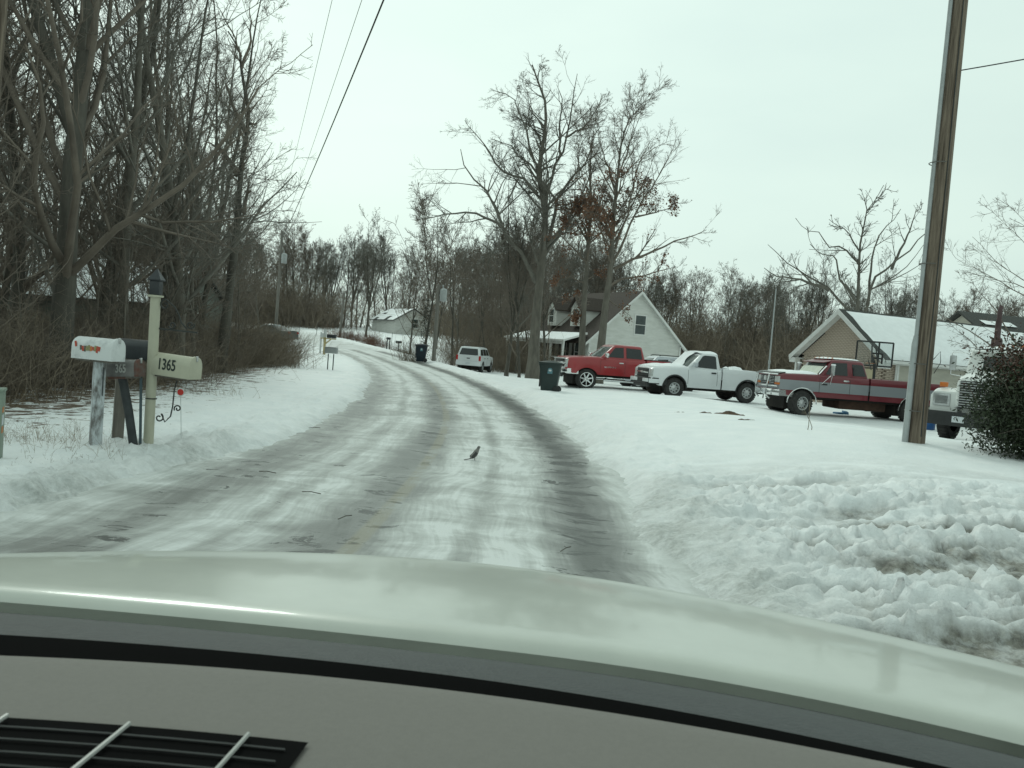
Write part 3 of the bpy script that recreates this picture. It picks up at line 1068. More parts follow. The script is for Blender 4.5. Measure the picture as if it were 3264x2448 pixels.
LIMBS_SYC = [[(-0.04, -0.01), (-0.12, 4.36), (-0.39, 8.58), (-0.48, 10.57), (-0.35, 12.3), (-0.14, 12.98), (-0.49, 14.01)],
    [(-0.14, 12.98), (0.32, 13.94), (1.17, 14.94)],
    [(0.37, 6.52), (0.52, 9.72), (0.92, 11.34), (1.63, 12.46), (2.48, 13.45)],
    [(0.17, 5.71), (0.62, 8.4), (1.73, 9.41), (2.82, 10.83), (3.68, 11.69), (4.25, 12.8)],
    [(-0.45, 9.37), (-1.53, 10.48), (-2.59, 10.4), (-3.2, 11.41), (-4.42, 11.71), (-4.86, 12.34)],
    [(-0.44, 6.72), (-1.88, 8.2), (-2.4, 9.75), (-3.59, 9.66), (-4.43, 10.25)],
    [(-0.49, 5.66), (-2.37, 7.63), (-4.87, 9.03), (-5.86, 9.88), (-6.44, 10.49)],
    [(-2.35, 7.37), (-4.79, 7.97), (-6.37, 7.85), (-7.47, 8.42)],
    [(-0.52, 10.3), (-1.51, 11.81), (-2.74, 12.38)],
    [(1.89, 9.16), (2.62, 11.61), (2.88, 13.35)]]
LIMBS_POL = [[(0.0, 0.0), (0.14, 3.05), (0.3, 4.76), (0.27, 5.8), (0.29, 6.79), (0.3, 7.64), (0.41, 8.44), (0.48, 8.85), (0.35, 9.53), (0.19, 10.02), (0.07, 10.6), (0.06, 11.0), (-0.13, 11.48), (-0.45, 11.81)],
    [(0.36, 8.44), (0.12, 8.92), (-0.23, 9.59), (-0.42, 10.12)],
    [(0.46, 5.66), (0.53, 6.31), (0.56, 6.91)],
    [(0.18, 6.93), (-0.16, 7.5), (-0.58, 7.82), (-1.0, 8.03)],
    [(0.49, 8.75), (0.69, 8.71)],
    [(0.57, 6.37), (0.72, 6.43)],
    [(0.4, 5.41), (0.62, 5.48)],
    [(0.33, 7.54), (0.53, 7.61)],
    [(0.22, 9.92), (0.43, 10.04)],
    [(0.06, 11.0), (-0.19, 11.63), (-0.64, 12.29), (-0.98, 12.91)],
    [(0.07, 10.6), (0.3, 11.77), (0.1, 12.99)],
    [(0.36, 7.15), (0.48, 7.21)]]


def resample(pts, n):
    P = np.array(pts, dtype=float)
    s = np.concatenate([[0], np.cumsum(np.linalg.norm(np.diff(P, axis=0), axis=1))])
    t = np.linspace(0, s[-1], n)
    return np.stack([np.interp(t, s, P[:, k]) for k in range(P.shape[1])], -1)


def shaped_tree(name, label, x, y, limbs, r0, seed, mb, mt, rlimb=0.42, dens=1.0, rmin=0.008, trop=0.05, ang=(42, 12), deep=True, extra=10,
                group=None, twig_len=0.42, minlen=0.0, back=0.9, knob=0.0, extra_len=0.24, t0x=0.3, limb_n=10):
    g = np.random.default_rng(seed)
    tr = resample([(a, 0, b) for a, b in limbs[0]], 18)
    tr[:, 1] += np.cumsum(g.normal(0, 0.05, 18))
    tr[0, 2] -= 0.35
    Ht = tr[-1, 2]
    s = np.linspace(0, 1, 18)
    trr = r0 * (1 - 0.9 * s ** 0.85) * (1 + 0.5 * np.exp(-s * 26))
    if knob:
        trr = trr * (1 + knob * (np.random.default_rng(3).random(18) - 0.4))
    lp, lr = [], []
    for i, lm in enumerate(limbs[1:]):
        p = resample([(a, 0, b) for a, b in lm], limb_n)
        # limbs also reach towards and away from the road
        k = np.argmin(np.abs(tr[:, 2] - p[0, 2]))
        dep = (1 if i % 2 else -1) * back * (0.35 + 0.65 * g.random())
        ln = np.linalg.norm(p[-1] - p[0])
        near_trunk = abs(p[0, 0] - tr[k, 0]) < 0.9
        p[:, 1] += (tr[k, 1] if near_trunk else 0) + dep * np.linspace(0, 1, limb_n) ** 1.2 * ln * 0.5
        p[1:] += g.normal(0, 0.02 * ln ** 0.5, (limb_n - 1, 3))
        rb = min(trr[k] * 0.62, max(0.035 * ln ** 0.6, 0.03)) if near_trunk else 0.035 * ln ** 0.6
        lp.append(p)
        lr.append(np.maximum(rb * rlimb / 0.42 * (1 - 0.85 * np.linspace(0, 1, limb_n)), rmin * 1.2))
    lp, lr = np.array(lp), np.array(lr)
    tp, trr_ = tr[None], trr[None]
    trunk = [tubes(tp, trr_, 10)]
    allP, allR = [lp], [lr]
    if extra:
        eP, eR = spawn(g, tp, trr_, extra, t0x, 1.0, ang, extra_len, limb_n, trop, 0.10, 0.45, rmin * 2.2)
        allP.append(eP)
        allR.append(eR)
    parts, tips = crown_from(g, np.concatenate(allP), np.concatenate(allR), dens, rmin, deep, ang, trop, twig_len, minlen)
    # the leader carries twigs too
    q, qr = spawn(g, tp[:, 9:], trr_[:, 9:], 22, 0.0, 1.0, ang, 0.2, 5, trop, 0.12, 0.5, rmin * 1.4)
    parts.append(tubes(q, qr, 4))
    q2, q2r = spawn(g, q, qr, 6, 0.1, 1, ang, 0.45, 4, trop, 0.14, 0.6, rmin)
    parts.append(tubes(q2, q2r, 3))
    t = thing(name, label, 'tree', (x, y, Hz(x, y)), 0.0, group)
    a, b = tree_meshes(name, join(trunk), join(parts), mb, mt)
    link('trunk', a, t)
    link('crown', b, t)
    return t, tips, lp


M_BARKL = mat('bark_light', (0.12, 0.112, 0.095), 0.9, var=0.3, scale=4, bump=0.4, stretch=(1, 1, 0.3))
big, big_tips, _ = shaped_tree('tall_tree', 'tallest bare tree with a broken drooping left limb beside the white house', 1.2, 50.0, LIMBS_BIG, 0.34, 301,
                               M_BARK, M_TWIG2, dens=1.35, rmin=0.0068, extra=16, ang=(44, 12), trop=0.035, extra_len=0.27)
big.scale = (1.08, 1.0, 0.965)
# bushy companion of the tall tree
plant_tree('far_a', -0.4, 53.5, 'dense many-stemmed bare tree close behind the tallest tree', None, 0.68, 0.4, 'many_stemmed_tree')
plant_tree('far_c', 0.4, 52.5, 'low twiggy bare tree crowding the foot of the tallest tree', None, 0.62, 1.4, 'many_stemmed_tree')
plant_tree('far_c', 2.2, 55.5, 'bare tree between the tallest tree and the porch', None, 0.72, 3.1, 'many_stemmed_tree')
oak_a, oak_a_tips, oak_a_l = shaped_tree('oak_tree', 'straight oak with few rust-brown leaves in front of the white house dormer', 3.55, 48.0, LIMBS_OAK1, 0.235, 302, M_BARK, M_TWIG,
                                         dens=1.15, rmin=0.0072, extra=14, trop=0.06, ang=(40, 11), t0x=0.38, extra_len=0.28)
oak_b, oak_b_tips, oak_b_l = shaped_tree('oak_tree', 'spreading oak holding clumps of rust-brown leaves in front of the white gable', 4.65, 47.0, LIMBS_OAK2, 0.27, 303, M_BARK, M_TWIG,
                                         dens=1.2, rmin=0.0072, extra=18, trop=0.06, ang=(40, 10), t0x=0.36, extra_len=0.34)
M_DEADLEAF = mat('dead_oak_leaf', (0.16, 0.075, 0.045), 0.85, var=0.4, scale=3, col2=(0.26, 0.135, 0.08))


def leaves(name, pts_, parent, size, material, seed, per=1, spread=0.10, kind='stuff', ax=0.55, droop=0.0):
    """bent leaf blades, two quads each"""
    g = np.random.default_rng(seed)
    P = np.repeat(pts_, per, axis=0) + g.normal(0, spread, (len(pts_) * per, 3))
    n = len(P)
    d = norm(g.normal(0, 1, (n, 3)) - np.array([0, 0, droop]))
    s_ = norm(np.cross(d, g.normal(0, 1, (n, 3))))
    nn = np.cross(d, s_)
    L = size * (0.6 + 0.8 * g.random(n))[:, None]
    w = L * ax * 0.5
    base, tip = P, P + d * L
    mid = P + d * L * 0.5 + nn * L * 0.12
    V = np.stack([base, mid - s_ * w, mid + s_ * w, tip], 1).reshape(-1, 3)
    i = np.arange(n) * 4
    F = np.stack([np.stack([i, i + 1, i + 2], -1), np.stack([i + 1, i + 3, i + 2], -1)], 1).reshape(-1, 3)
    me = new_mesh(name, V, F, material, None)
    o = link(name, me, parent)
    if kind:
        o['kind'] = kind
    return o


def leaf_pick(tips, zlo, zhi, n, seed, clump_r=0.55, nc=60):
    g = np.random.default_rng(seed)
    t = tips[(tips[:, 2] > zlo) & (tips[:, 2] < zhi) & (np.hypot(tips[:, 0], tips[:, 1]) < 3.6)]
    w = np.exp(-(t[:, 2] - zlo) / ((zhi - zlo) * 0.45))
    c = t[g.choice(len(t), nc, p=w / w.sum())]
    dd = np.min(np.linalg.norm(t[:, None, :] - c[None, :, :], axis=2), axis=1)
    t = t[dd < clump_r]
    return t[g.choice(len(t), min(n, len(t)), replace=False)]


leaves('dead_leaves', leaf_pick(oak_b_tips, 2.4, 11.5, 3400, 4, 0.5, 260), oak_b, 0.13, M_DEADLEAF, 5, 1, 0.08, droop=0.5)
leaves('dead_leaves', leaf_pick(oak_a_tips, 2.4, 10.5, 2800, 6, 0.5, 200), oak_a, 0.13, M_DEADLEAF, 7, 1, 0.08, droop=0.5)

shaped_tree('stout_tree', 'stubby-twigged pale bare tree rising behind the brick garage', 24.2, 61.0, LIMBS_SYC, 0.24, 304, M_BARKL, M_BARKL, rlimb=0.55, dens=0.62, rmin=0.016,
            extra=5, trop=0.09, ang=(44, 9), deep=True, back=0.6, twig_len=0.5)
pol, pol_tips, _ = shaped_tree('pollarded_tree', 'dark lopped tree with knobbly stubs at the right end of the roadside wood', -10.25, 30.0, LIMBS_POL, 0.20, 305, M_BARK2, M_TWIG, rlimb=0.9,
                               dens=0.25, rmin=0.006, extra=0, knob=0.35, deep=False, back=0.35, limb_n=8)
# suckers sprouting straight up from the stubs
g_ = np.random.default_rng(8)
kn = np.array([(0.62, 0, 8.75), (0.52, 0, 6.0), (0.50, 0, 5.3), (0.42, 0, 9.95), (0.55, 0, 6.4), (0.45, 0, 7.5), (0.3, 0, 4.5), (0.6, 0, 8.9)])
st = kn[g_.integers(0, len(kn), 120)] + g_.normal(0, 0.12, (120, 3))
sp_ = path(g_, st, np.stack([g_.normal(0.35, 0.25, 120), g_.normal(0, 0.3, 120), np.ones(120)], -1), 0.4 + 1.0 * g_.random(120), 4, 0.12, 0.05)
link('suckers', new_mesh('suckers', *tubes(sp_, np.full((120, 4), 0.0045), 3), M_TWIG, 179), pol)

# drooping-twigged tree by the right edge
proto('weeping', M_BARK, M_TWIG, 140, 9.5, 0.16, nl=20, t0=0.15, limb=0.5, ang=(62, 10), trop=-0.01, dens=1.0, rmin=0.006)
plant_tree('weeping', 20.6, 30.5, 'bare tree with curling drooping twigs beside the white lorry', None, 1.0, 0.9, 'drooping_tree')
plant_tree('weeping', 19.8, 33.5, 'bare tree with drooping twigs in front of the farther snowy roof', None, 0.8, 2.6, 'drooping_tree')
# dark ivy-grown tree by the road end
M_IVY = mat('ivy_leaf', (0.022, 0.028, 0.018), 0.7, var=0.4, scale=2)
ivy = plant_tree('far_c', -7.0, 66.0, 'dark ivy-covered tree standing behind the blue bin', None, 0.82, 0.3, 'ivy_covered_tree')
g_ = np.random.default_rng(15)
iv = np.stack([g_.normal(0, 0.22, 900), g_.normal(0, 0.22, 900), 0.2 + 5.5 * g_.random(900)], -1)
iv2 = np.stack([g_.normal(0, 1.3, 900), g_.normal(0, 1.3, 900), 5.5 + 1.8 * g_.normal(0, 1, 900)], -1)
leaves('ivy', iv, ivy, 0.12, M_IVY, 16)
plant_tree('far_c', -5.2, 72.0, 'dark twiggy tree behind the pole with the transformer', None, 0.75, 1.1)
plant_tree('far_c', -8.6, 71.0, 'low spreading bare tree left of the ivy-covered tree', None, 0.55, 4.1)

# --- evergreen bush by the utility pole
M_BUSHG = mat('bush_green', (0.030, 0.042, 0.020), 0.5, var=0.45, scale=3, spec=0.4)
M_BUSHR = mat('bush_bronze', (0.080, 0.034, 0.020), 0.55, var=0.4, scale=3, spec=0.4)
bush = thing('evergreen_bush', 'dense dark green bush with bronze leaf tips beside the utility pole', 'bush', (9.35, 14.9, Hz(9.35, 14.9) - 0.05))
g_ = np.random.default_rng(22)
n_ = 44000
dirs = norm(g_.normal(0, 1, (n_, 3)))
az = np.arctan2(dirs[:, 1], dirs[:, 0])
lob = 1 + 0.16 * np.sin(3 * az + 2 * dirs[:, 2]) + 0.12 * np.sin(7 * az + 5 * dirs[:, 2]) + 0.08 * np.sin(13 * az - 9 * dirs[:, 2])
rad = (0.30 + 0.70 * g_.random(n_) ** 0.5) * lob * (1 + 0.10 * g_.normal(0, 1, n_)) * np.maximum(np.abs(dirs[:, 2]), np.hypot(dirs[:, 0], dirs[:, 1])) ** -0.75
bpts = np.stack([dirs[:, 0] * rad * 1.02, dirs[:, 1] * rad * 0.98, 1.06 + dirs[:, 2] * rad * 1.02], -1)
bpts = bpts[bpts[:, 2] > 0.12]
hi_ = (bpts[:, 2] > 1.35 + 0.35 * np.sin(bpts[:, 0] * 5)) & (g_.random(len(bpts)) < 0.6)
leaves('leaves', bpts[~hi_], bush, 0.075, M_BUSHG, 23, ax=0.36)
leaves('bronze_leaves', bpts[hi_], bush, 0.075, M_BUSHR, 24, ax=0.36)
bs = np.stack([g_.normal(0, 0.12, 40), g_.normal(0, 0.12, 40), np.zeros(40)], -1)
bpth = path(g_, bs, np.stack([g_.normal(0, 0.5, 40), g_.normal(0, 0.5, 40), np.ones(40)], -1), 1.3 + 0.6 * g_.random(40), 6, 0.02, 0.12)
link('stems', new_mesh('stems', *tubes(bpth, np.full((40, 6), 0.010), 4), M_TWIG, 179), bush)
g2P, g2R = spawn(g_, bpth, np.full((40, 6), 0.010), 5, 0.3, 1, (45, 12), 0.5, 4, 0, 0.15, 0.6, 0.004)
link('branches', new_mesh('branches', *tubes(g2P, g2R, 3), M_TWIG, 179), bush)

# --- vine-grown thicket at the wood's end
thk = thing('thicket', 'rounded brown vine thicket jutting from the wood towards the snowy verge', 'thicket', (-11.9, 37.5, Hz(-11.9, 37.5)))
prt = []
for i in range(30):
    v, f = clump(400 + i % 6, 44, 2.75, 0.5, 0.009, 2.6, 0.42)
    a = rnd.random() * 6.28
    rr = 2.9 * math.sqrt(rnd.random())
    ca, sa = math.cos(i * 1.3), math.sin(i * 1.3)
    v = np.stack([v[:, 0] * ca - v[:, 1] * sa, v[:, 0] * sa + v[:, 1] * ca, v[:, 2] * (1.15 - 0.16 * rr)], -1)
    prt.append((v + np.array([rr * math.cos(a) * 0.8, rr * math.sin(a) * 1.3, 0]), f))
link('stems', new_mesh('thicket_stems', *join(prt), M_BRUSH, 179), thk)['kind'] = 'stuff'

# reddish brush in the far field, shrub by the blue bin
M_REDBRUSH = mat('red_brush', (0.15, 0.085, 0.06), 0.95, var=0.35, scale=1)
def low_brush(name, label, x0, y0, x1, y1, n, h, w, m, cat='brush', r=0.012):
    cx, cy = (x0 + x1) / 2, (y0 + y1) / 2
    t = thing(name, label, cat, (cx, cy, Hz(cx, cy)))
    pr = []
    for i in range(n):
        v, f = clump(500 + i % 5, 26, h * (0.6 + 0.5 * rnd.random()), 0.35, r, 2.0, 0.4)
        k = rnd.random()
        px, py = x0 + (x1 - x0) * k + rnd.gauss(0, w), y0 + (y1 - y0) * k + rnd.gauss(0, w)
        pr.append((v + np.array([px - cx, py - cy, Hz(px, py) - Hz(cx, cy)]), f))
    link('stems', new_mesh(name + '_stems', *join(pr), m, 179), t)['kind'] = 'stuff'
    return t

low_brush('brush_patch', 'reddish brown brush along the edge of the far snowy field', -18.6, 92.5, -12.8, 84.5, 34, 1.5, 0.9, M_REDBRUSH)
low_brush('brush_patch', 'low dark brush strip between the far mailboxes and the snowy field', -13.0, 84.0, -8.2, 79.5, 20, 0.8, 0.5, M_BRUSH)
low_brush('bare_shrub', 'thin upright bare shrub left of the blue bin', -7.5, 59.0, -6.9, 59.5, 5, 2.6, 0.3, M_BRUSH, 'shrub', 0.009)
low_brush('weed_patch', 'dry weeds and thin twigs in the snow in front of the white mailbox', -6.9, 10.7, -5.5, 10.6, 9, 0.55, 0.2, M_WEED, 'weeds', 0.0025)
low_brush('weed_patch', 'dry grass and weeds along the foot of the roadside wood', -11.2, 13.2, -7.3, 20, 26, 0.55, 0.5, M_WEED, 'weeds', 0.003)
low_brush('dead_brush', 'flattened dark brush heap at the foot of the green utility box', -5.3, 9.25, -5.05, 9.5, 5, 0.24, 0.12, M_BRUSH, 'brush', 0.003)
low_brush('grass_tuft', 'tuft of dry grass at the foot of the utility pole with the conduit', 7.25, 15.15, 7.45, 15.2, 4, 0.2, 0.08, M_WEED, 'grass', 0.0025)
sg = thing('sapling', 'small leafless sapling alone in the snow in front of the two-tone truck', 'sapling', (5.71, 16.4, Hz(5.71, 16.4)))
g_ = np.random.default_rng(31)
sP = path(g_, np.zeros((2, 3)) + np.array([[0, 0, -0.1], [0.03, 0, -0.1]]), np.array([[0.02, 0, 1], [0.45, 0, 1.0]]), np.array([0.75, 0.70]), 7, 0.05, 0.22)
sR = 0.009 * np.linspace(1, 0.4, 7)[None, :] * np.ones((2, 1))
link('stem', new_mesh('sapling_stem', *tubes(sP, sR, 5), M_BRUSH, 179), sg)
qP, qR = spawn(g_, sP, sR, 5, 0.3, 1, (40, 12), 0.35, 4, 0.03, 0.1, 0.6, 0.003)
link('twigs', new_mesh('sapling_twigs', *tubes(qP, qR, 4), M_BRUSH, 179), sg)

# ------------------------------------------------------------------ vehicles
M_TYRE = mat('tyre', (0.018, 0.018, 0.018), 0.85, var=0.3, scale=8, col2=(0.05, 0.048, 0.045))
M_CHROME = mat('chrome', (0.72, 0.73, 0.73), 0.16, 1.0, var=0.06, scale=4)
M_STEEL = mat('wheel_steel', (0.46, 0.47, 0.47), 0.35, 0.8, var=0.15, scale=10)
M_BLACK = mat('black_plastic', (0.016, 0.017, 0.017), 0.55, var=0.3, scale=6)
M_UNDER = mat('underbody', (0.012, 0.011, 0.010), 0.9, var=0.4, scale=3, col2=(0.035, 0.028, 0.022))
M_GLASS = mat('tinted_glass', (0.012, 0.016, 0.017), 0.06, var=0.2, scale=1.5, spec=0.6)
M_GLASSL = mat('clear_screen', (0.10, 0.125, 0.12), 0.08, var=0.35, scale=1.2, spec=0.7)
M_LAMP = mat('lamp_glass', (0.42, 0.43, 0.42), 0.12, var=0.25, scale=9, spec=0.8)
M_AMBER = mat('amber_lens', (0.52, 0.14, 0.02), 0.2, var=0.2, scale=9)
M_REDLENS = mat('red_lens', (0.42, 0.02, 0.02), 0.2, var=0.2, scale=9)
M_RED = mat('red_paint', (0.30, 0.016, 0.020), 0.32, var=0.10, scale=1.2, coat=0.6, bump=0.02, bscale=3)
M_WHITE = mat('white_paint', (0.66, 0.68, 0.69), 0.35, var=0.06, scale=1.2, coat=0.5, bump=0.02, bscale=3)
M_WHITE2 = mat('lorry_white', (0.70, 0.71, 0.69), 0.4, var=0.08, scale=1.5, coat=0.3)
M_SILVER = mat('silver_paint', (0.45, 0.48, 0.51), 0.3, 0.3, var=0.06, scale=2, coat=0.5)
M_TEAL = mat('dark_teal_paint', (0.05, 0.08, 0.09), 0.3, var=0.08, scale=2, coat=0.5)
M_SNOW = mat('lying_snow', (0.82, 0.84, 0.85), 0.6, var=0.05, scale=3, bump=0.5, bscale=14, spec=0.3)
M_PLATE = mat('number_plate', (0.55, 0.58, 0.6), 0.5, var=0.2, scale=30)
M_RUSTSHADE = mat('rusty_shade', (0.055, 0.028, 0.018), 0.9, var=0.4, scale=5)
M_BRONZE = mat('hood_guard', (0.045, 0.045, 0.035), 0.2, var=0.2, scale=4, spec=0.7)


def two_tone():
    m = mat('maroon_and_silver', (0.14, 0.014, 0.022), 0.38, var=0.12, scale=1.5, coat=0.4)
    n, l = m.node_tree.nodes, m.node_tree.links
    b = n['Principled BSDF']
    tc = n.new('ShaderNodeTexCoord')
    sx = n.new('ShaderNodeSeparateXYZ')
    l.new(tc.outputs['Object'], sx.inputs[0])
    r = n.new('ShaderNodeValToRGB')
    r.color_ramp.interpolation = 'CONSTANT'
    e = r.color_ramp.elements
    e[0].position, e[0].color = 0.0, (0, 0, 0, 1)
    e[1].position, e[1].color = 0.415, (1, 1, 1, 1)
    k = e.new(0.585)
    k.color = (0, 0, 0, 1)
    dv = n.new('ShaderNodeMath')
    dv.operation = 'DIVIDE'
    dv.inputs[1].default_value = 2.0
    l.new(sx.outputs['Z'], dv.inputs[0])
    l.new(dv.outputs[0], r.inputs['Fac'])
    mx = n.new('ShaderNodeMix')
    mx.data_type = 'RGBA'
    l.new(r.outputs['Color'], mx.inputs[0])
    l.new(b.inputs['Base Color'].links[0].from_socket, mx.inputs[6])
    mx.inputs[7].default_value = (0.22, 0.235, 0.25, 1)
    l.new(mx.outputs[2], b.inputs['Base Color'])
    return m


M_TWOTONE = two_tone()
M_MAROON = mat('maroon_paint', (0.14, 0.014, 0.022), 0.38, var=0.12, scale=1.5, coat=0.4)


def loft(name, secs, material, parent, cap=True, smooth=38):
    mb = MB()
    rows = [[mb.bm.verts.new(p) for p in s] for s in secs]
    for a, b in zip(rows, rows[1:]):
        for k in range(len(a) - 1):
            mb.bm.faces.new((a[k], a[k + 1], b[k + 1], b[k]))
    if cap:
        for r in (rows[0], rows[-1]):
            mb.bm.faces.new(r)
    return mb.build(name, material, parent, smooth)


def ring(xf, xr, w, z, rc, n=6):
    """rounded rectangle in plan"""
    pts = []
    for cx, cy, a0 in ((xf - rc, w - rc, 0), (xr + rc, w - rc, 90), (xr + rc, -w + rc, 180), (xf - rc, -w + rc, 270)):
        for k in range(n + 1):
            a = R(a0 + 90 * k / n)
            pts.append((cx + rc * math.cos(a), cy + rc * math.sin(a), z))
    return pts


def wheel(parent, x, y, R_, wid, rim_r, style, steer=0.0):
    s = 1 if y > 0 else -1
    w = MB()
    h = wid / 2
    w.lathe([(rim_r * 0.98, -h * 0.9), (rim_r * 1.08, -h), (R_ * 0.90, -h), (R_ * 0.975, -h * 0.72), (R_, -h * 0.4), (R_, h * 0.4), (R_ * 0.975, h * 0.72),
             (R_ * 0.90, h), (rim_r * 1.08, h), (rim_r * 0.98, h * 0.9)], 30, (0, 0, 0), 'Y', None, False)
    # tread blocks
    for k in range(30):
        a = 2 * math.pi * k / 30
        w.box((math.cos(a) * R_ * 0.992, 0, math.sin(a) * R_ * 0.992), (0.03, wid * 0.8, 0.055), 0, (0, -a, 0))
    o = w.build('wheel', M_TYRE, parent, 35, (x, y, R_))
    o.rotation_euler = (0, 0, steer)
    f = MB()
    yo = s * h * 0.62
    f.lathe([(rim_r, s * h * 0.95), (rim_r * 0.90, s * h * 0.9), (rim_r * 0.86, s * h * 0.1)], 28, (0, 0, 0), 'Y', None, False)
    if style == 'star':
        for k in range(7):
            a = 2 * math.pi * k / 7 + 0.2
            for d in (-0.13, 0.13):
                p0 = (math.cos(a + d * 2.2) * rim_r * 0.22, yo * 0.9, math.sin(a + d * 2.2) * rim_r * 0.22)
                p1 = (math.cos(a + d * 0.35) * rim_r * 0.9, yo * 1.15, math.sin(a + d * 0.35) * rim_r * 0.9)
                f.tube([p0, p1], [0.026, 0.014], 5)
        f.lathe([(0.001, yo * 1.3), (rim_r * 0.2, yo * 1.25), (rim_r * 0.27, yo * 0.9), (rim_r * 0.27, yo * 0.5)], 16, (0, 0, 0), 'Y')
        rim = f.build('rim', M_CHROME, o, 40)
    else:
        f.lathe([(0.001, yo * 0.8), (rim_r * 0.9, yo * 0.8)], 28, (0, 0, 0), 'Y')
        f.lathe([(0.001, yo * 1.35), (rim_r * 0.16, yo * 1.3), (rim_r * 0.30, yo * 1.02), (rim_r * 0.62, yo * 0.98), (rim_r * 0.80, yo * 0.82)], 28, (0, 0, 0), 'Y', None, False)
        rim = f.build('rim', M_STEEL, o, 40)
        nn = 8 if style == 'steel' else 10
        hl = MB()
        hl.lathe([(0.001, yo * 1.03), (rim_r * 0.115, yo * 1.03), (rim_r * 0.115, yo * 0.9)], 10, (0, 0, 0), 'Y')
        h0 = hl.build('rim_hole', M_BLACK, o, 40, (rim_r * 0.66, 0, 0))
        for k in range(1, nn):
            a = 2 * math.pi * k / nn
            link('rim_hole', h0.data, o, (math.cos(a) * rim_r * 0.66, 0, math.sin(a) * rim_r * 0.66))
    d = MB()
    d.lathe([(0.001, s * h * 0.12), (rim_r * 0.87, s * h * 0.12)], 20, (0, 0, 0), 'Y')
    d.build('brake_disc', M_UNDER, o, 40)
    return o


def vehicle(name, label, cat, loc, heading, P, group=None, tilt=(0, 0)):
    t = thing(name, label, cat, loc, heading, group)
    t.rotation_euler = (tilt[0], tilt[1], heading)
    W, wb, nose, b0 = P['W'], P['wb'], P['nose'], P['b0']
    Rt, Ra = P['R'], P['Ra']
    xA, zc, zn, zb, zr = P['xA'], P['zc'], P['zn'], P['zb'], P['zr']
    cabR = P['cabR']
    paint = P['paint']
    axles = [0.0, -wb]

    def top(x):
        if x >= xA:
            k = (x - xA) / (nose - xA)
            z = zc + (zn - zc) * k ** 1.5
            e = max(0, (x - (nose - 0.14)) / 0.14)
            return z - P.get('nose_drop', 0.07) * e * e
        return zb

    def bot(x):
        z = b0
        for a in axles:
            d = abs(x - a)
            if d < Ra:
                z = max(z, Rt * 1.0 + P.get('arch_sq', 1.0) * math.sqrt(Ra * Ra - d * d))
        if x > nose - 0.25:
            z = max(z, b0 + 0.14 * (x - nose + 0.25) / 0.25)
        return z

    def halfw(x, xr):
        w = W
        k = (x - (nose - 0.45)) / 0.45
        if k > 0:
            w -= P.get('nose_taper', 0.11) * k * k
        k = ((xr + 0.3) - x) / 0.3
        if k > 0:
            w -= 0.03 * k * k
        return w

    def columns(x0, x1):
        xs = set(np.round(np.linspace(x0, x1, 26), 3))
        for a in axles:
            for k in np.linspace(-1, 1, 21):
                xx = a + Ra * math.sin(k * math.pi / 2)
                if x0 < xx < x1:
                    xs.add(round(float(xx), 3))
        if x0 < xA < x1:
            xs.add(round(xA - 0.02, 3))
            xs.add(round(xA + 0.02, 3))
        return sorted(xs)

    def side(x, xr):
        b, tp, w = bot(x), top(x), halfw(x, xr)
        sh = min(tp - 0.02, max(b + 0.03, tp - 0.09))
        pts = []
        for k in np.linspace(0, 1, 6):
            z = b + (sh - b) * k
            y = w - 0.055 * max(0, (0.62 * zb - z) / (0.62 * zb)) ** 2 - 0.035 * max(0, (z - 0.72 * zb) / (0.3 * zb)) ** 2
            pts.append((y, z))
        yl = pts[-1][0]
        pts += [(yl - 0.02, tp - 0.035), (yl - 0.075, tp), (0.55 * w, tp + 0.022), (0.25 * w, tp + 0.03)]
        return pts

    def body_secs(x0, x1):
        out = []
        for x in columns(x0, x1):
            p = side(x, x0)
            full = [(x, y, z) for y, z in p] + [(x, 0, p[-1][1] + 0.003)] + [(x, -y, z) for y, z in p[::-1]]
            out.append(full)
        return out

    tail = P['tail']
    bx1 = cabR if P.get('bed') else tail
    loft('body', body_secs(bx1, nose), paint, t)
    if P.get('bed'):
        bsec = []
        zt = P['zbed']
        x1 = cabR - 0.035
        for x in columns(tail, x1):
            b, w = bot(x), halfw(x, tail)
            pts = []
            for k in np.linspace(0, 1, 6):
                z = b + (zt - 0.03 - b) * k
                y = w - 0.055 * max(0, (0.62 * zb - z) / (0.62 * zb)) ** 2 - 0.02 * max(0, (z - 0.72 * zb) / (0.3 * zb)) ** 2
                pts.append((y, z))
            yl = pts[-1][0]
            pts += [(yl - 0.012, zt - 0.006), (yl - 0.035, zt), (yl - 0.085, zt), (yl - 0.10, zt - 0.03), (yl - 0.10, zt - 0.42), (0.4, zt - 0.44)]
            bsec.append([(x, y, z) for y, z in pts] + [(x, -y, z) for y, z in pts[::-1]])
        loft('bed', bsec, paint, t, cap=False)
        tg = MB()
        tg.box((tail + 0.005, 0, (zt + b0) / 2 + 0.08), (0.06, 2 * W - 0.16, zt - b0 - 0.18), 0.015)
        tg.build('tailgate', paint, t)
        hb = MB()
        hb.box((x1 - 0.03, 0, zt - 0.22), (0.05, 2 * W - 0.2, 0.43), 0.01)
        hb.build('bed_front_wall', paint, t)
    # greenhouse
    xf1, xr1, wr = P['xRf'], P['xRr'], P['wroof']
    wbelt = W - 0.075
    zs = [zb - 0.05, zb, zb + (zr - zb) * 0.5, zr - 0.07]

    def gx_f(z):
        return xA + 0.03 + (xf1 - xA) * max(0, (z - zb)) / (zr - 0.07 - zb)

    def gx_r(z):
        return cabR + 0.01 + (xr1 - cabR) * max(0, (z - zb)) / (zr - 0.07 - zb)

    def gw(z):
        return wbelt + (wr - wbelt) * (max(0, z - zb) / (zr - 0.07 - zb)) ** 1.15

    mb = MB()
    rows = [ring(gx_f(z), gx_r(z), gw(z), z, 0.10) for z in zs]
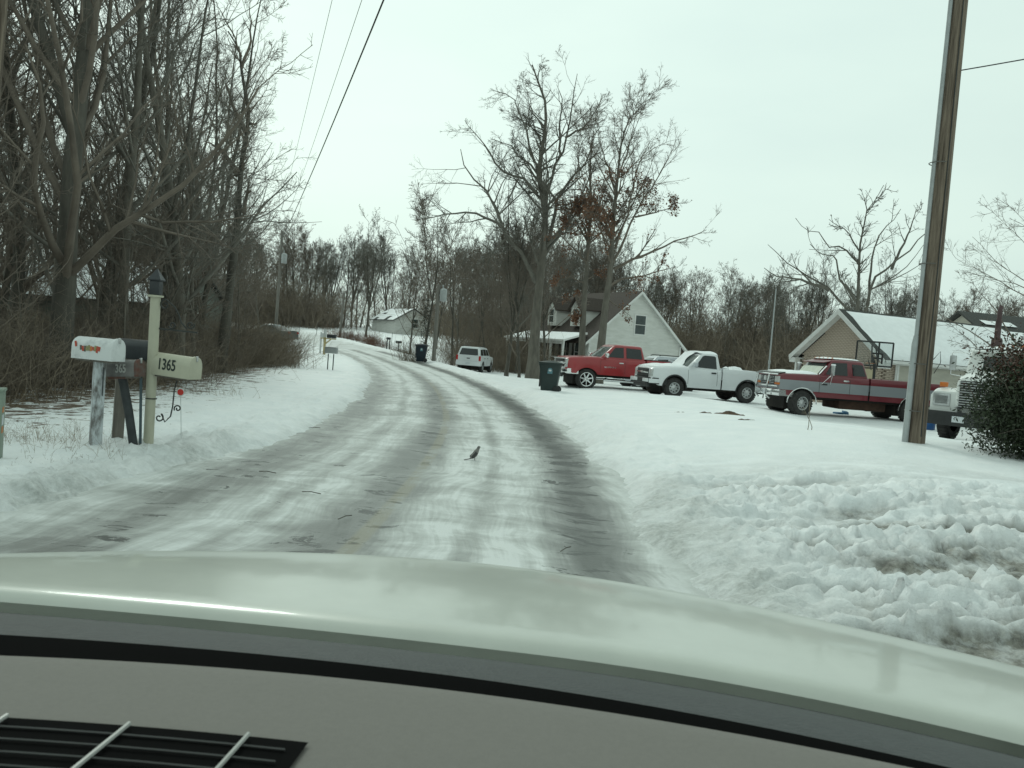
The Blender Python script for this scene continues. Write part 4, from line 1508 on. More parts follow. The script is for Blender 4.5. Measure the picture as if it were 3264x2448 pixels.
    rows.append(ring(xf1 - 0.05, xr1 + 0.04, wr - 0.045, zr - 0.025, 0.10))
    rows.append(ring(xf1 - 0.16, xr1 + 0.14, wr - 0.16, zr, 0.10))
    rows.append(ring(xf1 - 0.40, xr1 + 0.36, wr - 0.40, zr + 0.012, 0.05))
    vr = [[mb.bm.verts.new(p) for p in r] for r in rows]
    for a, b in zip(vr, vr[1:]):
        for k in range(len(a)):
            mb.bm.faces.new((a[k], a[(k + 1) % len(a)], b[(k + 1) % len(a)], b[k]))
    mb.bm.faces.new(vr[-1])
    mb.build('cab', P.get('cab_paint', paint), t, 50)
    # glass
    def screen(nm, fx, z0, z1, yf, material, off):
        g = MB()
        rowsP = []
        for z in np.linspace(z0, z1, 5):
            x = fx(z)
            yy = gw(z) - yf
            rowsP.append([(x + off - 0.05 * (k * k) * (1 if off > 0 else -1), yy * k, z) for k in np.linspace(-1, 1, 9)])
        g.grid(rowsP)
        return g.build(nm, material, t, 80)

    screen('windscreen', gx_f, zb + 0.05, zr - 0.11, 0.10, P.get('screen', M_GLASSL), 0.045)
    screen('rear_window', gx_r, zb + 0.12 if P.get('bed') else P.get('rw0', zb + 0.05), zr - 0.13, 0.22 if P.get('bed') else 0.10, M_GLASS, -0.045)
    for poly in P['windows']:
        for s in (-1, 1):
            g = MB()
            pts = [(x, s * (gw(z) + 0.006), z) for x, z in poly]
            g.poly(pts, (0, s * 0.004, 0))
            g.build('side_window', M_GLASS, t, None)
    # chassis, wheel wells
    ch = MB()
    ch.box(((nose + tail) / 2 - 0.05, 0, b0 + 0.10), (nose - tail - 0.5, 2 * W - 0.34, 0.34))
    ch.box((0.0, 0, Rt + 0.12), (2 * Ra - 0.02, 2 * W - 0.62, 0.7))
    ch.box((-wb, 0, Rt + 0.10), (2 * Ra - 0.02, 2 * W - 0.62, 0.62))
    ch.box((-wb, 0, Rt), (0.12, 2 * W - 0.5, 0.12))
    ch.box((-wb * 0.5, 0, b0 - 0.02), (wb * 0.7, 0.9, 0.18))
    ch.build('chassis', M_UNDER, t, 30)
    for a in axles:
        for s in (-1, 1):
            wheel(t, a, s * (W - 0.135), Rt, P.get('tw', 0.26), P['rim'], P['style'], P.get('steer', 0) if a == 0 else 0)
    # flare lips
    if P.get('lip'):
        for a in axles:
            for s in (-1, 1):
                f = MB()
                rr = Ra + 0.012
                f.tube([(a + rr * math.cos(R(k)), s * (W + 0.002 - 0.03 * (1 - math.sin(R(k)))), Rt + P.get('arch_sq', 1.0) * rr * math.sin(R(k))) for k in range(0, 181, 12)], P.get('lip_r', 0.028), 6)
                f.build('wheel_arch', P['lip'], t)
    # shut lines
    for xg in P.get('gaps', []):
        for s in (-1, 1):
            pts = [(y_, z_) for y_, z_ in side(xg, bx1)[:6] if z_ > b0 + 0.04]
            f = MB()
            f.tube([(xg, s * (y_ + 0.001), z_) for y_, z_ in pts], 0.006, 4)
            f.build('shut_line', M_BLACK, t)
    for xh in P.get('handles', []):
        for s in (-1, 1):
            f = MB()
            f.box((xh, s * (W + 0.004), zb - P.get('handle_dz', 0.17)), (0.20, 0.035, 0.05), 0.012)
            f.build('door_handle', P.get('handle_mat', M_BLACK), t)
    if P.get('mirror'):
        mx_, mz, ms, mm = P['mirror']
        for s in (-1, 1):
            f = MB()
            f.box((mx_, s * (W + 0.14), mz), (0.12, 0.24, ms), 0.035)
            f.box((mx_, s * (W + 0.0), mz - ms * 0.3), (0.06, 0.18, 0.05), 0.01)
            f.build('mirror', mm, t)
    return t, dict(top=top, gw=gw, gx_f=gx_f, side=side)


def front_boxes(t, name, boxes, material, bev=0.012):
    for c, s in boxes:
        f = MB()
        f.box(c, s, bev)
        f.build(name, material, t)


def bumper(t, name, x, w, z, h, d, material, sweep=0.10, parent=None):
    f = MB()
    secs = []
    for k in np.linspace(-1, 1, 13):
        xo = x - sweep * abs(k) ** 3
        secs.append([(xo - d, k * w, z - h / 2), (xo - 0.02, k * w, z - h / 2), (xo, k * w, z - h * 0.3), (xo, k * w, z + h * 0.3), (xo - 0.02, k * w, z + h / 2), (xo - d, k * w, z + h / 2), (xo - d, k * w, z - h / 2)])
    rows = [[f.bm.verts.new(p) for p in s] for s in secs]
    for a, b in zip(rows, rows[1:]):
        for k in range(6):
            f.bm.faces.new((a[k], a[k + 1], b[k + 1], b[k]))
    f.bm.faces.new(rows[0][:6])
    f.bm.faces.new(rows[-1][:6])
    return f.build(name, material, t, 40)


def snow_on(t, x0, x1, w, zf, thick, seed, name='snow', crest=0.0):
    """a cushion of snow over a panel: zf(x, y) is the panel height"""
    n, m = 15, 13
    top_, low = [], []
    for i, x in enumerate(np.linspace(x0, x1, n)):
        rt, rl = [], []
        for j, k in enumerate(np.linspace(-1, 1, m)):
            e = min(1, 4.2 * min(i / (n - 1), 1 - i / (n - 1)), 3.6 * (1 - abs(k)))
            e = math.sqrt(max(0, e))
            y = k * w * (1 + 0.04 * (float(vnoise(x * 4, seed, 3)) - 0.5))
            z = zf(x, y)
            rt.append((x, y, z + 0.004 + thick * e * (0.75 + 0.5 * float(vnoise(x * 3, y * 3, seed)))))
            rl.append((x, y, z - 0.006))
        top_.append(rt)
        low.append(rl)
    f = MB()
    f.grid(top_)
    f.grid([r[::-1] for r in low])
    o = f.build(name, M_SNOW, t, 70)
    return o


# ---- red crew cab
TR = 'pickup trucks parked side by side on the snowy drive'
HD = R(193)
P = dict(W=1.015, wb=3.645, nose=0.93, b0=0.66, R=0.43, Ra=0.53, xA=-0.62, zc=1.40, zn=1.30, zb=1.38, zr=1.99, cabR=-2.62, tail=-4.82, bed=True, zbed=1.42,
         xRf=-1.20, xRr=-2.50, wroof=0.78, paint=M_RED, rim=0.30, style='star', tw=0.30, arch_sq=0.93,
         windows=[[(-0.90, 1.44), (-1.24, 1.86), (-1.62, 1.88), (-1.62, 1.44)], [(-1.74, 1.44), (-1.74, 1.88), (-2.40, 1.86), (-2.46, 1.44)]],
         gaps=[-0.58, -1.68, -2.58], handles=[-1.50, -2.40], handle_mat=M_CHROME, mirror=(-0.78, 1.50, 0.20, M_CHROME))
red, k_ = vehicle('pickup_truck', 'bright red crew-cab pickup with chrome star wheels and bumper', 'pickup truck', (2.9, 37.3, Hz(2.9, 37.3) + 0.02), HD, P, TR)
nz = 0.93
g_ = MB(); g_.box((nz - 0.01, 0, 1.06), (0.06, 1.30, 0.36), 0.015); g_.build('grille', M_BLACK, red)
front_boxes(red, 'grille_bar', [((nz + 0.025, 0, 1.25), (0.05, 1.80, 0.045)), ((nz + 0.03, 0, 1.06), (0.05, 1.78, 0.075)), ((nz + 0.02, 0, 0.875), (0.05, 1.66, 0.04))], M_CHROME)
for s in (-1, 1):
    f = MB(); f.box((nz - 0.075, s * 0.80, 1.06), (0.16, 0.27, 0.36), 0.02); hl_ = f.build('headlight', M_LAMP, red)
    for zz in (1.15, 0.97):
        f = MB(); f.box((nz - 0.15, s * 0.915, zz), (0.13, 0.05, 0.11), 0.008); f.build('side_lamp', M_AMBER, hl_)
bb = bumper(red, 'bumper', nz + 0.10, 0.985, 0.735, 0.22, 0.5, M_CHROME, 0.16)
f = MB(); f.box((nz + 0.085, 0, 0.55), (0.08, 1.5, 0.16), 0.02); f.build('air_dam', M_BLACK, red)
for s in (-1, 1):
    f = MB(); f.box((nz + 0.01, s * 0.78, 0.74), (0.14, 0.20, 0.10), 0.02); f.build('fog_lamp', M_BLACK, bb)
    f = MB(); f.tube([(-0.75, s * 1.0, 0.44), (-2.45, s * 1.0, 0.44)], 0.05, 8); f.box((-0.9, s * 0.9, 0.50), (0.06, 0.2, 0.1)); f.box((-2.3, s * 0.9, 0.50), (0.06, 0.2, 0.1)); f.build('side_step', M_CHROME, red)
    f = MB(); f.box((-4.80, s * 0.93, 1.12), (0.05, 0.13, 0.42), 0.01); f.build('tail_lamp', M_REDLENS, red)
    o_ = text('door_lettering', 'SILVERADO', 0.085, M_CHROME, red, (-1.02, s * 1.019, 1.00), (math.pi / 2, 0, 0 if s < 0 else math.pi), 1.25, 0.001)
f = MB(); f.box((-3.7, 0, 1.435), (2.1, 1.86, 0.03), 0.008); f.build('bed_cover', M_BLACK, red)

# ---- white regular cab
P = dict(W=0.985, wb=3.02, nose=0.92, b0=0.44, R=0.385, Ra=0.475, xA=-0.55, zc=1.20, zn=1.12, zb=1.19, zr=1.80, cabR=-1.90, tail=-4.02, bed=True, zbed=1.24,
         xRf=-1.10, xRr=-1.80, wroof=0.76, paint=M_WHITE, rim=0.215, style='steel', lip=M_BLACK, lip_r=0.034,
         windows=[[(-0.80, 1.235), (-1.13, 1.66), (-1.22, 1.70), (-1.62, 1.70), (-1.68, 1.66), (-1.70, 1.21)]],
         gaps=[-0.52, -1.72], handles=[-1.56], handle_dz=0.14, mirror=(-0.72, 1.33, 0.16, M_SILVER))
whi, k_ = vehicle('pickup_truck', 'white regular-cab pickup with snow on its bonnet, roof and windscreen', 'pickup truck', (5.92, 33.4, Hz(5.92, 33.4) + 0.01), HD, P, TR)
nz = 0.92
g_ = MB(); g_.box((nz - 0.005, 0, 0.885), (0.06, 1.16, 0.34), 0.03); g_.build('grille', M_BLACK, whi)
f = MB(); f.box((nz + 0.025, 0, 0.90), (0.03, 1.14, 0.055), 0.01); f.build('grille_bar', M_CHROME, whi)
f = MB(); f.poly([(nz + 0.042, -0.14, 0.885), (nz + 0.042, -0.05, 0.885), (nz + 0.042, -0.05, 0.865), (nz + 0.042, 0.05, 0.865), (nz + 0.042, 0.05, 0.885), (nz + 0.042, 0.14, 0.885),
                  (nz + 0.042, 0.14, 0.935), (nz + 0.042, 0.05, 0.935), (nz + 0.042, 0.05, 0.955), (nz + 0.042, -0.05, 0.955), (nz + 0.042, -0.05, 0.935), (nz + 0.042, -0.14, 0.935)], (0.015, 0, 0)); f.build('emblem', M_LAMP, whi, None)
for s in (-1, 1):
    f = MB(); f.box((nz - 0.09, s * 0.76, 0.90), (0.19, 0.27, 0.28), 0.03); hl_ = f.build('headlight', M_LAMP, whi)
    f = MB(); f.box((nz - 0.20, s * 0.885, 0.94), (0.14, 0.045, 0.22), 0.01); f.build('side_lamp', M_AMBER, hl_)
bb = bumper(whi, 'bumper', nz + 0.12, 0.965, 0.60, 0.24, 0.55, M_BLACK, 0.18)
for s in (-1, 1):
    f = MB(); f.box((nz - 0.08, s * 0.972, 0.60), (0.42, 0.02, 0.16), 0.006); f.build('bumper_end', M_WHITE, bb)
    f = MB(); f.box((nz + 0.105, s * 0.55, 0.61), (0.04, 0.55, 0.13), 0.015); f.build('bumper_plate', M_WHITE, bb)
f = MB(); f.box((nz + 0.03, 0, 0.42), (0.12, 1.5, 0.14), 0.03); f.build('air_dam', M_BLACK, whi)
for s in (-1, 1):
    f = MB(); f.box((-4.0, s * 0.90, 0.95), (0.05, 0.13, 0.42), 0.01); f.build('tail_lamp', M_REDLENS, whi)
snow_on(whi, -0.56, 0.80, 0.80, lambda x, y: k_['top'](x) + 0.03 * (1 - (y / 0.9) ** 2), 0.07, 3)
snow_on(whi, -1.85, -1.04, 0.70, lambda x, y: 1.80 + 0.012 - 0.05 * (y / 0.72) ** 4 - 0.05 * max(0, (-1.70 - x) / 0.15) ** 2, 0.06, 5)
# snow clinging to the far half of the windscreen
gf = k_['gx_f']
f = MB()
f.grid([[(gf(z) + 0.055 + 0.05 * math.sqrt(max(0, min(1, 3 * (0.25 - y) / 0.4))) - 0.05 * (y / 0.8) ** 2, y, z + 0.01) for y in np.linspace(-0.76, 0.22 - 0.1 * math.sin(z * 9), 9)] for z in np.linspace(1.21, 1.80, 9)])
f.build('windscreen_snow', M_SNOW, whi, 70)
f = MB(); f.lathe([(0.02, 0), (0.28, 0.0), (0.34, 0.10), (0.22, 0.22), (0.02, 0.25)], 14, (-2.75, 0.3, 1.12)); f.lathe([(0.02, 0), (0.1, 0.0), (0.13, 0.14), (0.02, 0.2)], 10, (-2.3, 0.45, 1.14)); f.build('bed_snow', M_SNOW, whi, 60)
# lumber in its bed
lum = thing('lumber_stack', 'pale yellow boards sticking up from the white pickup bed', 'lumber', (9.2, 34.0, Hz(9.2, 34.0)), HD)
M_LUM = mat('pale_board', (0.50, 0.42, 0.24), 0.7, var=0.15, scale=6, stretch=(0.3, 4, 4))
for i, (x, y, z, l_, a) in enumerate(((0, 0, 1.17, 1.5, 0.10), (0.05, 0.13, 1.20, 1.4, 0.13), (-0.1, -0.14, 1.22, 1.3, 0.08))):
    f = MB(); f.box((x, y, z), (l_, 0.12, 0.035), 0.004, (0, a, 0.05 * i)); f.build('board', M_LUM, lum)

# ---- two-tone extended cab
P = dict(W=1.0, wb=3.94, nose=0.80, b0=0.66, R=0.42, Ra=0.50, xA=-0.62, zc=1.40, zn=1.36, zb=1.40, zr=1.96, cabR=-2.32, tail=-5.05, bed=True, zbed=1.40,
         xRf=-1.00, xRr=-2.18, wroof=0.80, paint=M_TWOTONE, cab_paint=M_MAROON, rim=0.225, style='steel10', tw=0.30, lip=M_CHROME, lip_r=0.022, nose_drop=0.03, nose_taper=0.05,
         windows=[[(-0.78, 1.44), (-1.03, 1.84), (-1.55, 1.86), (-1.55, 1.44)], [(-1.74, 1.46), (-1.72, 1.84), (-2.10, 1.83), (-2.20, 1.46)]],
         gaps=[-0.56, -1.63], handles=[-1.48], handle_mat=M_CHROME, handle_dz=0.14, steer=0.25, screen=M_GLASSL)
frd, k_ = vehicle('pickup_truck', 'maroon and grey two-tone extended-cab pickup with bull bar and orange roof lights', 'pickup truck', (9.5, 29.4, Hz(9.5, 29.4) + 0.01), R(187), P, TR)
nz = 0.80
g_ = MB(); g_.box((nz, 0, 1.13), (0.06, 1.10, 0.30), 0.015); g_.build('grille', M_BLACK, frd)
for k in range(5):
    f = MB(); f.box((nz + 0.035, 0.0, 1.03 + 0.05 * k), (0.02, 1.08, 0.016), 0.004); f.build('grille_bar', M_CHROME, frd)
for s in (-1, 1):
    f = MB(); f.box((nz - 0.03, s * 0.76, 1.16), (0.12, 0.36, 0.20), 0.015); hl_ = f.build('headlight', M_LAMP, frd)
    f = MB(); f.box((nz - 0.04, s * 0.76, 1.015), (0.13, 0.38, 0.075), 0.01); f.build('side_lamp', M_AMBER, hl_)
    f = MB(); f.lathe([(0.001, 0.05), (0.075, 0.05), (0.085, 0.02), (0.05, -0.06)], 16, (nz + 0.17, s * 0.22, 1.17), 'X'); f.build('spot_lamp', M_LAMP, frd)
bb = bumper(frd, 'bumper', nz + 0.14, 0.985, 0.72, 0.20, 0.5, M_CHROME, 0.12)
f = MB(); f.box((nz + 0.145, 0.12, 0.72), (0.012, 0.30, 0.15), 0.004); f.build('number_plate', M_PLATE, bb)
f = MB()
for s in (-1, 1):
    f.tube([(nz + 0.10, s * 0.45, 0.50), (nz + 0.24, s * 0.45, 0.62), (nz + 0.22, s * 0.45, 0.95), (nz + 0.16, s * 0.45, 1.33)], 0.032, 7)
for z in (0.93, 1.33):
    f.tube([(nz + 0.06, -0.92, z), (nz + 0.19, -0.6, z), (nz + 0.20, 0, z), (nz + 0.19, 0.6, z), (nz + 0.06, 0.92, z)], 0.022, 6)
f.build('bull_bar', M_CHROME, frd)
f = MB(); f.box((nz - 0.10, 0, 1.385), (0.24, 1.70, 0.035), 0.01, (0, 0.16, 0)); f.build('bonnet_guard', M_BRONZE, frd)
f = MB(); f.box((-0.90, 0, 1.865), (0.30, 1.56, 0.03), 0.008, (0, 0.22, 0)); f.build('sun_visor', M_MAROON, frd)
for k in range(5):
    f = MB(); f.lathe([(0.045, 0.0), (0.042, 0.03), (0.02, 0.06)], 10, (-1.12, -0.6 + 0.3 * k, 1.955)); f.build('roof_lamp', M_AMBER, frd)
for s in (-1, 1):
    f = MB(); f.box((-0.86, s * 1.24, 1.58), (0.07, 0.17, 0.34), 0.02); mir = f.build('mirror', M_STEEL, frd)
    f = MB(); f.tube([(-0.86, s * 0.98, 1.42), (-0.86, s * 1.22, 1.44)], 0.012, 5); f.tube([(-0.86, s * 1.2, 1.44), (-0.62, s * 1.0, 1.10)], 0.011, 5); f.tube([(-0.88, s * 1.2, 1.44), (-0.93, s * 1.0, 1.12)], 0.011, 5); f.build('mirror_arm', M_CHROME, mir)
    f = MB(); f.box((-0.86, s * 1.24, 1.765), (0.10, 0.18, 0.06), 0.025); f.build('mirror_snow', M_SNOW, mir)
    f = MB(); f.box((0.0 - 0.72, s * 1.004, 1.10), (0.22, 0.01, 0.05), 0.003); f.build('badge', M_BLACK, frd)
    f = MB(); f.box((-5.04, s * 0.93, 1.10), (0.05, 0.12, 0.40), 0.01); f.build('tail_lamp', M_REDLENS, frd)
f = MB(); f.box((-2.3, 0.1, 0.52), (1.7, 1.2, 0.42), 0.05); f.build('underside_shade_box', M_RUSTSHADE, frd)  # dark rusty box stands for the shaded underside and an object behind it
snow_on(frd, -0.62, 0.62, 0.84, lambda x, y: k_['top'](x) + 0.03 * (1 - (y / 0.9) ** 2), 0.075, 8)
snow_on(frd, -2.12, -1.05, 0.66, lambda x, y: 1.96 + 0.012, 0.05, 9)
gf2 = k_['gx_f']
f = MB(); f.grid([[(gf2(z) + 0.062 - 0.05 * (y / 0.8) ** 2, y, z) for y in np.linspace(-0.78, 0.70, 8)] for z in np.linspace(1.42, 1.70, 5)]); f.build('windscreen_frost', mat('frost', (0.46, 0.50, 0.42), 0.5, var=0.15, scale=5), frd, 70)
f = MB(); f.tube([(gf2(1.42) + 0.02, 0.86, 1.43), (gf2(1.74) + 0.02, 0.84, 1.72)], 0.022, 6); f.build('pillar_trim', M_CHROME, frd)

# ---- silver estate behind the red pickup, roof only above the bonnet line
PS = dict(W=0.93, wb=2.75, nose=0.90, b0=0.34, R=0.36, Ra=0.44, xA=-0.35, zc=1.06, zn=0.95, zb=1.08, zr=1.74, cabR=-3.70, tail=-3.72, xRf=-1.00, xRr=-3.45, wroof=0.68, paint=M_SILVER,
          rim=0.22, style='steel', windows=[[(-0.68, 1.12), (-1.05, 1.56), (-1.60, 1.60), (-1.60, 1.12)], [(-1.70, 1.12), (-1.70, 1.60), (-2.50, 1.60), (-2.55, 1.12)], [(-2.65, 1.12), (-2.62, 1.60), (-3.25, 1.56), (-3.45, 1.12)]],
          gaps=[-0.45, -1.65, -2.6], handles=[-1.45, -2.4])
est, _k = vehicle('estate_car', 'silver estate car with black roof rails parked behind the red pickup', 'car', (6.2, 44.5, Hz(6.2, 44.5) + 0.01), HD, PS)
for s in (-1, 1):
    f = MB(); f.tube([(-1.15, s * 0.60, 1.755), (-1.25, s * 0.60, 1.80), (-3.15, s * 0.60, 1.80), (-3.3, s * 0.60, 1.745)], 0.022, 6); f.build('roof_rail', M_BLACK, est)

# ---- white estate by the copse, seen from behind
PD = dict(W=0.90, wb=2.95, nose=0.88, b0=0.46, R=0.37, Ra=0.45, xA=-0.45, zc=1.16, zn=1.08, zb=1.18, zr=1.80, cabR=-3.88, tail=-3.90, xRf=-1.05, xRr=-3.60, wroof=0.70, paint=M_WHITE,
          rim=0.20, style='steel', rw0=1.22, windows=[[(-0.78, 1.22), (-1.10, 1.62), (-1.66, 1.66), (-1.66, 1.22)], [(-1.76, 1.22), (-1.76, 1.66), (-2.55, 1.66), (-2.60, 1.22)], [(-2.70, 1.22), (-2.68, 1.66), (-3.40, 1.62), (-3.55, 1.22)]],
          gaps=[-0.45, -1.7, -2.65], handles=[-1.5, -2.45])
sx_, sy_ = -2.55, 64.6
sub, _k = vehicle('estate_car', 'white high estate car with red tail lamps parked by the copse', 'car', (sx_, sy_, Hz(sx_, sy_ - 2) + 0.05), R(80), PD)
for s in (-1, 1):
    f = MB(); f.box((-3.87, s * 0.82, 1.0), (0.08, 0.16, 0.36), 0.03); f.build('tail_lamp', M_REDLENS, sub)
bumper_o = MB(); bumper_o.box((-3.92, 0, 0.62), (0.18, 1.76, 0.30), 0.05); bp2 = bumper_o.build('bumper', M_WHITE, sub)
f = MB(); f.box((-4.015, 0, 0.64), (0.012, 0.32, 0.15), 0.003); f.build('number_plate', M_PLATE, bp2)
f = MB(); f.box((-3.92, 0, 0.98), (0.03, 0.22, 0.06), 0.01); f.build('tailgate_handle', M_BLACK, sub)
for s in (-1, 1):
    f = MB(); f.tube([(-1.3, s * 0.58, 1.80), (-1.4, s * 0.58, 1.86), (-3.2, s * 0.58, 1.86), (-3.3, s * 0.58, 1.80)], 0.02, 6); f.build('roof_rail', M_BLACK, sub)

# ---- dark saloon behind the thicket
PC = dict(W=0.88, wb=2.7, nose=0.90, b0=0.28, R=0.32, Ra=0.39, xA=-0.45, zc=0.92, zn=0.78, zb=0.94, zr=1.42, cabR=-2.85, tail=-3.75, xRf=-1.2, xRr=-2.2, wroof=0.62, paint=M_TEAL, rim=0.2, style='steel',
          rw0=0.99, windows=[[(-0.95, 0.98), (-1.25, 1.27), (-1.6, 1.30), (-1.6, 0.98)], [(-1.7, 0.98), (-1.7, 1.30), (-2.1, 1.27), (-2.5, 0.98)]])
sal, _k = vehicle('saloon_car', 'dark teal saloon car half hidden behind the thicket', 'car', (-22.6, 74.5, Hz(-22.6, 74.5)), R(165), PC)
for s in (-1, 1):
    f = MB(); f.box((-3.72, s * 0.70, 0.80), (0.10, 0.34, 0.16), 0.03); f.build('tail_lamp', M_REDLENS, sal)

# ---- white lorry behind the bush
lx, ly = 12.45, 22.5
lor = thing('lorry', 'white bonneted lorry with slatted grille and upright exhaust stack behind the bush', 'lorry', (lx, ly, Hz(lx, ly) - 0.02), R(222))
f = MB()
secs = []
for x, w, z0, z1 in ((0.62, 0.50, 0.95, 1.62), (0.58, 0.56, 0.92, 1.72), (0.40, 0.60, 0.9, 1.80), (-0.4, 0.70, 0.9, 1.88), (-1.3, 0.86, 0.9, 1.95)):
    secs.append([(x, w, z0), (x, w, z1 - 0.16), (x, w - 0.05, z1 - 0.06), (x, w - 0.16, z1), (x, 0, z1 + 0.03), (x, -w + 0.16, z1), (x, -w + 0.05, z1 - 0.06), (x, -w, z1 - 0.16), (x, -w, z0)])
loft('bonnet', secs, M_WHITE2, lor)
for s in (-1, 1):
    secs = []
    for x in np.linspace(-1.25, 0.52, 15):
        d = (x + 0.35)
        b = 0.70 if abs(d) > 0.62 else 0.55 + math.sqrt(max(0, 0.66 ** 2 - d * d))
        tz = 1.42 - 0.10 * max(0, (x - 0.2) / 0.32) ** 2 - 0.35 * max(0, (-0.6 - x) / 0.65) ** 2
        b = min(b, tz - 0.08)
        secs.append([(x, s * 1.22, b), (x, s * 1.22, tz - 0.12), (x, s * 1.16, tz - 0.03), (x, s * 1.05, tz), (x, s * 0.52, tz), (x, s * 0.52, b)])
    fd = loft('fender', secs, M_WHITE2, lor)
    f = MB(); f.box((0.525, s * 0.93, 1.10), (0.04, 0.34, 0.24), 0.012); hl_ = f.build('headlight', M_LAMP, fd)
    f = MB(); f.box((0.535, s * 0.93, 1.10), (0.02, 0.44, 0.33), 0.012); f.build('headlight_bezel', M_STEEL, fd)
    f = MB(); f.box((0.28, s * 1.0, 1.50), (0.10, 0.20, 0.13), 0.02); f.build('indicator', M_AMBER, fd)
    for a in (-0.35, -4.2):
        wheel(lor, a, s * 1.02, 0.52, 0.30, 0.29, 'steel10')
f = MB(); f.box((0.60, 0, 1.28), (0.06, 0.94, 0.72), 0.02); f.build('grille', M_BLACK, lor)
for k in range(11):
    f = MB(); f.box((0.64, 0, 0.96 + 0.064 * k), (0.03, 0.96, 0.026), 0.006); f.build('grille_slat', M_STEEL, lor)
bb = bumper(lor, 'bumper', 0.86, 1.24, 0.62, 0.36, 0.30, M_BLACK, 0.16)
f = MB(); f.box((0.866, -0.35, 0.62), (0.012, 0.30, 0.16), 0.003); f.build('number_plate', M_PLATE, bb)
f = MB(); f.box((0.80, 0.75, 0.80), (0.06, 0.05, 0.06), 0.01); f.build('tow_hook', M_STEEL, bb)
mb = MB()
rows = [ring(-1.2, -2.9, 1.05, 0.95, 0.1), ring(-1.2, -2.9, 1.08, 1.75, 0.1), ring(-1.35, -2.9, 1.03, 2.45, 0.1), ring(-1.42, -2.85, 0.98, 2.56, 0.1), ring(-1.6, -2.7, 0.8, 2.62, 0.1)]
vr = [[mb.bm.verts.new(p) for p in r] for r in rows]
for a, b in zip(vr, vr[1:]):
    for k in range(len(a)):
        mb.bm.faces.new((a[k], a[(k + 1) % len(a)], b[(k + 1) % len(a)], b[k]))
mb.bm.faces.new(vr[-1]); mb.bm.faces.new(vr[0])
cab_ = mb.build('cab', M_WHITE2, lor, 50)
f = MB(); f.grid([[(-1.185 - 0.15 * (z - 1.75) / 0.7 - 0.03 * (y / 0.9) ** 2, y, z) for y in np.linspace(-0.9, 0.9, 7)] for z in (1.86, 2.1, 2.36)]); f.build('windscreen', M_GLASS, lor, 80)
f = MB(); f.box((-1.28, 0, 2.50), (0.34, 2.0, 0.05), 0.02, (0, 0.12, 0)); f.build('sun_visor', M_WHITE2, lor)
snow_on(lor, -2.8, -1.35, 0.95, lambda x, y: 2.575 - 0.02 * y * y, 0.08, 12)
for k in range(3):
    f = MB(); f.lathe([(0.04, 0), (0.04, 0.04), (0.015, 0.06)], 10, (-1.5, -0.25 + 0.25 * k, 2.66)); f.build('roof_lamp', M_AMBER, lor)
for s in (-1, 1):
    f = MB(); f.tube([(-3.05, s * 0.95, 1.0), (-3.05, s * 0.95, 3.45)], 0.085, 12); f.tube([(-3.05, s * 0.95, 3.45), (-3.05, s * 0.95, 3.75), (-3.12, s * 0.95, 3.9)], [0.07, 0.07, 0.06], 12); f.lathe([(0.14, 2.55), (0.15, 2.62), (0.15, 2.9), (0.13, 2.96)], 14, (-3.05, s * 0.95, 0)); f.build('exhaust_stack', mat('stack_brown', (0.075, 0.045, 0.045), 0.5, 0.3, var=0.3, scale=6), lor)
    f = MB(); f.tube([(-1.35, s * 1.05, 2.42), (-1.15, s * 1.40, 2.42), (-1.15, s * 1.42, 2.38), (-1.15, s * 1.42, 1.80), (-1.3, s * 1.1, 1.75)], 0.014, 5); mir = f.build('mirror_arm', M_CHROME, lor)
    f = MB(); f.box((-1.15, s * 1.38, 2.12), (0.06, 0.18, 0.42), 0.02); f.build('mirror', M_STEEL, mir)
f = MB(); f.box((-3.2, 0, 0.75), (6.0, 0.9, 0.32), 0.02); f.box((-0.35, 0, 0.52), (0.14, 1.8, 0.14)); f.box((-4.2, 0, 0.52), (0.16, 1.8, 0.16)); f.build('chassis', M_UNDER, lor)
f = MB(); f.box((-4.75, 0, 1.45), (3.0, 2.3, 1.1), 0.03); f.build('load_body', M_UNDER, lor)

# ------------------------------------------------------------------ buildings
M_SIDING = mat('white_siding', (0.60, 0.60, 0.56), 0.7, var=0.12, scale=1.2, col2=(0.66, 0.66, 0.63), stretch=(1, 1, 4))
M_SIDING2 = mat('cream_siding', (0.44, 0.42, 0.36), 0.7, var=0.10, scale=1.2, stretch=(1, 1, 4))
M_TRIM = mat('white_trim', (0.64, 0.64, 0.62), 0.6, var=0.08, scale=4)
M_SHINGLE = mat('brown_shingle', (0.055, 0.043, 0.036), 0.95, var=0.4, scale=14, bump=0.4)
M_SHINGLEG = mat('grey_shingle', (0.050, 0.052, 0.048), 0.95, var=0.4, scale=14, bump=0.4)
M_BRICK = mat('buff_brick', (0.43, 0.35, 0.28), 0.9, var=0.25, scale=7, col2=(0.56, 0.46, 0.38))
M_MORTAR = mat('mortar', (0.22, 0.19, 0.16), 0.95, var=0.2, scale=10)
M_WINDOW = mat('window_pane', (0.045, 0.06, 0.06), 0.12, var=0.3, scale=2, spec=0.7)
M_SHUTTER = mat('dark_shutter', (0.025, 0.027, 0.027), 0.6, var=0.2, scale=8)
M_GREYWALL = mat('grey_green_wall', (0.14, 0.155, 0.135), 0.85, var=0.15, scale=2)


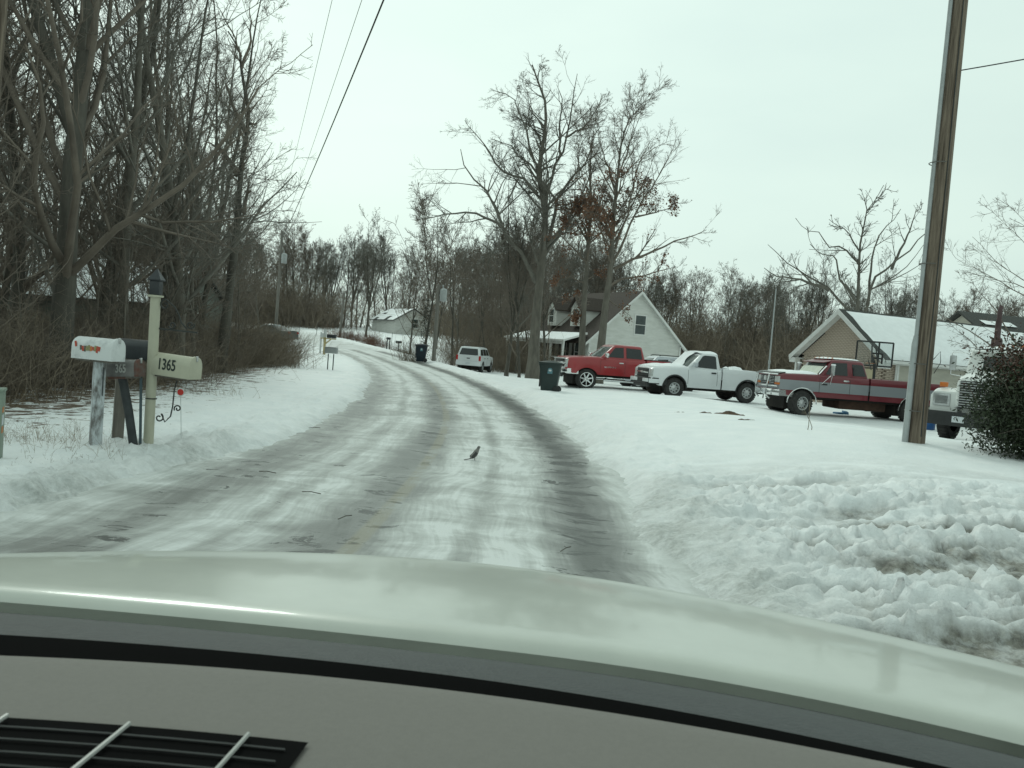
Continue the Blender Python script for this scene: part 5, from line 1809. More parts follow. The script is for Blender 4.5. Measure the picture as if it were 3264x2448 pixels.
def lapboards(t, name, x, y0, y1, z0, z1, step, material, ytop=None, out=1, axis='x', clip=None):
    """horizontal boards on the wall plane at x (axis x) or y; clip(z) -> (lo, hi) limits"""
    z = z0
    made = {}
    while z < z1 - 0.02:
        zt = min(z + step, z1)
        a = clip(z) if clip else (y0, y1)
        b = clip(zt) if clip else (y0, y1)
        if a[1] - a[0] < 0.06:
            break
        if b[1] - b[0] < 0.02:
            m_ = (b[0] + b[1]) / 2
            b = (m_ - 0.01, m_ + 0.01)
        f = MB()
        o0, o1, w = out * 0.028, out * 0.008, out * -0.02
        P0 = [(o0, a[0], z), (o0, a[1], z), (o1, b[1], zt), (o1, b[0], zt)]
        P1 = [(w, a[0], z), (w, a[1], z), (w, b[1], zt), (w, b[0], zt)]
        tr = (lambda p: (x + p[0], p[1], p[2])) if axis == 'x' else (lambda p: (p[1], x + p[0], p[2]))
        v0 = [f.bm.verts.new(tr(p)) for p in P0]
        v1 = [f.bm.verts.new(tr(p)) for p in P1]
        f.bm.faces.new(v0)
        for k in range(4):
            f.bm.faces.new((v0[k], v1[k], v1[(k + 1) % 4], v0[(k + 1) % 4]))
        f.build(name, material, t, None)
        z += step


def slab(t, name, p, thick, material):
    """roof plane through four points, thickness straight down"""
    f = MB()
    f.poly(p, (0, 0, -thick))
    return f.build(name, material, t, None)


def snow_slab(t, name, p00, p10, p11, p01, thick, nu, nv, seed, ragged=0.0, keep=None):
    """snow lying on the roof quad p00-p10-p11-p01 with an uneven edge"""
    P00, P10, P11, P01 = map(np.array, (p00, p10, p11, p01))
    top_, low = [], []
    for i in range(nu + 1):
        a, b = [], []
        for j in range(nv + 1):
            u, v = i / nu, j / nv
            if ragged:
                if i in (0, nu):
                    u += (1 if i == 0 else -1) * ragged * rnd.random()
                if j in (0, nv):
                    v += (1 if j == 0 else -1) * ragged * 0.5 * rnd.random()
            q = P00 * (1 - u) * (1 - v) + P10 * u * (1 - v) + P11 * u * v + P01 * (1 - u) * v
            e = min(1.0, 3.0 * min(i, nu - i, j, nv - j) / 3.0)
            a.append(tuple(q + np.array([0, 0, 0.005 + thick * math.sqrt(e) * (0.85 + 0.3 * float(vnoise(q[0], q[1], seed)))])))
            b.append(tuple(q - np.array([0, 0, 0.02])))
        top_.append(a)
        low.append(b)
    f = MB()
    n, m = nu + 1, nv + 1
    T = [[f.bm.verts.new(q) for q in r] for r in top_]
    B = [[f.bm.verts.new(q) for q in r] for r in low]
    for i in range(nu):
        for j in range(nv):
            if keep is None or keep(i / nu, j / nv):
                f.bm.faces.new((T[i][j], T[i + 1][j], T[i + 1][j + 1], T[i][j + 1]))
    if keep is None:
        for i in range(nu):
            f.bm.faces.new((B[i][0], B[i + 1][0], T[i + 1][0], T[i][0]))
            f.bm.faces.new((T[i][nv], T[i + 1][nv], B[i + 1][nv], B[i][nv]))
        for j in range(nv):
            f.bm.faces.new((T[0][j], T[0][j + 1], B[0][j + 1], B[0][j]))
            f.bm.faces.new((B[nu][j], B[nu][j + 1], T[nu][j + 1], T[nu][j]))
    return f.build(name, M_SNOW, t, 50)


def window(t, c, w, h, axis, out, shutters=False):
    """window on a wall: frame proud, pane set back, sill"""
    fr = MB()
    x, y, z = c
    def B(f, du, dz, su, sz, d, off=0.0):
        if axis == 'x':
            f.box((x + out * off, y + du, z + dz), (d, su, sz), 0.0)
        else:
            f.box((x + du, y + out * off, z + dz), (su, d, sz), 0.0)
    B(fr, -w / 2 - 0.05, 0, 0.10, h + 0.2, 0.09)
    B(fr, w / 2 + 0.05, 0, 0.10, h + 0.2, 0.09)
    B(fr, 0, h / 2 + 0.05, w, 0.10, 0.086)
    B(fr, 0, -h / 2 - 0.05, w, 0.10, 0.086)
    o = fr.build('window', M_TRIM, t, None)
    p = MB(); B(p, 0, 0, w, h, 0.03, 0.005); p.build('pane', M_WINDOW, o, None)
    s = MB(); B(s, 0, 0, w, 0.05, 0.05, 0.01); s.build('glazing_bar', M_TRIM, o, None)
    if shutters:
        for k in (-1, 1):
            q = MB(); B(q, k * (w / 2 + 0.30), 0, 0.36, h + 0.15, 0.05, 0.03); q.build('shutter', M_SHUTTER, o, None)
    return o


# ---- white cape house
hs = thing('house', 'white two-storey house with steep gable, dormers and snowy porch roof', 'house', (7.6, 75.3, Hz(7.6, 75.3) - 0.05), R(294))
L, D, wh, rh = 5.5, 4.4, 2.75, 6.85
f = MB()
f.box((0, 0, wh / 2), (2 * L - 0.04, 2 * D - 0.04, wh))
for s in (-1, 1):
    f.poly([(s * (L - 0.02), -D + 0.02, wh), (s * (L - 0.02), D - 0.02, wh), (s * (L - 0.02), 0, rh - 0.1)], (-s * 0.1, 0, 0))
f.build('wall', M_SIDING, hs, None)
sl = (rh - wh) / D
gclip = lambda z: (-D, D) if z < wh else (-(rh - z) / sl + 0.02, (rh - z) / sl - 0.02)
lapboards(hs, 'siding_board', L, -D, D, 0.35, rh - 0.1, 0.21, M_SIDING, clip=gclip)
lapboards(hs, 'siding_board', -D, -L, L, 0.35, wh, 0.21, M_SIDING, out=-1, axis='y')
ov, og = 0.45, 0.35
for s in (-1, 1):
    ze = wh - sl * ov
    pr = [(-L - og, s * (D + ov), ze + 0.16), (L + og, s * (D + ov), ze + 0.16), (L + og, 0, rh + 0.16), (-L - og, 0, rh + 0.16)]
    rf_ = slab(hs, 'roof', pr, 0.14, M_SHINGLE)
    tr_ = MB(); tr_.poly([(L + og + 0.02, s * (D + ov), ze - 0.10), (L + og + 0.02, s * (D + ov), ze + 0.13), (L + og + 0.02, 0, rh + 0.13), (L + og + 0.02, 0, rh - 0.10)], (0.04, 0, 0)); tr_.build('bargeboard', M_TRIM, rf_, None)
    so = MB(); so.poly([(L + 0.03, s * (D + ov), ze - 0.02), (L + og + 0.01, s * (D + ov), ze - 0.02), (L + og + 0.01, 0, rh - 0.02), (L + 0.03, 0, rh - 0.02)], (0, 0, 0.03)); so.build('soffit', M_TRIM, rf_, None)
f = MB(); f.box((L + 0.06, -D + 0.08, wh / 2), (0.05, 0.14, wh), 0); f.box((L + 0.06, D - 0.08, wh / 2), (0.05, 0.14, wh), 0); f.build('corner_trim', M_TRIM, hs, None)
window(hs, (L + 0.02, 0.25, 4.25), 0.95, 1.5, 'x', 1)
# the back dormer's roof peeps over the right slope
f = MB(); f.poly([(0.5, 1.2, 6.35), (3.0, 1.2, 6.35), (3.0, 4.0, 5.2), (0.5, 4.0, 5.2)], (0, 0, -0.14)); f.build('shed_dormer_roof', M_TRIM, hs, None)
# dormers on the front slope
for xd in (-2.3, 2.1):
    f = MB()
    f.box((xd, -2.75, 4.55), (1.7, 2.4, 1.5))
    f.poly([(xd - 0.85, -3.95, 5.3), (xd + 0.85, -3.95, 5.3), (xd, -3.95, 6.05)], (0, 2.6, 0))
    dm = f.build('dormer', M_SIDING, hs, None)
    for s in (-1, 1):
        slab(dm, 'dormer_roof', [(xd + s * 1.1, -4.2, 5.18), (xd + s * 1.1, -1.2, 5.18), (xd, -1.2, 6.25), (xd, -4.2, 6.25)], 0.10, M_SHINGLE)
    window(dm, (xd, -3.97, 4.65), 0.8, 1.1, 'y', -1)
# porch along the front, roof under snow
f = MB()
f.poly([(-L, -D - 0.02, 3.25), (L - 0.2, -D - 0.02, 3.25), (L + 0.5, -D - 2.5, 2.55), (-L - 0.3, -D - 2.5, 2.55)], (0, 0, -0.14))
pr_ = f.build('porch_roof', M_TRIM, hs, None)
snow_slab(hs, 'roof_snow', (-L - 0.2, -D - 2.45, 2.57), (L + 0.45, -D - 2.45, 2.57), (L - 0.25, -D - 0.1, 3.23), (-L, -D - 0.1, 3.23), 0.12, 14, 5, 3)
f = MB(); f.box((0.1, -D - 2.32, 2.33), (2 * L + 0.3, 0.14, 0.26)); f.build('porch_beam', M_TRIM, hs, None)
for k in range(6):
    f = MB(); f.box((-L + 0.1 + k * (2 * L) / 5, -D - 2.3, 1.25), (0.16, 0.16, 1.95), 0.01); f.build('porch_post', M_TRIM, hs, None)
f = MB(); f.box((0, -D - 1.25, 0.16), (2 * L + 0.2, 2.5, 0.28)); f.build('porch_floor', M_TRIM, hs, None)
for k in range(5):
    xa = -L + 0.1 + k * (2 * L) / 5
    f = MB(); f.box((xa + L / 5, -D - 2.3, 1.15), (2 * L / 5 - 0.18, 0.07, 0.09)); f.build('porch_rail', M_TRIM, hs, None)
    f = MB(); f.box((xa + L / 5, -D - 2.3, 0.45), (2 * L / 5 - 0.18, 0.06, 0.08)); f.build('porch_rail', M_TRIM, hs, None)
for xw in (-3.6, -1.2, 1.4, 3.8):
    window(hs, (xw, -D - 0.03, 1.65), 0.8, 1.5, 'y', -1, True)

# ---- brick-gabled garage wing
gx_, gy_ = 19.7, 41.8
gs = thing('garage', 'low garage with buff brick gable, cream siding and snow-covered roof', 'garage', (gx_, gy_, 0.0), R(203.5))
L, D, wh, rh = 5.0, 2.55, 2.55, 4.45
sl = (rh - wh) / D
f = MB()
f.box((0, 0, wh / 2), (2 * L - 0.1, 2 * D - 0.1, wh))
for s in (-1, 1):
    f.poly([(s * (L - 0.05), -D + 0.05, wh), (s * (L - 0.05), D - 0.05, wh), (s * (L - 0.05), 0, rh - 0.08)], (-s * 0.1, 0, 0))
f.build('wall', M_MORTAR, gs, None)
gclip = lambda z: (-D, D) if z < wh else (-(rh - z) / sl, (rh - z) / sl)
bw, bh, bj = 0.215, 0.066, 0.012
bm0 = MB(); bm0.box((0, 0, 0), (0.09, bw - bj, bh), 0.0)
b_o = bm0.build('brick', M_BRICK, gs, None, (L - 0.035, 0, -50))
BRICKME = b_o.data
bpy.data.objects.remove(b_o)
spots = []
z = 0.06
row = 0
while z < rh - 0.1:
    lo, hi = gclip(z + bh / 2)
    y = -D + bw / 2 + (bw / 2 if row % 2 else 0)
    while y < D - bw * 0.4:
        if y - bw / 2 > lo - 0.02 and y + bw / 2 < hi + 0.02 and not (1.3 < y < 2.05 and z < 1.95):
            spots.append((y, z + bh / 2))
        y += bw
    z += bh + bj
    row += 1
spots.sort(key=lambda p: -p[1])
for y, z in spots[:300]:
    o_ = link('brick', BRICKME, gs, (L - 0.035 + 0.006 * (rnd.random() - 0.5), y, z))
rest = []
bv = np.array([v.co for v in BRICKME.vertices])
bf_ = np.array([list(p.vertices) for p in BRICKME.polygons])
for y, z in spots[300:]:
    rest.append((bv + np.array([L - 0.035 + 0.006 * (rnd.random() - 0.5), y, z]), bf_))
# return of the brickwork on the side wall
row, z = 0, 0.06
while z < wh - 0.08:
    for k in range(3):
        v = bv[:, [1, 0, 2]]
        rest.append((v + np.array([L - 0.12 - k * bw - (bw / 2 if row % 2 else 0), D - 0.035, z + bh / 2]), bf_))
    z += bh + bj
    row += 1
link('brickwork', new_mesh('brickwork', *join(rest), M_BRICK, None), gs)['kind'] = 'stuff'
lapboards(gs, 'siding_board', D - 0.03, -L, L - 0.78, 0.15, wh, 0.175, M_SIDING2, out=1, axis='y')
f = MB(); f.box((L - 0.78, D + 0.01, wh / 2), (0.11, 0.10, wh)); f.build('corner_trim', M_TRIM, gs, None)
f = MB(); f.box((L - 0.04, 1.68, 0.98), (0.06, 0.72, 1.9), 0.0); f.build('side_panel', mat('pale_panel', (0.46, 0.40, 0.27), 0.7, var=0.08), gs, None)
ov, og = 0.42, 0.42
for s in (-1, 1):
    ze = wh - sl * ov
    pr = [(-L - og, s * (D + ov), ze + 0.14), (L + og, s * (D + ov), ze + 0.14), (L + og, 0, rh + 0.14), (-L - og, 0, rh + 0.14)]
    rf_ = slab(gs, 'roof', pr, 0.10, M_SHINGLEG)
    f = MB(); f.poly([(L + og + 0.01, s * (D + ov), ze - 0.12), (L + og + 0.01, s * (D + ov), ze + 0.12), (L + og + 0.01, 0, rh + 0.12), (L + og + 0.01, 0, rh - 0.12)], (0.04, 0, 0)); f.build('bargeboard', M_TRIM, rf_, None)
    f = MB(); f.poly([(L + 0.02, s * (D + ov), ze - 0.06), (L + og, s * (D + ov), ze - 0.06), (L + og, 0, rh - 0.06), (L + 0.02, 0, rh - 0.06)], (0, 0, 0.04)); f.build('soffit', M_TRIM, rf_, None)
    f = MB(); f.box((0, s * (D + ov + 0.05), ze + 0.06), (2 * L + 2 * og, 0.10, 0.13), 0.02); f.build('gutter', M_TRIM, rf_, None)
    f = MB(); f.box((0, s * (D + ov / 2 + 0.02), ze - 0.03), (2 * L, ov - 0.02, 0.03)); f.build('eave_soffit', M_TRIM, rf_, None)
    f = MB(); f.box((L + og - 0.16, s * (D + ov * 0.55), ze - 0.12), (0.32, 0.40, 0.24), 0.0); f.build('eave_return', M_TRIM, rf_, None)
    snow_slab(gs, 'roof_snow', (-L - og + 0.02, s * (D + ov - 0.02), ze + 0.15), (L + og - 0.28, s * (D + ov - 0.02), ze + 0.15), (L + og - 0.28, s * 0.12, rh + 0.15 - 0.12 * sl), (-L - og + 0.02, s * 0.12, rh + 0.15 - 0.12 * sl), 0.07, 26, 8, 4, 0.012)
f = MB(); f.tube([(L - 0.62, D + 0.08, 0.1), (L - 0.62, D + 0.08, wh - 0.35), (L - 0.62, D + 0.40, wh - 0.12)], 0.04, 6); f.build('downpipe', M_TRIM, gs)
f = MB(); f.box((L - 1.0, -D - 0.75, 2.25), (0.9, 0.9, 0.12), 0.02); f.box((L - 0.65, -D - 1.1, 1.1), (0.12, 0.12, 2.2)); f.build('side_porch', M_TRIM, gs, None)
f = MB(); f.lathe([(0.62, 0.0), (0.6, 0.06), (0.25, 0.30), (0.03, 0.36)], 8, (L - 1.0, -D - 0.75, 2.31)); f.build('porch_snow', M_SNOW, gs, 30)

# ---- long low house behind it
h2 = thing('house', 'long low house with patchy snow and bare ridge behind the garage', 'house', (32.5, 47.5, 0), R(284))
L, D, wh, rh = 9.5, 4.3, 2.7, 5.25
sl = (rh - wh) / D
f = MB(); f.box((0, 0, wh / 2), (2 * D, 2 * L, wh))
f.poly([(-D, -L + 0.02, wh), (D, -L + 0.02, wh), (0, -L + 0.02, rh - 0.05)], (0, 0.1, 0)); f.poly([(-D, L - 0.02, wh), (D, L - 0.02, wh), (0, L - 0.02, rh - 0.05)], (0, -0.1, 0))
f.build('wall', M_SIDING2, h2, None)
for s in (-1, 1):
    ze = wh - sl * 0.4
    slab(h2, 'roof', [(s * (D + 0.4), -L - 0.3, ze + 0.12), (s * (D + 0.4), L + 0.3, ze + 0.12), (0, L + 0.3, rh + 0.12), (0, -L - 0.3, rh + 0.12)], 0.10, M_SHINGLEG)
    snow_slab(h2, 'roof_snow', (s * (D + 0.38), -L - 0.28, ze + 0.13), (s * (D + 0.38), L + 0.28, ze + 0.13), (s * 0.75, L + 0.28, rh + 0.13 - 0.75 * sl), (s * 0.75, -L - 0.28, rh + 0.13 - 0.75 * sl), 0.06, 30, 8, 7, 0.0,
              keep=(lambda u, v: v < 0.72 or float(vnoise(u * 14, v * 3, 9)) > 0.42))
for yw in (-5, 0, 5):
    window(h2, (D + 0.02, yw, 1.5), 1.2, 1.2, 'x', 1)

# ---- small far house, dark shed, house in the wood
def plain_house(name, label, cat, x, y, rot, L, D, wh, rh, wall, roofm, snow=0.6, wins=(), zoff=0.0):
    t = thing(name, label, cat, (x, y, Hz(x, y) - 0.1 + zoff), R(rot))
    sl = (rh - wh) / D
    f = MB(); f.box((0, 0, wh / 2), (2 * L, 2 * D, wh))
    for s in (-1, 1):
        f.poly([(s * L, -D, wh), (s * L, D, wh), (s * L, 0, rh)], (-s * 0.1, 0, 0))
    f.build('wall', wall, t, None)
    for s in (-1, 1):
        ze = wh - sl * 0.35
        slab(t, 'roof', [(-L - 0.3, s * (D + 0.35), ze + 0.12), (L + 0.3, s * (D + 0.35), ze + 0.12), (L + 0.3, 0, rh + 0.12), (-L - 0.3, 0, rh + 0.12)], 0.10, roofm)
        if snow:
            snow_slab(t, 'roof_snow', (-L - 0.28, s * (D + 0.33), ze + 0.13), (L + 0.05, s * (D + 0.33), ze + 0.13), (L + 0.05, s * 0.1, rh + 0.13 - 0.1 * sl), (-L - 0.28, s * 0.1, rh + 0.13 - 0.1 * sl), 0.07, 16, 7, 5, 0.0,
                      keep=(lambda u, v: float(vnoise(u * 9, v * 5, 19)) < snow + 0.15))
    for c, w, h in wins:
        window(t, c, w, h, 'x', 1)
    return t

plain_house('house', 'small white house with snow-patched roof beyond the far field', 'house', -15.9, 118.5, 300, 4.2, 2.6, 1.9, 3.45, M_SIDING, M_SHINGLEG, 0.6, [((4.22, 0.2, 1.55), 0.9, 1.1)])
plain_house('shed', 'dark shed with a little roof snow at the foot of the far wood', 'shed', -27.5, 122.0, 275, 2.6, 2.0, 1.5, 2.4, mat('dark_shed', (0.035, 0.042, 0.048), 0.9, var=0.3), M_SHINGLEG, 0.35)
plain_house('house', 'grey-green house with snowy roof glimpsed through the roadside wood', 'house', -22.5, 49.0, 350, 4.5, 3.4, 2.7, 4.9, M_GREYWALL, M_SHINGLEG, 0.8, [((4.52, 0.5, 1.7), 0.8, 1.1)])

# ------------------------------------------------------------------ poles, wires, street things
M_POLE = mat('pole_wood', (0.13, 0.095, 0.068), 0.9, var=0.5, scale=5, bump=0.8, bscale=20, stretch=(4, 4, 0.18), col2=(0.235, 0.19, 0.145), thresh=(0.36, 0.62))
M_POLEG = mat('weathered_pole', (0.19, 0.18, 0.16), 0.9, var=0.3, scale=4, bump=0.4, stretch=(3, 3, 0.3))
M_PVC = mat('grey_conduit', (0.34, 0.36, 0.36), 0.5, var=0.12, scale=6)
M_DKMETAL = mat('dull_strap', (0.12, 0.115, 0.105), 0.6, 0.3, var=0.2)
M_WIRE = mat('black_wire', (0.03, 0.032, 0.032), 0.6, var=0.1)
M_TRANS = mat('transformer_grey', (0.36, 0.38, 0.38), 0.45, 0.2, var=0.1, scale=5)


def pole(name, label, x, y, h, r0, r1, material, lean=(0, 0), transformer=None, zb=None):
    t = thing(name, label, 'utility pole', (x, y, (Hz(x, y) if zb is None else zb) - 0.1))
    f = MB(); f.tube([(lean[0] * k / 10, lean[1] * k / 10, h * k / 10) for k in range(11)], [r0 + (r1 - r0) * k / 10 for k in range(11)], 16); f.build('shaft', material, t)
    if transformer:
        f = MB(); f.lathe([(0.10, -0.42), (0.24, -0.38), (0.25, 0.36), (0.20, 0.44), (0.05, 0.50)], 16, (0.36, -0.12, transformer)); tr = f.build('transformer', M_TRANS, t)
        f = MB(); f.lathe([(0.04, 0.5), (0.06, 0.56), (0.04, 0.62), (0.06, 0.68), (0.02, 0.74)], 8, (0.30, -0.12, transformer)); f.build('insulator', M_PVC, tr)
        f = MB(); f.box((0.13, -0.05, transformer), (0.2, 0.08, 0.12)); f.build('bracket', M_STEEL, tr)
    return t


px_, py_ = 7.38, 15.55
up = pole('utility_pole', 'tall wooden utility pole with grey conduit standing in the snowy yard', px_, py_, 10.2, 0.170, 0.140, M_POLE)
f = MB(); f.tube([(-0.205, -0.05, 0.0), (-0.20, -0.05, 1.95), (-0.19, -0.05, 2.1)], [0.055, 0.055, 0.042], 10); f.build('conduit', M_PVC, up)
f = MB(); f.tube([(-0.188, -0.05, 2.1), (-0.165, -0.05, 10.0)], 0.036, 8); f.build('cable_guard', M_PVC, up)
f = MB(); f.tube([(0.02, -0.176, 0.3), (0.0, -0.172, 1.5), (0.02, -0.168, 3.0), (0.01, -0.16, 6.0), (0.0, -0.148, 9.8)], 0.010, 5); f.build('ground_wire', M_WIRE, up)
for z in (0.75, 1.6, 3.4, 5.2):
    f = MB(); f.tube([(0.20 * math.cos(R(a)) - 0.03, 0.19 * math.sin(R(a)), z) for a in range(90, 280, 15)], 0.010, 4); f.build('strap', M_DKMETAL, up)
f = MB(); f.tube([(0.13, -0.11, 1.7), (0.23, -0.14, 1.85), (0.26, -0.12, 1.65), (0.17, -0.10, 1.45)], 0.007, 4); f.build('loose_wire', M_WIRE, up)

pole('utility_pole', 'brown wooden utility pole rising beside the roadside wood', -8.32, 13.0, 10.0, 0.185, 0.16, M_POLE, (0.30, 0.0))
pole('utility_pole', 'weathered pole with pale transformer in front of the copse', -5.60, 60.0, 5.7, 0.15, 0.12, M_POLEG, transformer=5.0, zb=-0.1)
pole('utility_pole', 'slim grey pole leaning beside the reddish brush', -18.6, 91.0, 4.9, 0.14, 0.11, M_POLEG, (0.16, 0))
pole('utility_pole', 'dark thin pole with transformer rising over the thicket', -21.0, 75.2, 9.6, 0.14, 0.11, M_POLEG, transformer=7.2)
fl = thing('flagpole', 'thin bare metal flagpole standing between the white house and garage', 'flagpole', (13.35, 45, Hz(13.35, 45) - 0.05))
f = MB(); f.tube([(0, 0, 0), (0, 0, 2.2), (0, 0, 5.8)], [0.05, 0.045, 0.03], 8); f.build('shaft', M_TRANS, fl)
f = MB(); f.lathe([(0.06, 1.85), (0.07, 1.9), (0.07, 2.0), (0.06, 2.05)], 8); f.build('coupling', M_TRANS, fl)


def wire(label, a, b, sag, r, group=None):
    a, b = Vector(a), Vector(b)
    m = (a + b) / 2
    f = MB()
    f.tube([tuple(a.lerp(b, k / 24) - m + Vector((0, 0, -sag * 4 * (k / 24) * (1 - k / 24)))) for k in range(25)], r, 5)
    o = f.build('overhead_wire', M_WIRE, None, 60, tuple(m))
    return tag(o, label, 'wire', group)


wire('thick black overhead cable running along the road', (13.0, -34, 10.3), (-20.9, 75.1, 9.6), 1.05, 0.020)
wire('thin overhead wire next to the thick cable', (12.4, -34, 10.6), (-21.1, 75.2, 10.1), 1.2, 0.007, 'thin overhead wires')
wire('thin overhead wire farthest from the thick cable', (11.6, -34, 10.6), (-21.6, 75.2, 10.1), 1.2, 0.006, 'thin overhead wires')
wire('black service wire leaving the utility pole with the conduit', (px_ + 0.16, py_, 7.25), (16.5, 10.5, 8.9), 0.15, 0.011)

# ---- mailboxes
M_MBW = mat('mailbox_white', (0.52, 0.54, 0.55), 0.5, var=0.25, scale=6, col2=(0.62, 0.64, 0.64), thresh=(0.25, 0.5))
M_MBC = mat('mailbox_cream', (0.44, 0.43, 0.335), 0.5, var=0.06, scale=6)
M_MBB = mat('mailbox_black', (0.022, 0.026, 0.030), 0.45, var=0.3, scale=8)
M_MBG = mat('mailbox_galvanised', (0.16, 0.155, 0.15), 0.55, 0.3, var=0.35, scale=5)
M_WOODG = mat('weathered_wood', (0.17, 0.155, 0.135), 0.9, var=0.35, scale=5, bump=0.5, stretch=(4, 4, 0.4))
M_WOODW = mat('peeling_white_wood', (0.19, 0.18, 0.17), 0.85, var=0.3, scale=7, col2=(0.50, 0.53, 0.55), thresh=(0.40, 0.56), bump=0.4, stretch=(1.5, 1.5, 0.5))
M_WOODY = mat('yellow_wood', (0.46, 0.38, 0.20), 0.8, var=0.15, scale=5)
M_DKPOST = mat('dark_post', (0.04, 0.045, 0.047), 0.8, var=0.35, scale=6)
M_IRON = mat('black_iron', (0.03, 0.032, 0.03), 0.6, var=0.2)
M_REDR = mat('red_reflector', (0.62, 0.03, 0.02), 0.3, var=0.1)
M_RUSTR = mat('rust_red', (0.22, 0.07, 0.045), 0.85, var=0.45, scale=14, col2=(0.12, 0.10, 0.09))
M_STICK = [mat('sticker_red', (0.42, 0.07, 0.04), 0.6, var=0.3, scale=40), mat('sticker_orange', (0.48, 0.17, 0.05), 0.6, var=0.3, scale=40),
           mat('sticker_olive', (0.26, 0.25, 0.12), 0.6, var=0.3, scale=40), mat('sticker_dark', (0.10, 0.09, 0.07), 0.6, var=0.3, scale=40)]
M_INK = mat('black_number', (0.018, 0.028, 0.024), 0.5, var=0.1)
M_INKW = mat('pale_number', (0.40, 0.40, 0.38), 0.6, var=0.2, scale=20)


def mailbox(t, c, L, W, Hh, material, yaw, pitch=0.0, flag=True, door_mat=None):
    """arched box along local x, door at +x"""
    n = 10
    prof = [(-W / 2, 0), (-W / 2, Hh - W / 2)] + [(-W / 2 * math.cos(math.pi * k / n), Hh - W / 2 + W / 2 * math.sin(math.pi * k / n)) for k in range(1, n)] + [(W / 2, Hh - W / 2), (W / 2, 0)]
    secs = [[(x, y * s, z * (s if z > 0.02 else 1)) for y, z in prof] for x, s in ((-L / 2, 0.97), (-L / 2 + 0.012, 1.0), (L / 2 - 0.03, 1.0), (L / 2 - 0.028, 0.985))]
    o = loft('box', secs, material, t, True, 40)
    o.location = c
    o.rotation_euler = (0, pitch, yaw)
    secs = [[(x, y * s, z * s) for y, z in prof] for x, s in ((L / 2 - 0.03, 1.03), (L / 2 + 0.004, 1.03), (L / 2 + 0.012, 0.97))]
    d = loft('door', secs, door_mat or material, o, True, 40)
    f = MB(); f.box((L / 2 + 0.012, 0, Hh * 0.93), (0.03, 0.03, 0.07), 0.006); f.build('latch', M_STEEL, o)
    f = MB(); f.box((0, 0, -0.012), (L * 0.86, W * 0.7, 0.024), 0.0); f.build('base_board', M_WOODG, o, None)
    return o


mwx, mwy = -5.25, 10.9
mw = thing('mailbox', 'dented white mailbox with peeling red stickers on a flaking white post', 'mailbox', (mwx, mwy, Hz(mwx, mwy)), 0)
f = MB(); f.box((0, 0, 0.54), (0.135, 0.135, 1.28), 0.006, (0, 0, 0.62)); f.build('post', M_WOODW, mw, 30)
f = MB(); f.box((0.078, -0.052, 0.88), (0.006, 0.05, 0.36), 0.0, (0, 0, 0.62)); f.build('post_slot', M_DKPOST, mw, None)
bx_ = mailbox(mw, (-0.03, 0, 1.15), 0.62, 0.24, 0.28, M_MBW, R(-17))
for i in range(11):
    f = MB()
    f.box((-0.19 + 0.032 * i + (-0.05 if i == 0 else 0), -0.1225, 0.135 + (0.05 if i == 0 else 0.012 * rnd.uniform(-1, 1))), (0.022 + 0.012 * rnd.random(), 0.004, 0.045 + 0.04 * rnd.random()), 0.0, (0, 0.25 * rnd.uniform(-1, 1), 0))
    f.build('sticker_scrap', M_STICK[[0, 3, 0, 3, 2, 2, 1, 0, 2, 0, 0][i]], bx_, None)

bkx, bky = -5.24, 11.5
mk = thing('mailbox', 'black mailbox on a grey weathered wooden post behind the white mailbox', 'mailbox', (bkx, bky, Hz(bkx, bky)), 0)
f = MB(); f.box((0, 0, 0.54), (0.14, 0.14, 1.26), 0.008, (0.01, 0.01, 0.5)); f.build('post', M_WOODG, mk, 30)
mailbox(mk, (0.16, 0, 1.17), 0.52, 0.20, 0.26, M_MBB, R(-12))

mox, moy = -4.86, 11.15
mo = thing('mailbox', 'old dented grey mailbox with rusty door on a leaning dark post', 'mailbox', (mox, moy, Hz(mox, moy)), 0)
f = MB(); f.tube([(0.03, 0, -0.15), (-0.10, 0, 0.5), (-0.21, 0, 0.94)], 0.055, 12); f.build('post', M_DKPOST, mo)
ob = mailbox(mo, (-0.17, 0, 0.945), 0.46, 0.17, 0.22, M_MBG, R(-14), R(-5), door_mat=M_RUSTR)
text('number', '365', 0.15, M_INKW, ob, (0.0, -0.0875, 0.10), (math.pi / 2, 0, 0), 0.72, 0.003)
f = MB(); f.box((-0.19, 0, 0.93), (0.34, 0.14, 0.03), 0.0, (0, R(-5), 0)); f.build('bracket', M_RUSTR, mo, None)
st_ = thing('steel_stake', 'dark steel fence stake leaning against the cream mailbox post', 'stake', (-4.80, 11.18, Hz(-4.8, 11.18)), 0)
f = MB(); f.box((-0.015, 0, 0.48), (0.035, 0.008, 1.2), 0.0, (0, R(-2.5), 0.4)); f.box((-0.015, 0.012, 0.48), (0.007, 0.03, 1.2), 0.0, (0, R(-2.5), 0.4)); f.build('stake_bar', mat('stake_teal', (0.05, 0.075, 0.085), 0.7, var=0.3), st_, None)

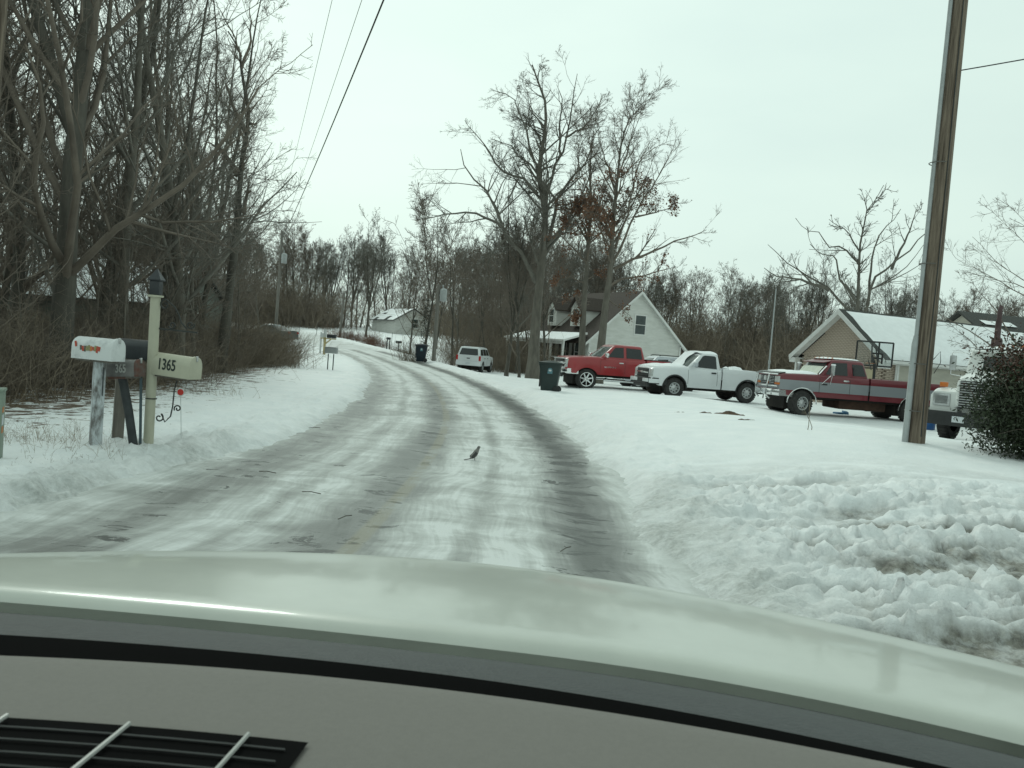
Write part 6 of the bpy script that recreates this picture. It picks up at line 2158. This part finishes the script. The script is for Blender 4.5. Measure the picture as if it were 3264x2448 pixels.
mcx, mcy = -4.76, 11.35
mc = thing('mailbox', 'cream mailbox numbered 1365 on a tall round cream post with lantern cap', 'mailbox', (mcx, mcy, Hz(mcx, mcy)), 0)
f = MB(); f.tube([(0.0, 0, -0.2), (-0.01, 0, 1.0), (-0.02, 0, 2.02)], 0.066, 16); f.build('post', M_MBC, mc)
f = MB(); f.lathe([(0.10, 2.01), (0.10, 2.035)], 16, (-0.02, 0, 0)); f.build('flange', M_MBC, mc)
f = MB(); f.box((-0.02, 0, 2.13), (0.13, 0.13, 0.19), 0.01); f.build('lantern', M_MBB, mc)
f = MB(); f.lathe([(0.115, 2.225), (0.12, 2.24), (0.045, 2.335), (0.012, 2.38)], 4, (-0.02, 0, 0), 'Z', Matrix.Rotation(R(45), 3, 'Z')); f.build('lantern_cap', M_MBB, mc, 20)
cb = mailbox(mc, (0.30, -0.03, 0.985), 0.64, 0.25, 0.29, M_MBC, R(-18), R(2.2))
text('number', '1365', 0.205, M_INK, cb, (-0.035, -0.127, 0.145), (math.pi / 2, 0, 0), 0.72, 0.0032)


def scroll(parent, name, c, r0, turns, start, flip=1, r=0.010, tail=None):
    pts_ = []
    n = int(26 * turns)
    for k in range(n + 1):
        a = start + flip * 2 * math.pi * turns * k / n
        rr = r0 * (0.25 + 0.75 * k / n)
        pts_.append((c[0] + rr * math.cos(a), c[1], c[2] + rr * math.sin(a)))
    if tail:
        e = Vector(pts_[-1])
        tail = [Vector(q) for q in tail]
        pts_ += [tuple(q) for q in tail]
    f = MB(); f.tube(pts_, r, 5)
    return f.build(name, M_IRON, parent)


f = MB(); f.tube([(0.04, 0, 1.60), (0.56, 0, 1.585)], 0.012, 6); f.build('iron_arm', M_IRON, mc)
scroll(mc, 'iron_scroll', (0.11, 0, 2.0 - 0.08), 0.07, 1.1, 2.0, -1, tail=[(0.24, 0, 1.90), (0.30, 0, 1.80), (0.34, 0, 1.70), (0.42, 0, 1.62)])
scroll(mc, 'iron_scroll', (0.46, 0, 1.68), 0.055, 1.3, -1.5, 1)
scroll(mc, 'iron_scroll', (0.22, 0, 1.66), 0.05, 1.2, -1.5, -1)
scroll(mc, 'iron_scroll', (0.12, 0, 0.42), 0.06, 1.1, 0.5, 1, tail=[(0.20, 0, 0.37), (0.27, 0, 0.45), (0.29, 0, 0.58), (0.30, 0, 0.80), (0.33, 0, 0.93)])
scroll(mc, 'iron_scroll', (0.36, 0, 0.56), 0.05, 1.2, 2.5, 1)
f = MB(); f.lathe([(0.073, 0.66), (0.073, 0.675)], 16); f.build('wire_tie', M_IRON, mc)
rx_, ry_ = -4.47, 11.6
rs_ = thing('reflector_stake', 'thin white stake topped with a round red reflector beside the cream mailbox', 'reflector', (rx_, ry_, Hz(rx_, ry_)), 0)
f = MB(); f.tube([(0.06, 0, -0.1), (0.03, 0, 0.35), (0, 0, 0.74)], 0.005, 6); f.build('rod', M_MBW, rs_)
f = MB(); f.lathe([(0.052, -0.008), (0.055, 0), (0.052, 0.008)], 20, (0, 0, 0.76), 'Y'); disc_ = f.build('disc', M_MBW, rs_)
f = MB(); f.lathe([(0.001, -0.014), (0.040, -0.013), (0.044, -0.006)], 20, (0, 0, 0.76), 'Y'); f.build('lens', M_REDR, disc_)

# far mailboxes
svx, svy = -7.88, 37.0
sv = thing('mailbox', 'wide silver mailbox on two thin dark legs by the verge', 'mailbox', (svx, svy, Hz(svx, svy)), R(-8))
for s in (-1, 1):
    f = MB(); f.box((0.12 * s, 0, 0.30), (0.035, 0.035, 0.9), 0); f.build('leg', M_DKPOST, sv, None)
f = MB(); f.box((0, 0, 0.90), (0.54, 0.22, 0.26), 0.02); f.build('box', M_TRANS, sv)
f = MB(); f.box((-0.02, 0, 1.037), (0.52, 0.24, 0.015), 0.004); f.build('lid', M_STEEL, sv)
dbx, dby = -12.5, 56.5
db = thing('mailbox', 'pair of black mailboxes on a yellow wooden post with cross arm', 'mailbox', (dbx, dby, Hz(dbx, dby)), R(-6))
f = MB(); f.box((0, 0, 0.55), (0.13, 0.13, 1.3), 0.005); f.build('post', M_WOODY, db, None)
f = MB(); f.box((0.22, 0, 1.12), (1.05, 0.13, 0.07), 0.004); f.build('cross_arm', M_WOODY, db, None)
f = MB(); f.box((0.22, 0, 0.93), (0.5, 0.08, 0.07), 0.004, (0, R(-42), 0)); f.build('brace', M_WOODY, db, None)
for k in (0.28, 0.60):
    f = MB(); f.box((k, 0, 1.29), (0.27, 0.34, 0.25), 0.05); f.build('box', M_MBB, db)
f = MB(); f.box((-0.10, 0.1, 1.3), (0.08, 0.08, 0.9), 0.004); f.box((0.04, -0.02, 1.42), (0.07, 0.07, 0.55), 0.004); f.build('tall_stub', M_MBW, db, None)
wpx, wpy = -13.1, 58.0
wp = thing('mailbox', 'whitish mailbox post standing behind the pair of black mailboxes', 'mailbox', (wpx, wpy, Hz(wpx, wpy)), 0)
f = MB(); f.box((0, 0, 0.7), (0.10, 0.10, 1.6), 0.005); f.build('post', M_MBW, wp, None)
f = MB(); f.box((0.1, 0, 1.25), (0.3, 0.22, 0.35), 0.03); f.build('box', M_MBW, wp)
for i, (x, y, lab) in enumerate(((-10.9, 74.0, 'small dark mailbox on twin posts across the road end'), (-10.1, 74.6, 'flat dark mailbox on a single post across the road end'))):
    t = thing('mailbox', lab, 'mailbox', (x, y, Hz(x, y)), 0)
    for k in ((-0.12, 0.12) if i == 0 else (0,)):
        f = MB(); f.box((k, 0, 0.4), (0.08, 0.08, 1.0), 0); f.build('post', M_DKPOST, t, None)
    f = MB(); f.box((0, 0, 0.98), (0.35 if i == 0 else 0.55, 0.2, 0.2), 0.04); f.build('box', M_MBB, t)
for i, (x, y) in enumerate(((-29.5, 96), (-26.0, 94), (-23.4, 93), (-21.4, 92.4), (-13.0, 90.5), (-11.4, 88), (-9.0, 86.5))):
    o_ = MB(); o_.tube([(0, 0, -0.3), (0.01, 0, 1.3)], 0.022, 5); o_.box((0.01, 0, 1.31), (0.06, 0.06, 0.03), 0.0)
    tag(o_.build('fence_stake', M_DKPOST, None, 40, (x, y, Hz(x, y))), 'thin dark fence stake in the far snowy field', 'stake', 'fence stakes in the far field')

# ---- utility pedestal
pdx, pdy = -5.66, 9.3
pd = thing('utility_box', 'pale green utility box with orange and white warning labels by the verge', 'utility box', (pdx, pdy, Hz(pdx, pdy) - 0.05), R(22))
M_PED = mat('pedestal_green', (0.20, 0.25, 0.20), 0.6, var=0.12, scale=5)
f = MB(); f.box((0, 0, 0.42), (0.28, 0.24, 0.90), 0.012); pb = f.build('cabinet', M_PED, pd)
f = MB(); f.box((0, 0, 0.875), (0.30, 0.26, 0.035), 0.01); f.build('lid', M_PED, pd)
for z, h, m_ in ((0.66, 0.06, M_STICK[1]), (0.55, 0.11, M_PLATE), (0.44, 0.07, M_STICK[1])):
    f = MB(); f.box((0.142, -0.02, z), (0.004, 0.09, h), 0.0); f.build('warning_label', m_, pb, None)

# ---- wheelie bins
def wheelie_bin(label, x, y, rz, col, h=1.22):
    t = thing('wheelie_bin', label, 'bin', (x, y, Hz(x, y) - 0.02), rz)
    s = h / 1.15
    f = MB()
    secs = []
    for z, w, d, xo in ((0.02, 0.24, 0.24, 0.0), (0.06, 0.25, 0.26, 0), (0.55, 0.285, 0.31, 0), (0.96, 0.31, 0.36, 0), (0.97, 0.335, 0.385, 0), (1.02, 0.335, 0.385, 0)):
        secs.append([(p[0] * s, p[1] * s, z * s) for p in ring(d, -d, w, 0, 0.05, 3)] )
    rows = [[f.bm.verts.new(p) for p in q] for q in secs]
    for a, b in zip(rows, rows[1:]):
        for k in range(len(a)):
            f.bm.faces.new((a[k], a[(k + 1) % len(a)], b[(k + 1) % len(a)], b[k]))
    f.bm.faces.new(rows[0]); f.bm.faces.new(rows[-1])
    bd = f.build('body', col, t, 40)
    f = MB(); f.grid([[((-0.42 + 0.84 * i / 8) * s, (-0.35 + 0.7 * j / 6) * s, (1.03 + 0.07 * math.sin(math.pi * i / 8) * (1 - (j / 3 - 1) ** 4) - 0.012 * (j in (0, 6))) * s) for j in range(7)] for i in range(9)]); f.box((0, 0, 1.025 * s), (0.82 * s, 0.69 * s, 0.02), 0.004); f.build('lid', col, t, 50)
    for k in (-1, 1):
        wheel_ = MB(); wheel_.lathe([(0.03, -0.03), (0.12, -0.03), (0.135, -0.015), (0.135, 0.015), (0.12, 0.03), (0.03, 0.03)], 18, (0.27 * s, k * 0.27 * s, 0.135), 'Y'); wheel_.build('wheel', M_BLACK, t)
    f = MB(); f.tube([(0.40 * s, -0.24 * s, 1.0 * s), (0.47 * s, -0.22 * s, 1.03 * s), (0.47 * s, 0.22 * s, 1.03 * s), (0.40 * s, 0.24 * s, 1.0 * s)], 0.016, 6); f.build('handle', M_BLACK, t)
    f = MB(); f.box((-0.33 * s, 0, 0.55 * s), (0.05, 0.10 * s, 0.72 * s), 0.01); f.box((-0.36 * s, 0, 0.93 * s), (0.05, 0.40 * s, 0.05), 0.01); f.build('lift_bar', M_BLACK, t)
    # city emblem: domed badge with a white mark
    for k in (-1, 1):
        yy = lambda z: k * (0.255 + (0.31 - 0.255) * z / (0.96 * s)) * s
        f = MB()
        arc_ = [(0.02 * s + 0.085 * math.cos(R(a)), 0.76 * s + 0.10 * math.sin(R(a))) for a in range(0, 181, 15)] + [(-0.085 + 0.02 * s, 0.66 * s), (0.085 + 0.02 * s, 0.66 * s)]
        f.poly([(x_, yy(z_) + k * 0.006, z_) for x_, z_ in arc_], (0, k * 0.004, 0)); e_ = f.build('emblem', mat('emblem_blue', (0.10, 0.22, 0.26), 0.5, var=0.2, scale=20), bd, None)
        f = MB(); f.poly([(0.02 * s + 0.05 * math.cos(R(a)), yy(0.77 * s) + k * 0.013, 0.77 * s + 0.035 * math.sin(R(a))) for a in range(0, 360, 30)], (0, k * 0.003, 0)); f.build('emblem_mark', M_MBW, bd, None)
    return t


wheelie_bin('dark green wheelie bin with round blue emblem in front of the red pickup', 1.32, 30.4, R(-8), mat('bin_green', (0.022, 0.036, 0.034), 0.5, var=0.15, scale=4, spec=0.4), 1.2)
wheelie_bin('dark blue wheelie bin at the foot of the ivy-covered tree', -6.35, 58.6, R(4), mat('bin_blue', (0.010, 0.020, 0.030), 0.5, var=0.15, scale=4, spec=0.4), 1.3)

# ---- basketball hoop seen from behind
bk = thing('basketball_hoop', 'black-framed basketball backboard on a pole in front of the brick gable', 'hoop', (14.95, 35.8, Hz(14.95, 35.8)), R(-8))
f = MB()
W_, H_ = 0.72, 0.50
zc_ = 2.42
for a, b in (((-W_, -H_), (W_, -H_)), ((W_, -H_), (W_, H_)), ((W_, H_), (-W_, H_)), ((-W_, H_), (-W_, -H_)), ((0.16, -H_), (0.16, H_)), ((-0.08, 0.02), (0.32, 0.02)), ((0.32, 0.02), (0.32, -0.4)), ((-0.08, -0.18), (0.32, -0.18))):
    f.tube([(a[0], 0, zc_ + a[1]), (b[0], 0, zc_ + b[1])], 0.036, 5)
f.build('backboard_frame', M_BLACK, bk)
f = MB(); f.box((0, 0.03, zc_), (2 * W_ - 0.04, 0.012, 2 * H_ - 0.04)); bbm = bpy.data.materials.new('clear_board'); bbm.use_nodes = True
nb = bbm.node_tree.nodes; lb = bbm.node_tree.links
tb = nb.new('ShaderNodeBsdfTransparent'); tb.inputs[0].default_value = (0.9, 0.92, 0.92, 1)
mxb = nb.new('ShaderNodeMixShader'); mxb.inputs[0].default_value = 0.04
lb.new(tb.outputs[0], mxb.inputs[1]); lb.new(nb['Principled BSDF'].outputs[0], mxb.inputs[2]); lb.new(mxb.outputs[0], nb['Material Output'].inputs[0])
f.build('backboard', bbm, bk, None)
f = MB(); f.tube([(-0.1, -0.65, -0.1), (-0.1, -0.6, 1.7), (-0.1, -0.55, 2.0)], 0.06, 8); f.build('pole', M_BLACK, bk)
f = MB()
for x in (-0.22, 0.02):
    f.tube([(x, -0.58, 1.75), (x, -0.02, zc_ - 0.30)], 0.022, 5); f.tube([(x, -0.56, 2.05), (x * 0.6, -0.02, zc_ + 0.34)], 0.03, 5)
f.box((-0.1, -0.25, 2.2), (0.08, 0.5, 0.08), 0.01, (R(35), 0, 0)); f.build('support_arm', M_BLACK, bk)
f = MB(); f.tube([(0.0 + 0.23 * math.cos(R(a)), 0.30 + 0.23 * math.sin(R(a)), zc_ - 0.40) for a in range(0, 361, 20)], 0.010, 5); f.build('rim', M_AMBER, bk)
f = MB(); f.box((-0.1, -0.75, 0.10), (0.7, 0.9, 0.2), 0.05); f.build('base', M_BLACK, bk)

# ---- blue barrel, debris, litter
bx2, by2 = 13.2, 27.2
bl = thing('plastic_barrel', 'bright blue plastic barrel behind the two-tone pickup tailgate', 'barrel', (bx2, by2, Hz(bx2, by2) - 0.02))
f = MB(); f.lathe([(0.24, 0), (0.27, 0.03), (0.28, 0.3), (0.265, 0.32), (0.28, 0.34), (0.28, 0.62), (0.26, 0.68), (0.22, 0.70)], 18); f.build('body', mat('barrel_blue', (0.012, 0.075, 0.22), 0.5, var=0.15), bl)
f = MB(); f.lathe([(0.23, 0.70), (0.23, 0.72), (0.05, 0.725)], 18); f.build('lid', M_MBB, bl)
tp = MB(); tp.box((0, 0, 0.06), (0.5, 0.3, 0.12), 0.03, (0, 0, 0.4)); tp.box((0.2, 0.1, 0.13), (0.2, 0.2, 0.06), 0.02, (0.2, 0.1, 0))
tag(tp.build('tarpaulin', mat('tarp_blue', (0.04, 0.16, 0.30), 0.6, var=0.3, scale=5), None, 50, (11.9, 30.9, Hz(11.9, 30.9))), 'crumpled light blue tarpaulin on the ground behind the two-tone pickup', 'tarpaulin')
M_DIRT = mat('bare_dirt', (0.10, 0.065, 0.042), 0.95, var=0.4, scale=12, bump=0.6)
for i, (x, y, s_) in enumerate(((5.45, 21.3, 0.35), (4.95, 21.5, 0.22), (4.3, 21.6, 0.16), (5.0, 18.0, 0.2))):
    f = MB()
    f.grid([[(s_ * 1.6 * (a / 5 - 1), s_ * 0.7 * (b / 5 - 1), -0.03 + s_ * 0.35 * max(0, 1 - (a / 5 - 1) ** 2 - (b / 5 - 1) ** 2) * (0.6 + 0.8 * rnd.random())) for b in range(11)] for a in range(11)])
    tag(f.build('dirt_clod', M_DIRT, None, 60, (x, y, Hz(x, y) + 0.03)), 'clod of bare brown dirt poking through the yard snow', 'dirt', 'dirt clods in the yard snow')

# ---- the bird on the road
bdx, bdy = -0.48, 13.0
bd = thing('bird', 'small grey bird standing upright on the slushy road', 'bird', (bdx, bdy, Hz(bdx, bdy) - 0.05), R(20))
g_ = MB()
prof = [(-0.075, 0.028, 0.008), (-0.05, 0.045, 0.022), (-0.02, 0.075, 0.040), (0.008, 0.11, 0.045), (0.03, 0.145, 0.038), (0.042, 0.172, 0.028), (0.05, 0.195, 0.027), (0.062, 0.212, 0.020), (0.072, 0.218, 0.006)]
rows = []
for x, z, r in prof:
    rows.append([g_.bm.verts.new((x - r * 0.6 * math.sin(a), r * 0.9 * math.cos(a), z + r * 0.8 * math.sin(a))) for a in [2 * math.pi * k / 12 for k in range(12)]])
for a, b in zip(rows, rows[1:]):
    for k in range(12):
        g_.bm.faces.new((a[k], a[(k + 1) % 12], b[(k + 1) % 12], b[k]))
g_.bm.faces.new(rows[0]); g_.bm.faces.new(rows[-1])
g_.build('body', mat('bird_grey', (0.13, 0.13, 0.125), 0.8, var=0.4, scale=20, col2=(0.30, 0.29, 0.27)), bd, 60)
f = MB(); f.tube([(0.070, 0, 0.214), (0.092, 0, 0.206)], [0.007, 0.001], 6); f.build('beak', M_BLACK, bd)
f = MB(); f.box((-0.115, 0, 0.018), (0.10, 0.03, 0.008), 0.002, (0, R(-12), 0)); f.build('tail', M_BLACK, bd)
for k in (-1, 1):
    f = MB(); f.box((-0.018, k * 0.038, 0.088), (0.11, 0.008, 0.045), 0.003, (0, R(-50), 0)); f.build('wing', mat('bird_wing', (0.06, 0.06, 0.058), 0.8, var=0.3), bd)
    f = MB(); f.tube([(0.0, k * 0.016, 0.07), (0.005, k * 0.016, 0.0), (0.03, k * 0.018, -0.004)], 0.003, 5); f.build('leg', M_BLACK, bd)
# twigs blown on the road
for i, (x, y) in enumerate(((-2.1, 9.3), (-3.5, 15.5), (-1.5, 8.2), (0.6, 7.6), (-2.9, 10.4))):
    a = rnd.random() * 3
    f = MB(); f.tube([(-0.12 * math.cos(a), -0.12 * math.sin(a), 0.0), (0, 0.01, 0.01), (0.10 * math.cos(a), 0.12 * math.sin(a), 0.0)], 0.005, 4); f.tube([(0, 0.01, 0.01), (0.05 * math.cos(a + 0.8), 0.06 * math.sin(a + 0.8), 0.012)], 0.003, 4)
    tag(f.build('fallen_twig', M_BARK2, None, 60, (x, y, Hz(x, y) - 0.03)), 'short dark twig lying on the slushy road', 'twig', 'twigs lying on the road')

# ------------------------------------------------------------------ the car the view is taken from
own = thing('car', 'car on the road with pale bonnet, black cowl and grey dashboard', 'car', (0, 0, 0), R(-6.3))
M_BONNET = mat('bonnet_paint', (0.44, 0.46, 0.415), 0.34, var=0.07, scale=5, coat=0.45, bump=0.03, bscale=2.0, spec=0.4)
M_COWL = mat('cowl_plastic', (0.036, 0.040, 0.041), 0.6, var=0.18, scale=40, bump=0.25, bscale=160, spec=0.45)
M_FRIT = mat('black_glass_edge', (0.003, 0.003, 0.003), 0.9, var=0.1, spec=0.03)
M_DASH = mat('dash_grey', (0.175, 0.165, 0.15), 0.75, var=0.05, scale=160, bump=0.15, bscale=520, spec=0.3)
M_VENT = mat('vent_black', (0.004, 0.004, 0.004), 0.9, var=0.2, spec=0.05)
M_SLAT = mat('vent_bar', (0.36, 0.36, 0.34), 0.35, var=0.1)
M_SLATD = mat('vent_slat', (0.07, 0.07, 0.068), 0.4, var=0.1)
CX = -0.22

def bonnet_pt(d, t):
    yr = 1.278 - (0.032 if d < 0.15 else 0.15) * ((d - 0.15) / 0.75) ** 2
    yf = 1.90 - (0.27 if d > 0 else 0.29) * (abs(d) / 0.97) ** 1.8
    zr_, zf_ = 1.306 - 0.006 * d * d, 1.250 - 0.008 * d * d
    if t <= 1:
        e = 0.010 * math.sin(math.pi * t) - 0.012 * max(0, (0.06 - t) / 0.06) ** 2
        return (CX + d, yr + (yf - yr) * t, zr_ + (zf_ - zr_) * t + e)
    k = t - 1
    return (CX + d, yf + 0.16 * math.sin(min(k, 1) * 1.5), zf_ - 0.22 * (1 - math.cos(min(k, 1) * 1.5)) - 0.4 * max(0, k - 1))

ds = list(np.linspace(-1.06, 1.06, 45))
ts = [-0.012, 0, 0.015, 0.03, 0.06] + list(np.linspace(0.12, 1.0, 16)) + [1.15, 1.3, 1.5, 1.75, 2.0, 2.6]
rows = []
for t_ in ts:
    r_ = [bonnet_pt(d, t_) for d in ds]
    for s, q in ((-1, r_[0]), (1, r_[-1])):
        ext = [(q[0] + s * 0.03, q[1], q[2] - 0.025), (q[0] + s * 0.045, q[1], q[2] - 0.09), (q[0] + s * 0.045, q[1], 0.55)]
        r_ = (ext[::-1] + r_) if s < 0 else (r_ + ext)
    rows.append(r_)
f = MB(); f.grid(rows); bn = f.build('bonnet', M_BONNET, own, 60)
# cowl
rows = []
for k in np.linspace(0, 1, 7):
    r_ = []
    for d in np.linspace(-1.02, 1.02, 33):
        y0 = 1.268 - (0.032 if d < 0.15 else 0.15) * ((d - 0.15) / 0.75) ** 2
        y1 = 1.034 - (0.058 if d < 0.02 else 0.085) * ((d - 0.02) / 0.6) ** 2
        r_.append((CX + d, y0 + (y1 - y0) * k, 1.274 - 0.006 * d * d + (1.335 - 1.274) * k + 0.008 * math.sin(math.pi * k)))
    rows.append(r_)
f = MB(); f.grid(rows); cw = f.build('cowl', M_COWL, own, 80)
# black ceramic edge of the glass
rows = []
for k in (0, 0.5, 1):
    rows.append([(CX + d, 1.036 - (0.058 if d < 0.02 else 0.085) * ((d - 0.02) / 0.6) ** 2 - 0.10 * k, 1.3355 + 0.001 * k) for d in np.linspace(-1.0, 1.0, 33)])
f = MB(); f.grid(rows); f.build('glass_edge', M_FRIT, own, 80)
# dashboard
def dash_z(d, y):
    return 1.341 - 0.004 * d * d - 0.05 * max(0, 0.82 - y) ** 1.2 - 0.012 * max(0, (y - 0.97) / 0.03) ** 2

rows = []
for k in np.linspace(0, 1, 22):
    r_ = []
    for d in np.linspace(-0.98, 0.98, 39):
        yf = 1.004 - 0.060 * ((d - 0.08) / 0.55) ** 2
        y = yf + (0.30 - yf) * k ** 1.15
        r_.append((CX + d, y, dash_z(d, y + (1.004 - yf))))
    rows.append(r_)
rows.append([(p[0], p[1] - 0.06, p[2] - 0.30) for p in rows[-1]])
f = MB(); f.grid(rows); dsh = f.build('dashboard', M_DASH, own, 60)
# demister vent: black well with pale bars
x0, x1 = -0.90, -0.262
vy = lambda x: 0.806 - 0.055 * ((x - CX - 0.08) / 0.55) ** 2
f = MB(); f.grid([[(x, vy(x) - 0.16 * k, dash_z(x - CX, 0.80 - 0.16 * k) + 0.004) for x in np.linspace(x0, x1, 15)] for k in (0, 0.35, 0.7, 1.0)]); vt = f.build('vent', M_VENT, dsh, 80)
for k in range(5):
    f = MB(); f.tube([(x, vy(x) - 0.022 - 0.024 * k, dash_z(x - CX, 0.78) + 0.006) for x in np.linspace(x0, x1 - 0.015, 12)], 0.0013, 5); f.build('vent_slat', M_SLATD, dsh)
for xb in (-0.786, -0.671, -0.556, -0.438, -0.320):
    f = MB(); f.tube([(xb, vy(xb) - 0.006, dash_z(xb - CX, 0.80) + 0.009), (xb - 0.001, vy(xb) - 0.13, dash_z(xb - CX, 0.68) + 0.009)], 0.0024, 6); f.build('vent_bar', M_SLAT, dsh)

# unseen roof over the seats, added to shade the dashboard
f = MB(); f.grid([[(CX + d, y, 2.10 - 0.05 * (d / 0.7) ** 2 - 0.10 * max(0, (y - 0.1) / 0.25) ** 2) for d in np.linspace(-0.78, 0.78, 13)] for y in np.linspace(0.34, -1.5, 10)])
f.build('roof', mat('headliner', (0.42, 0.42, 0.40), 0.8, var=0.05), own, 80)
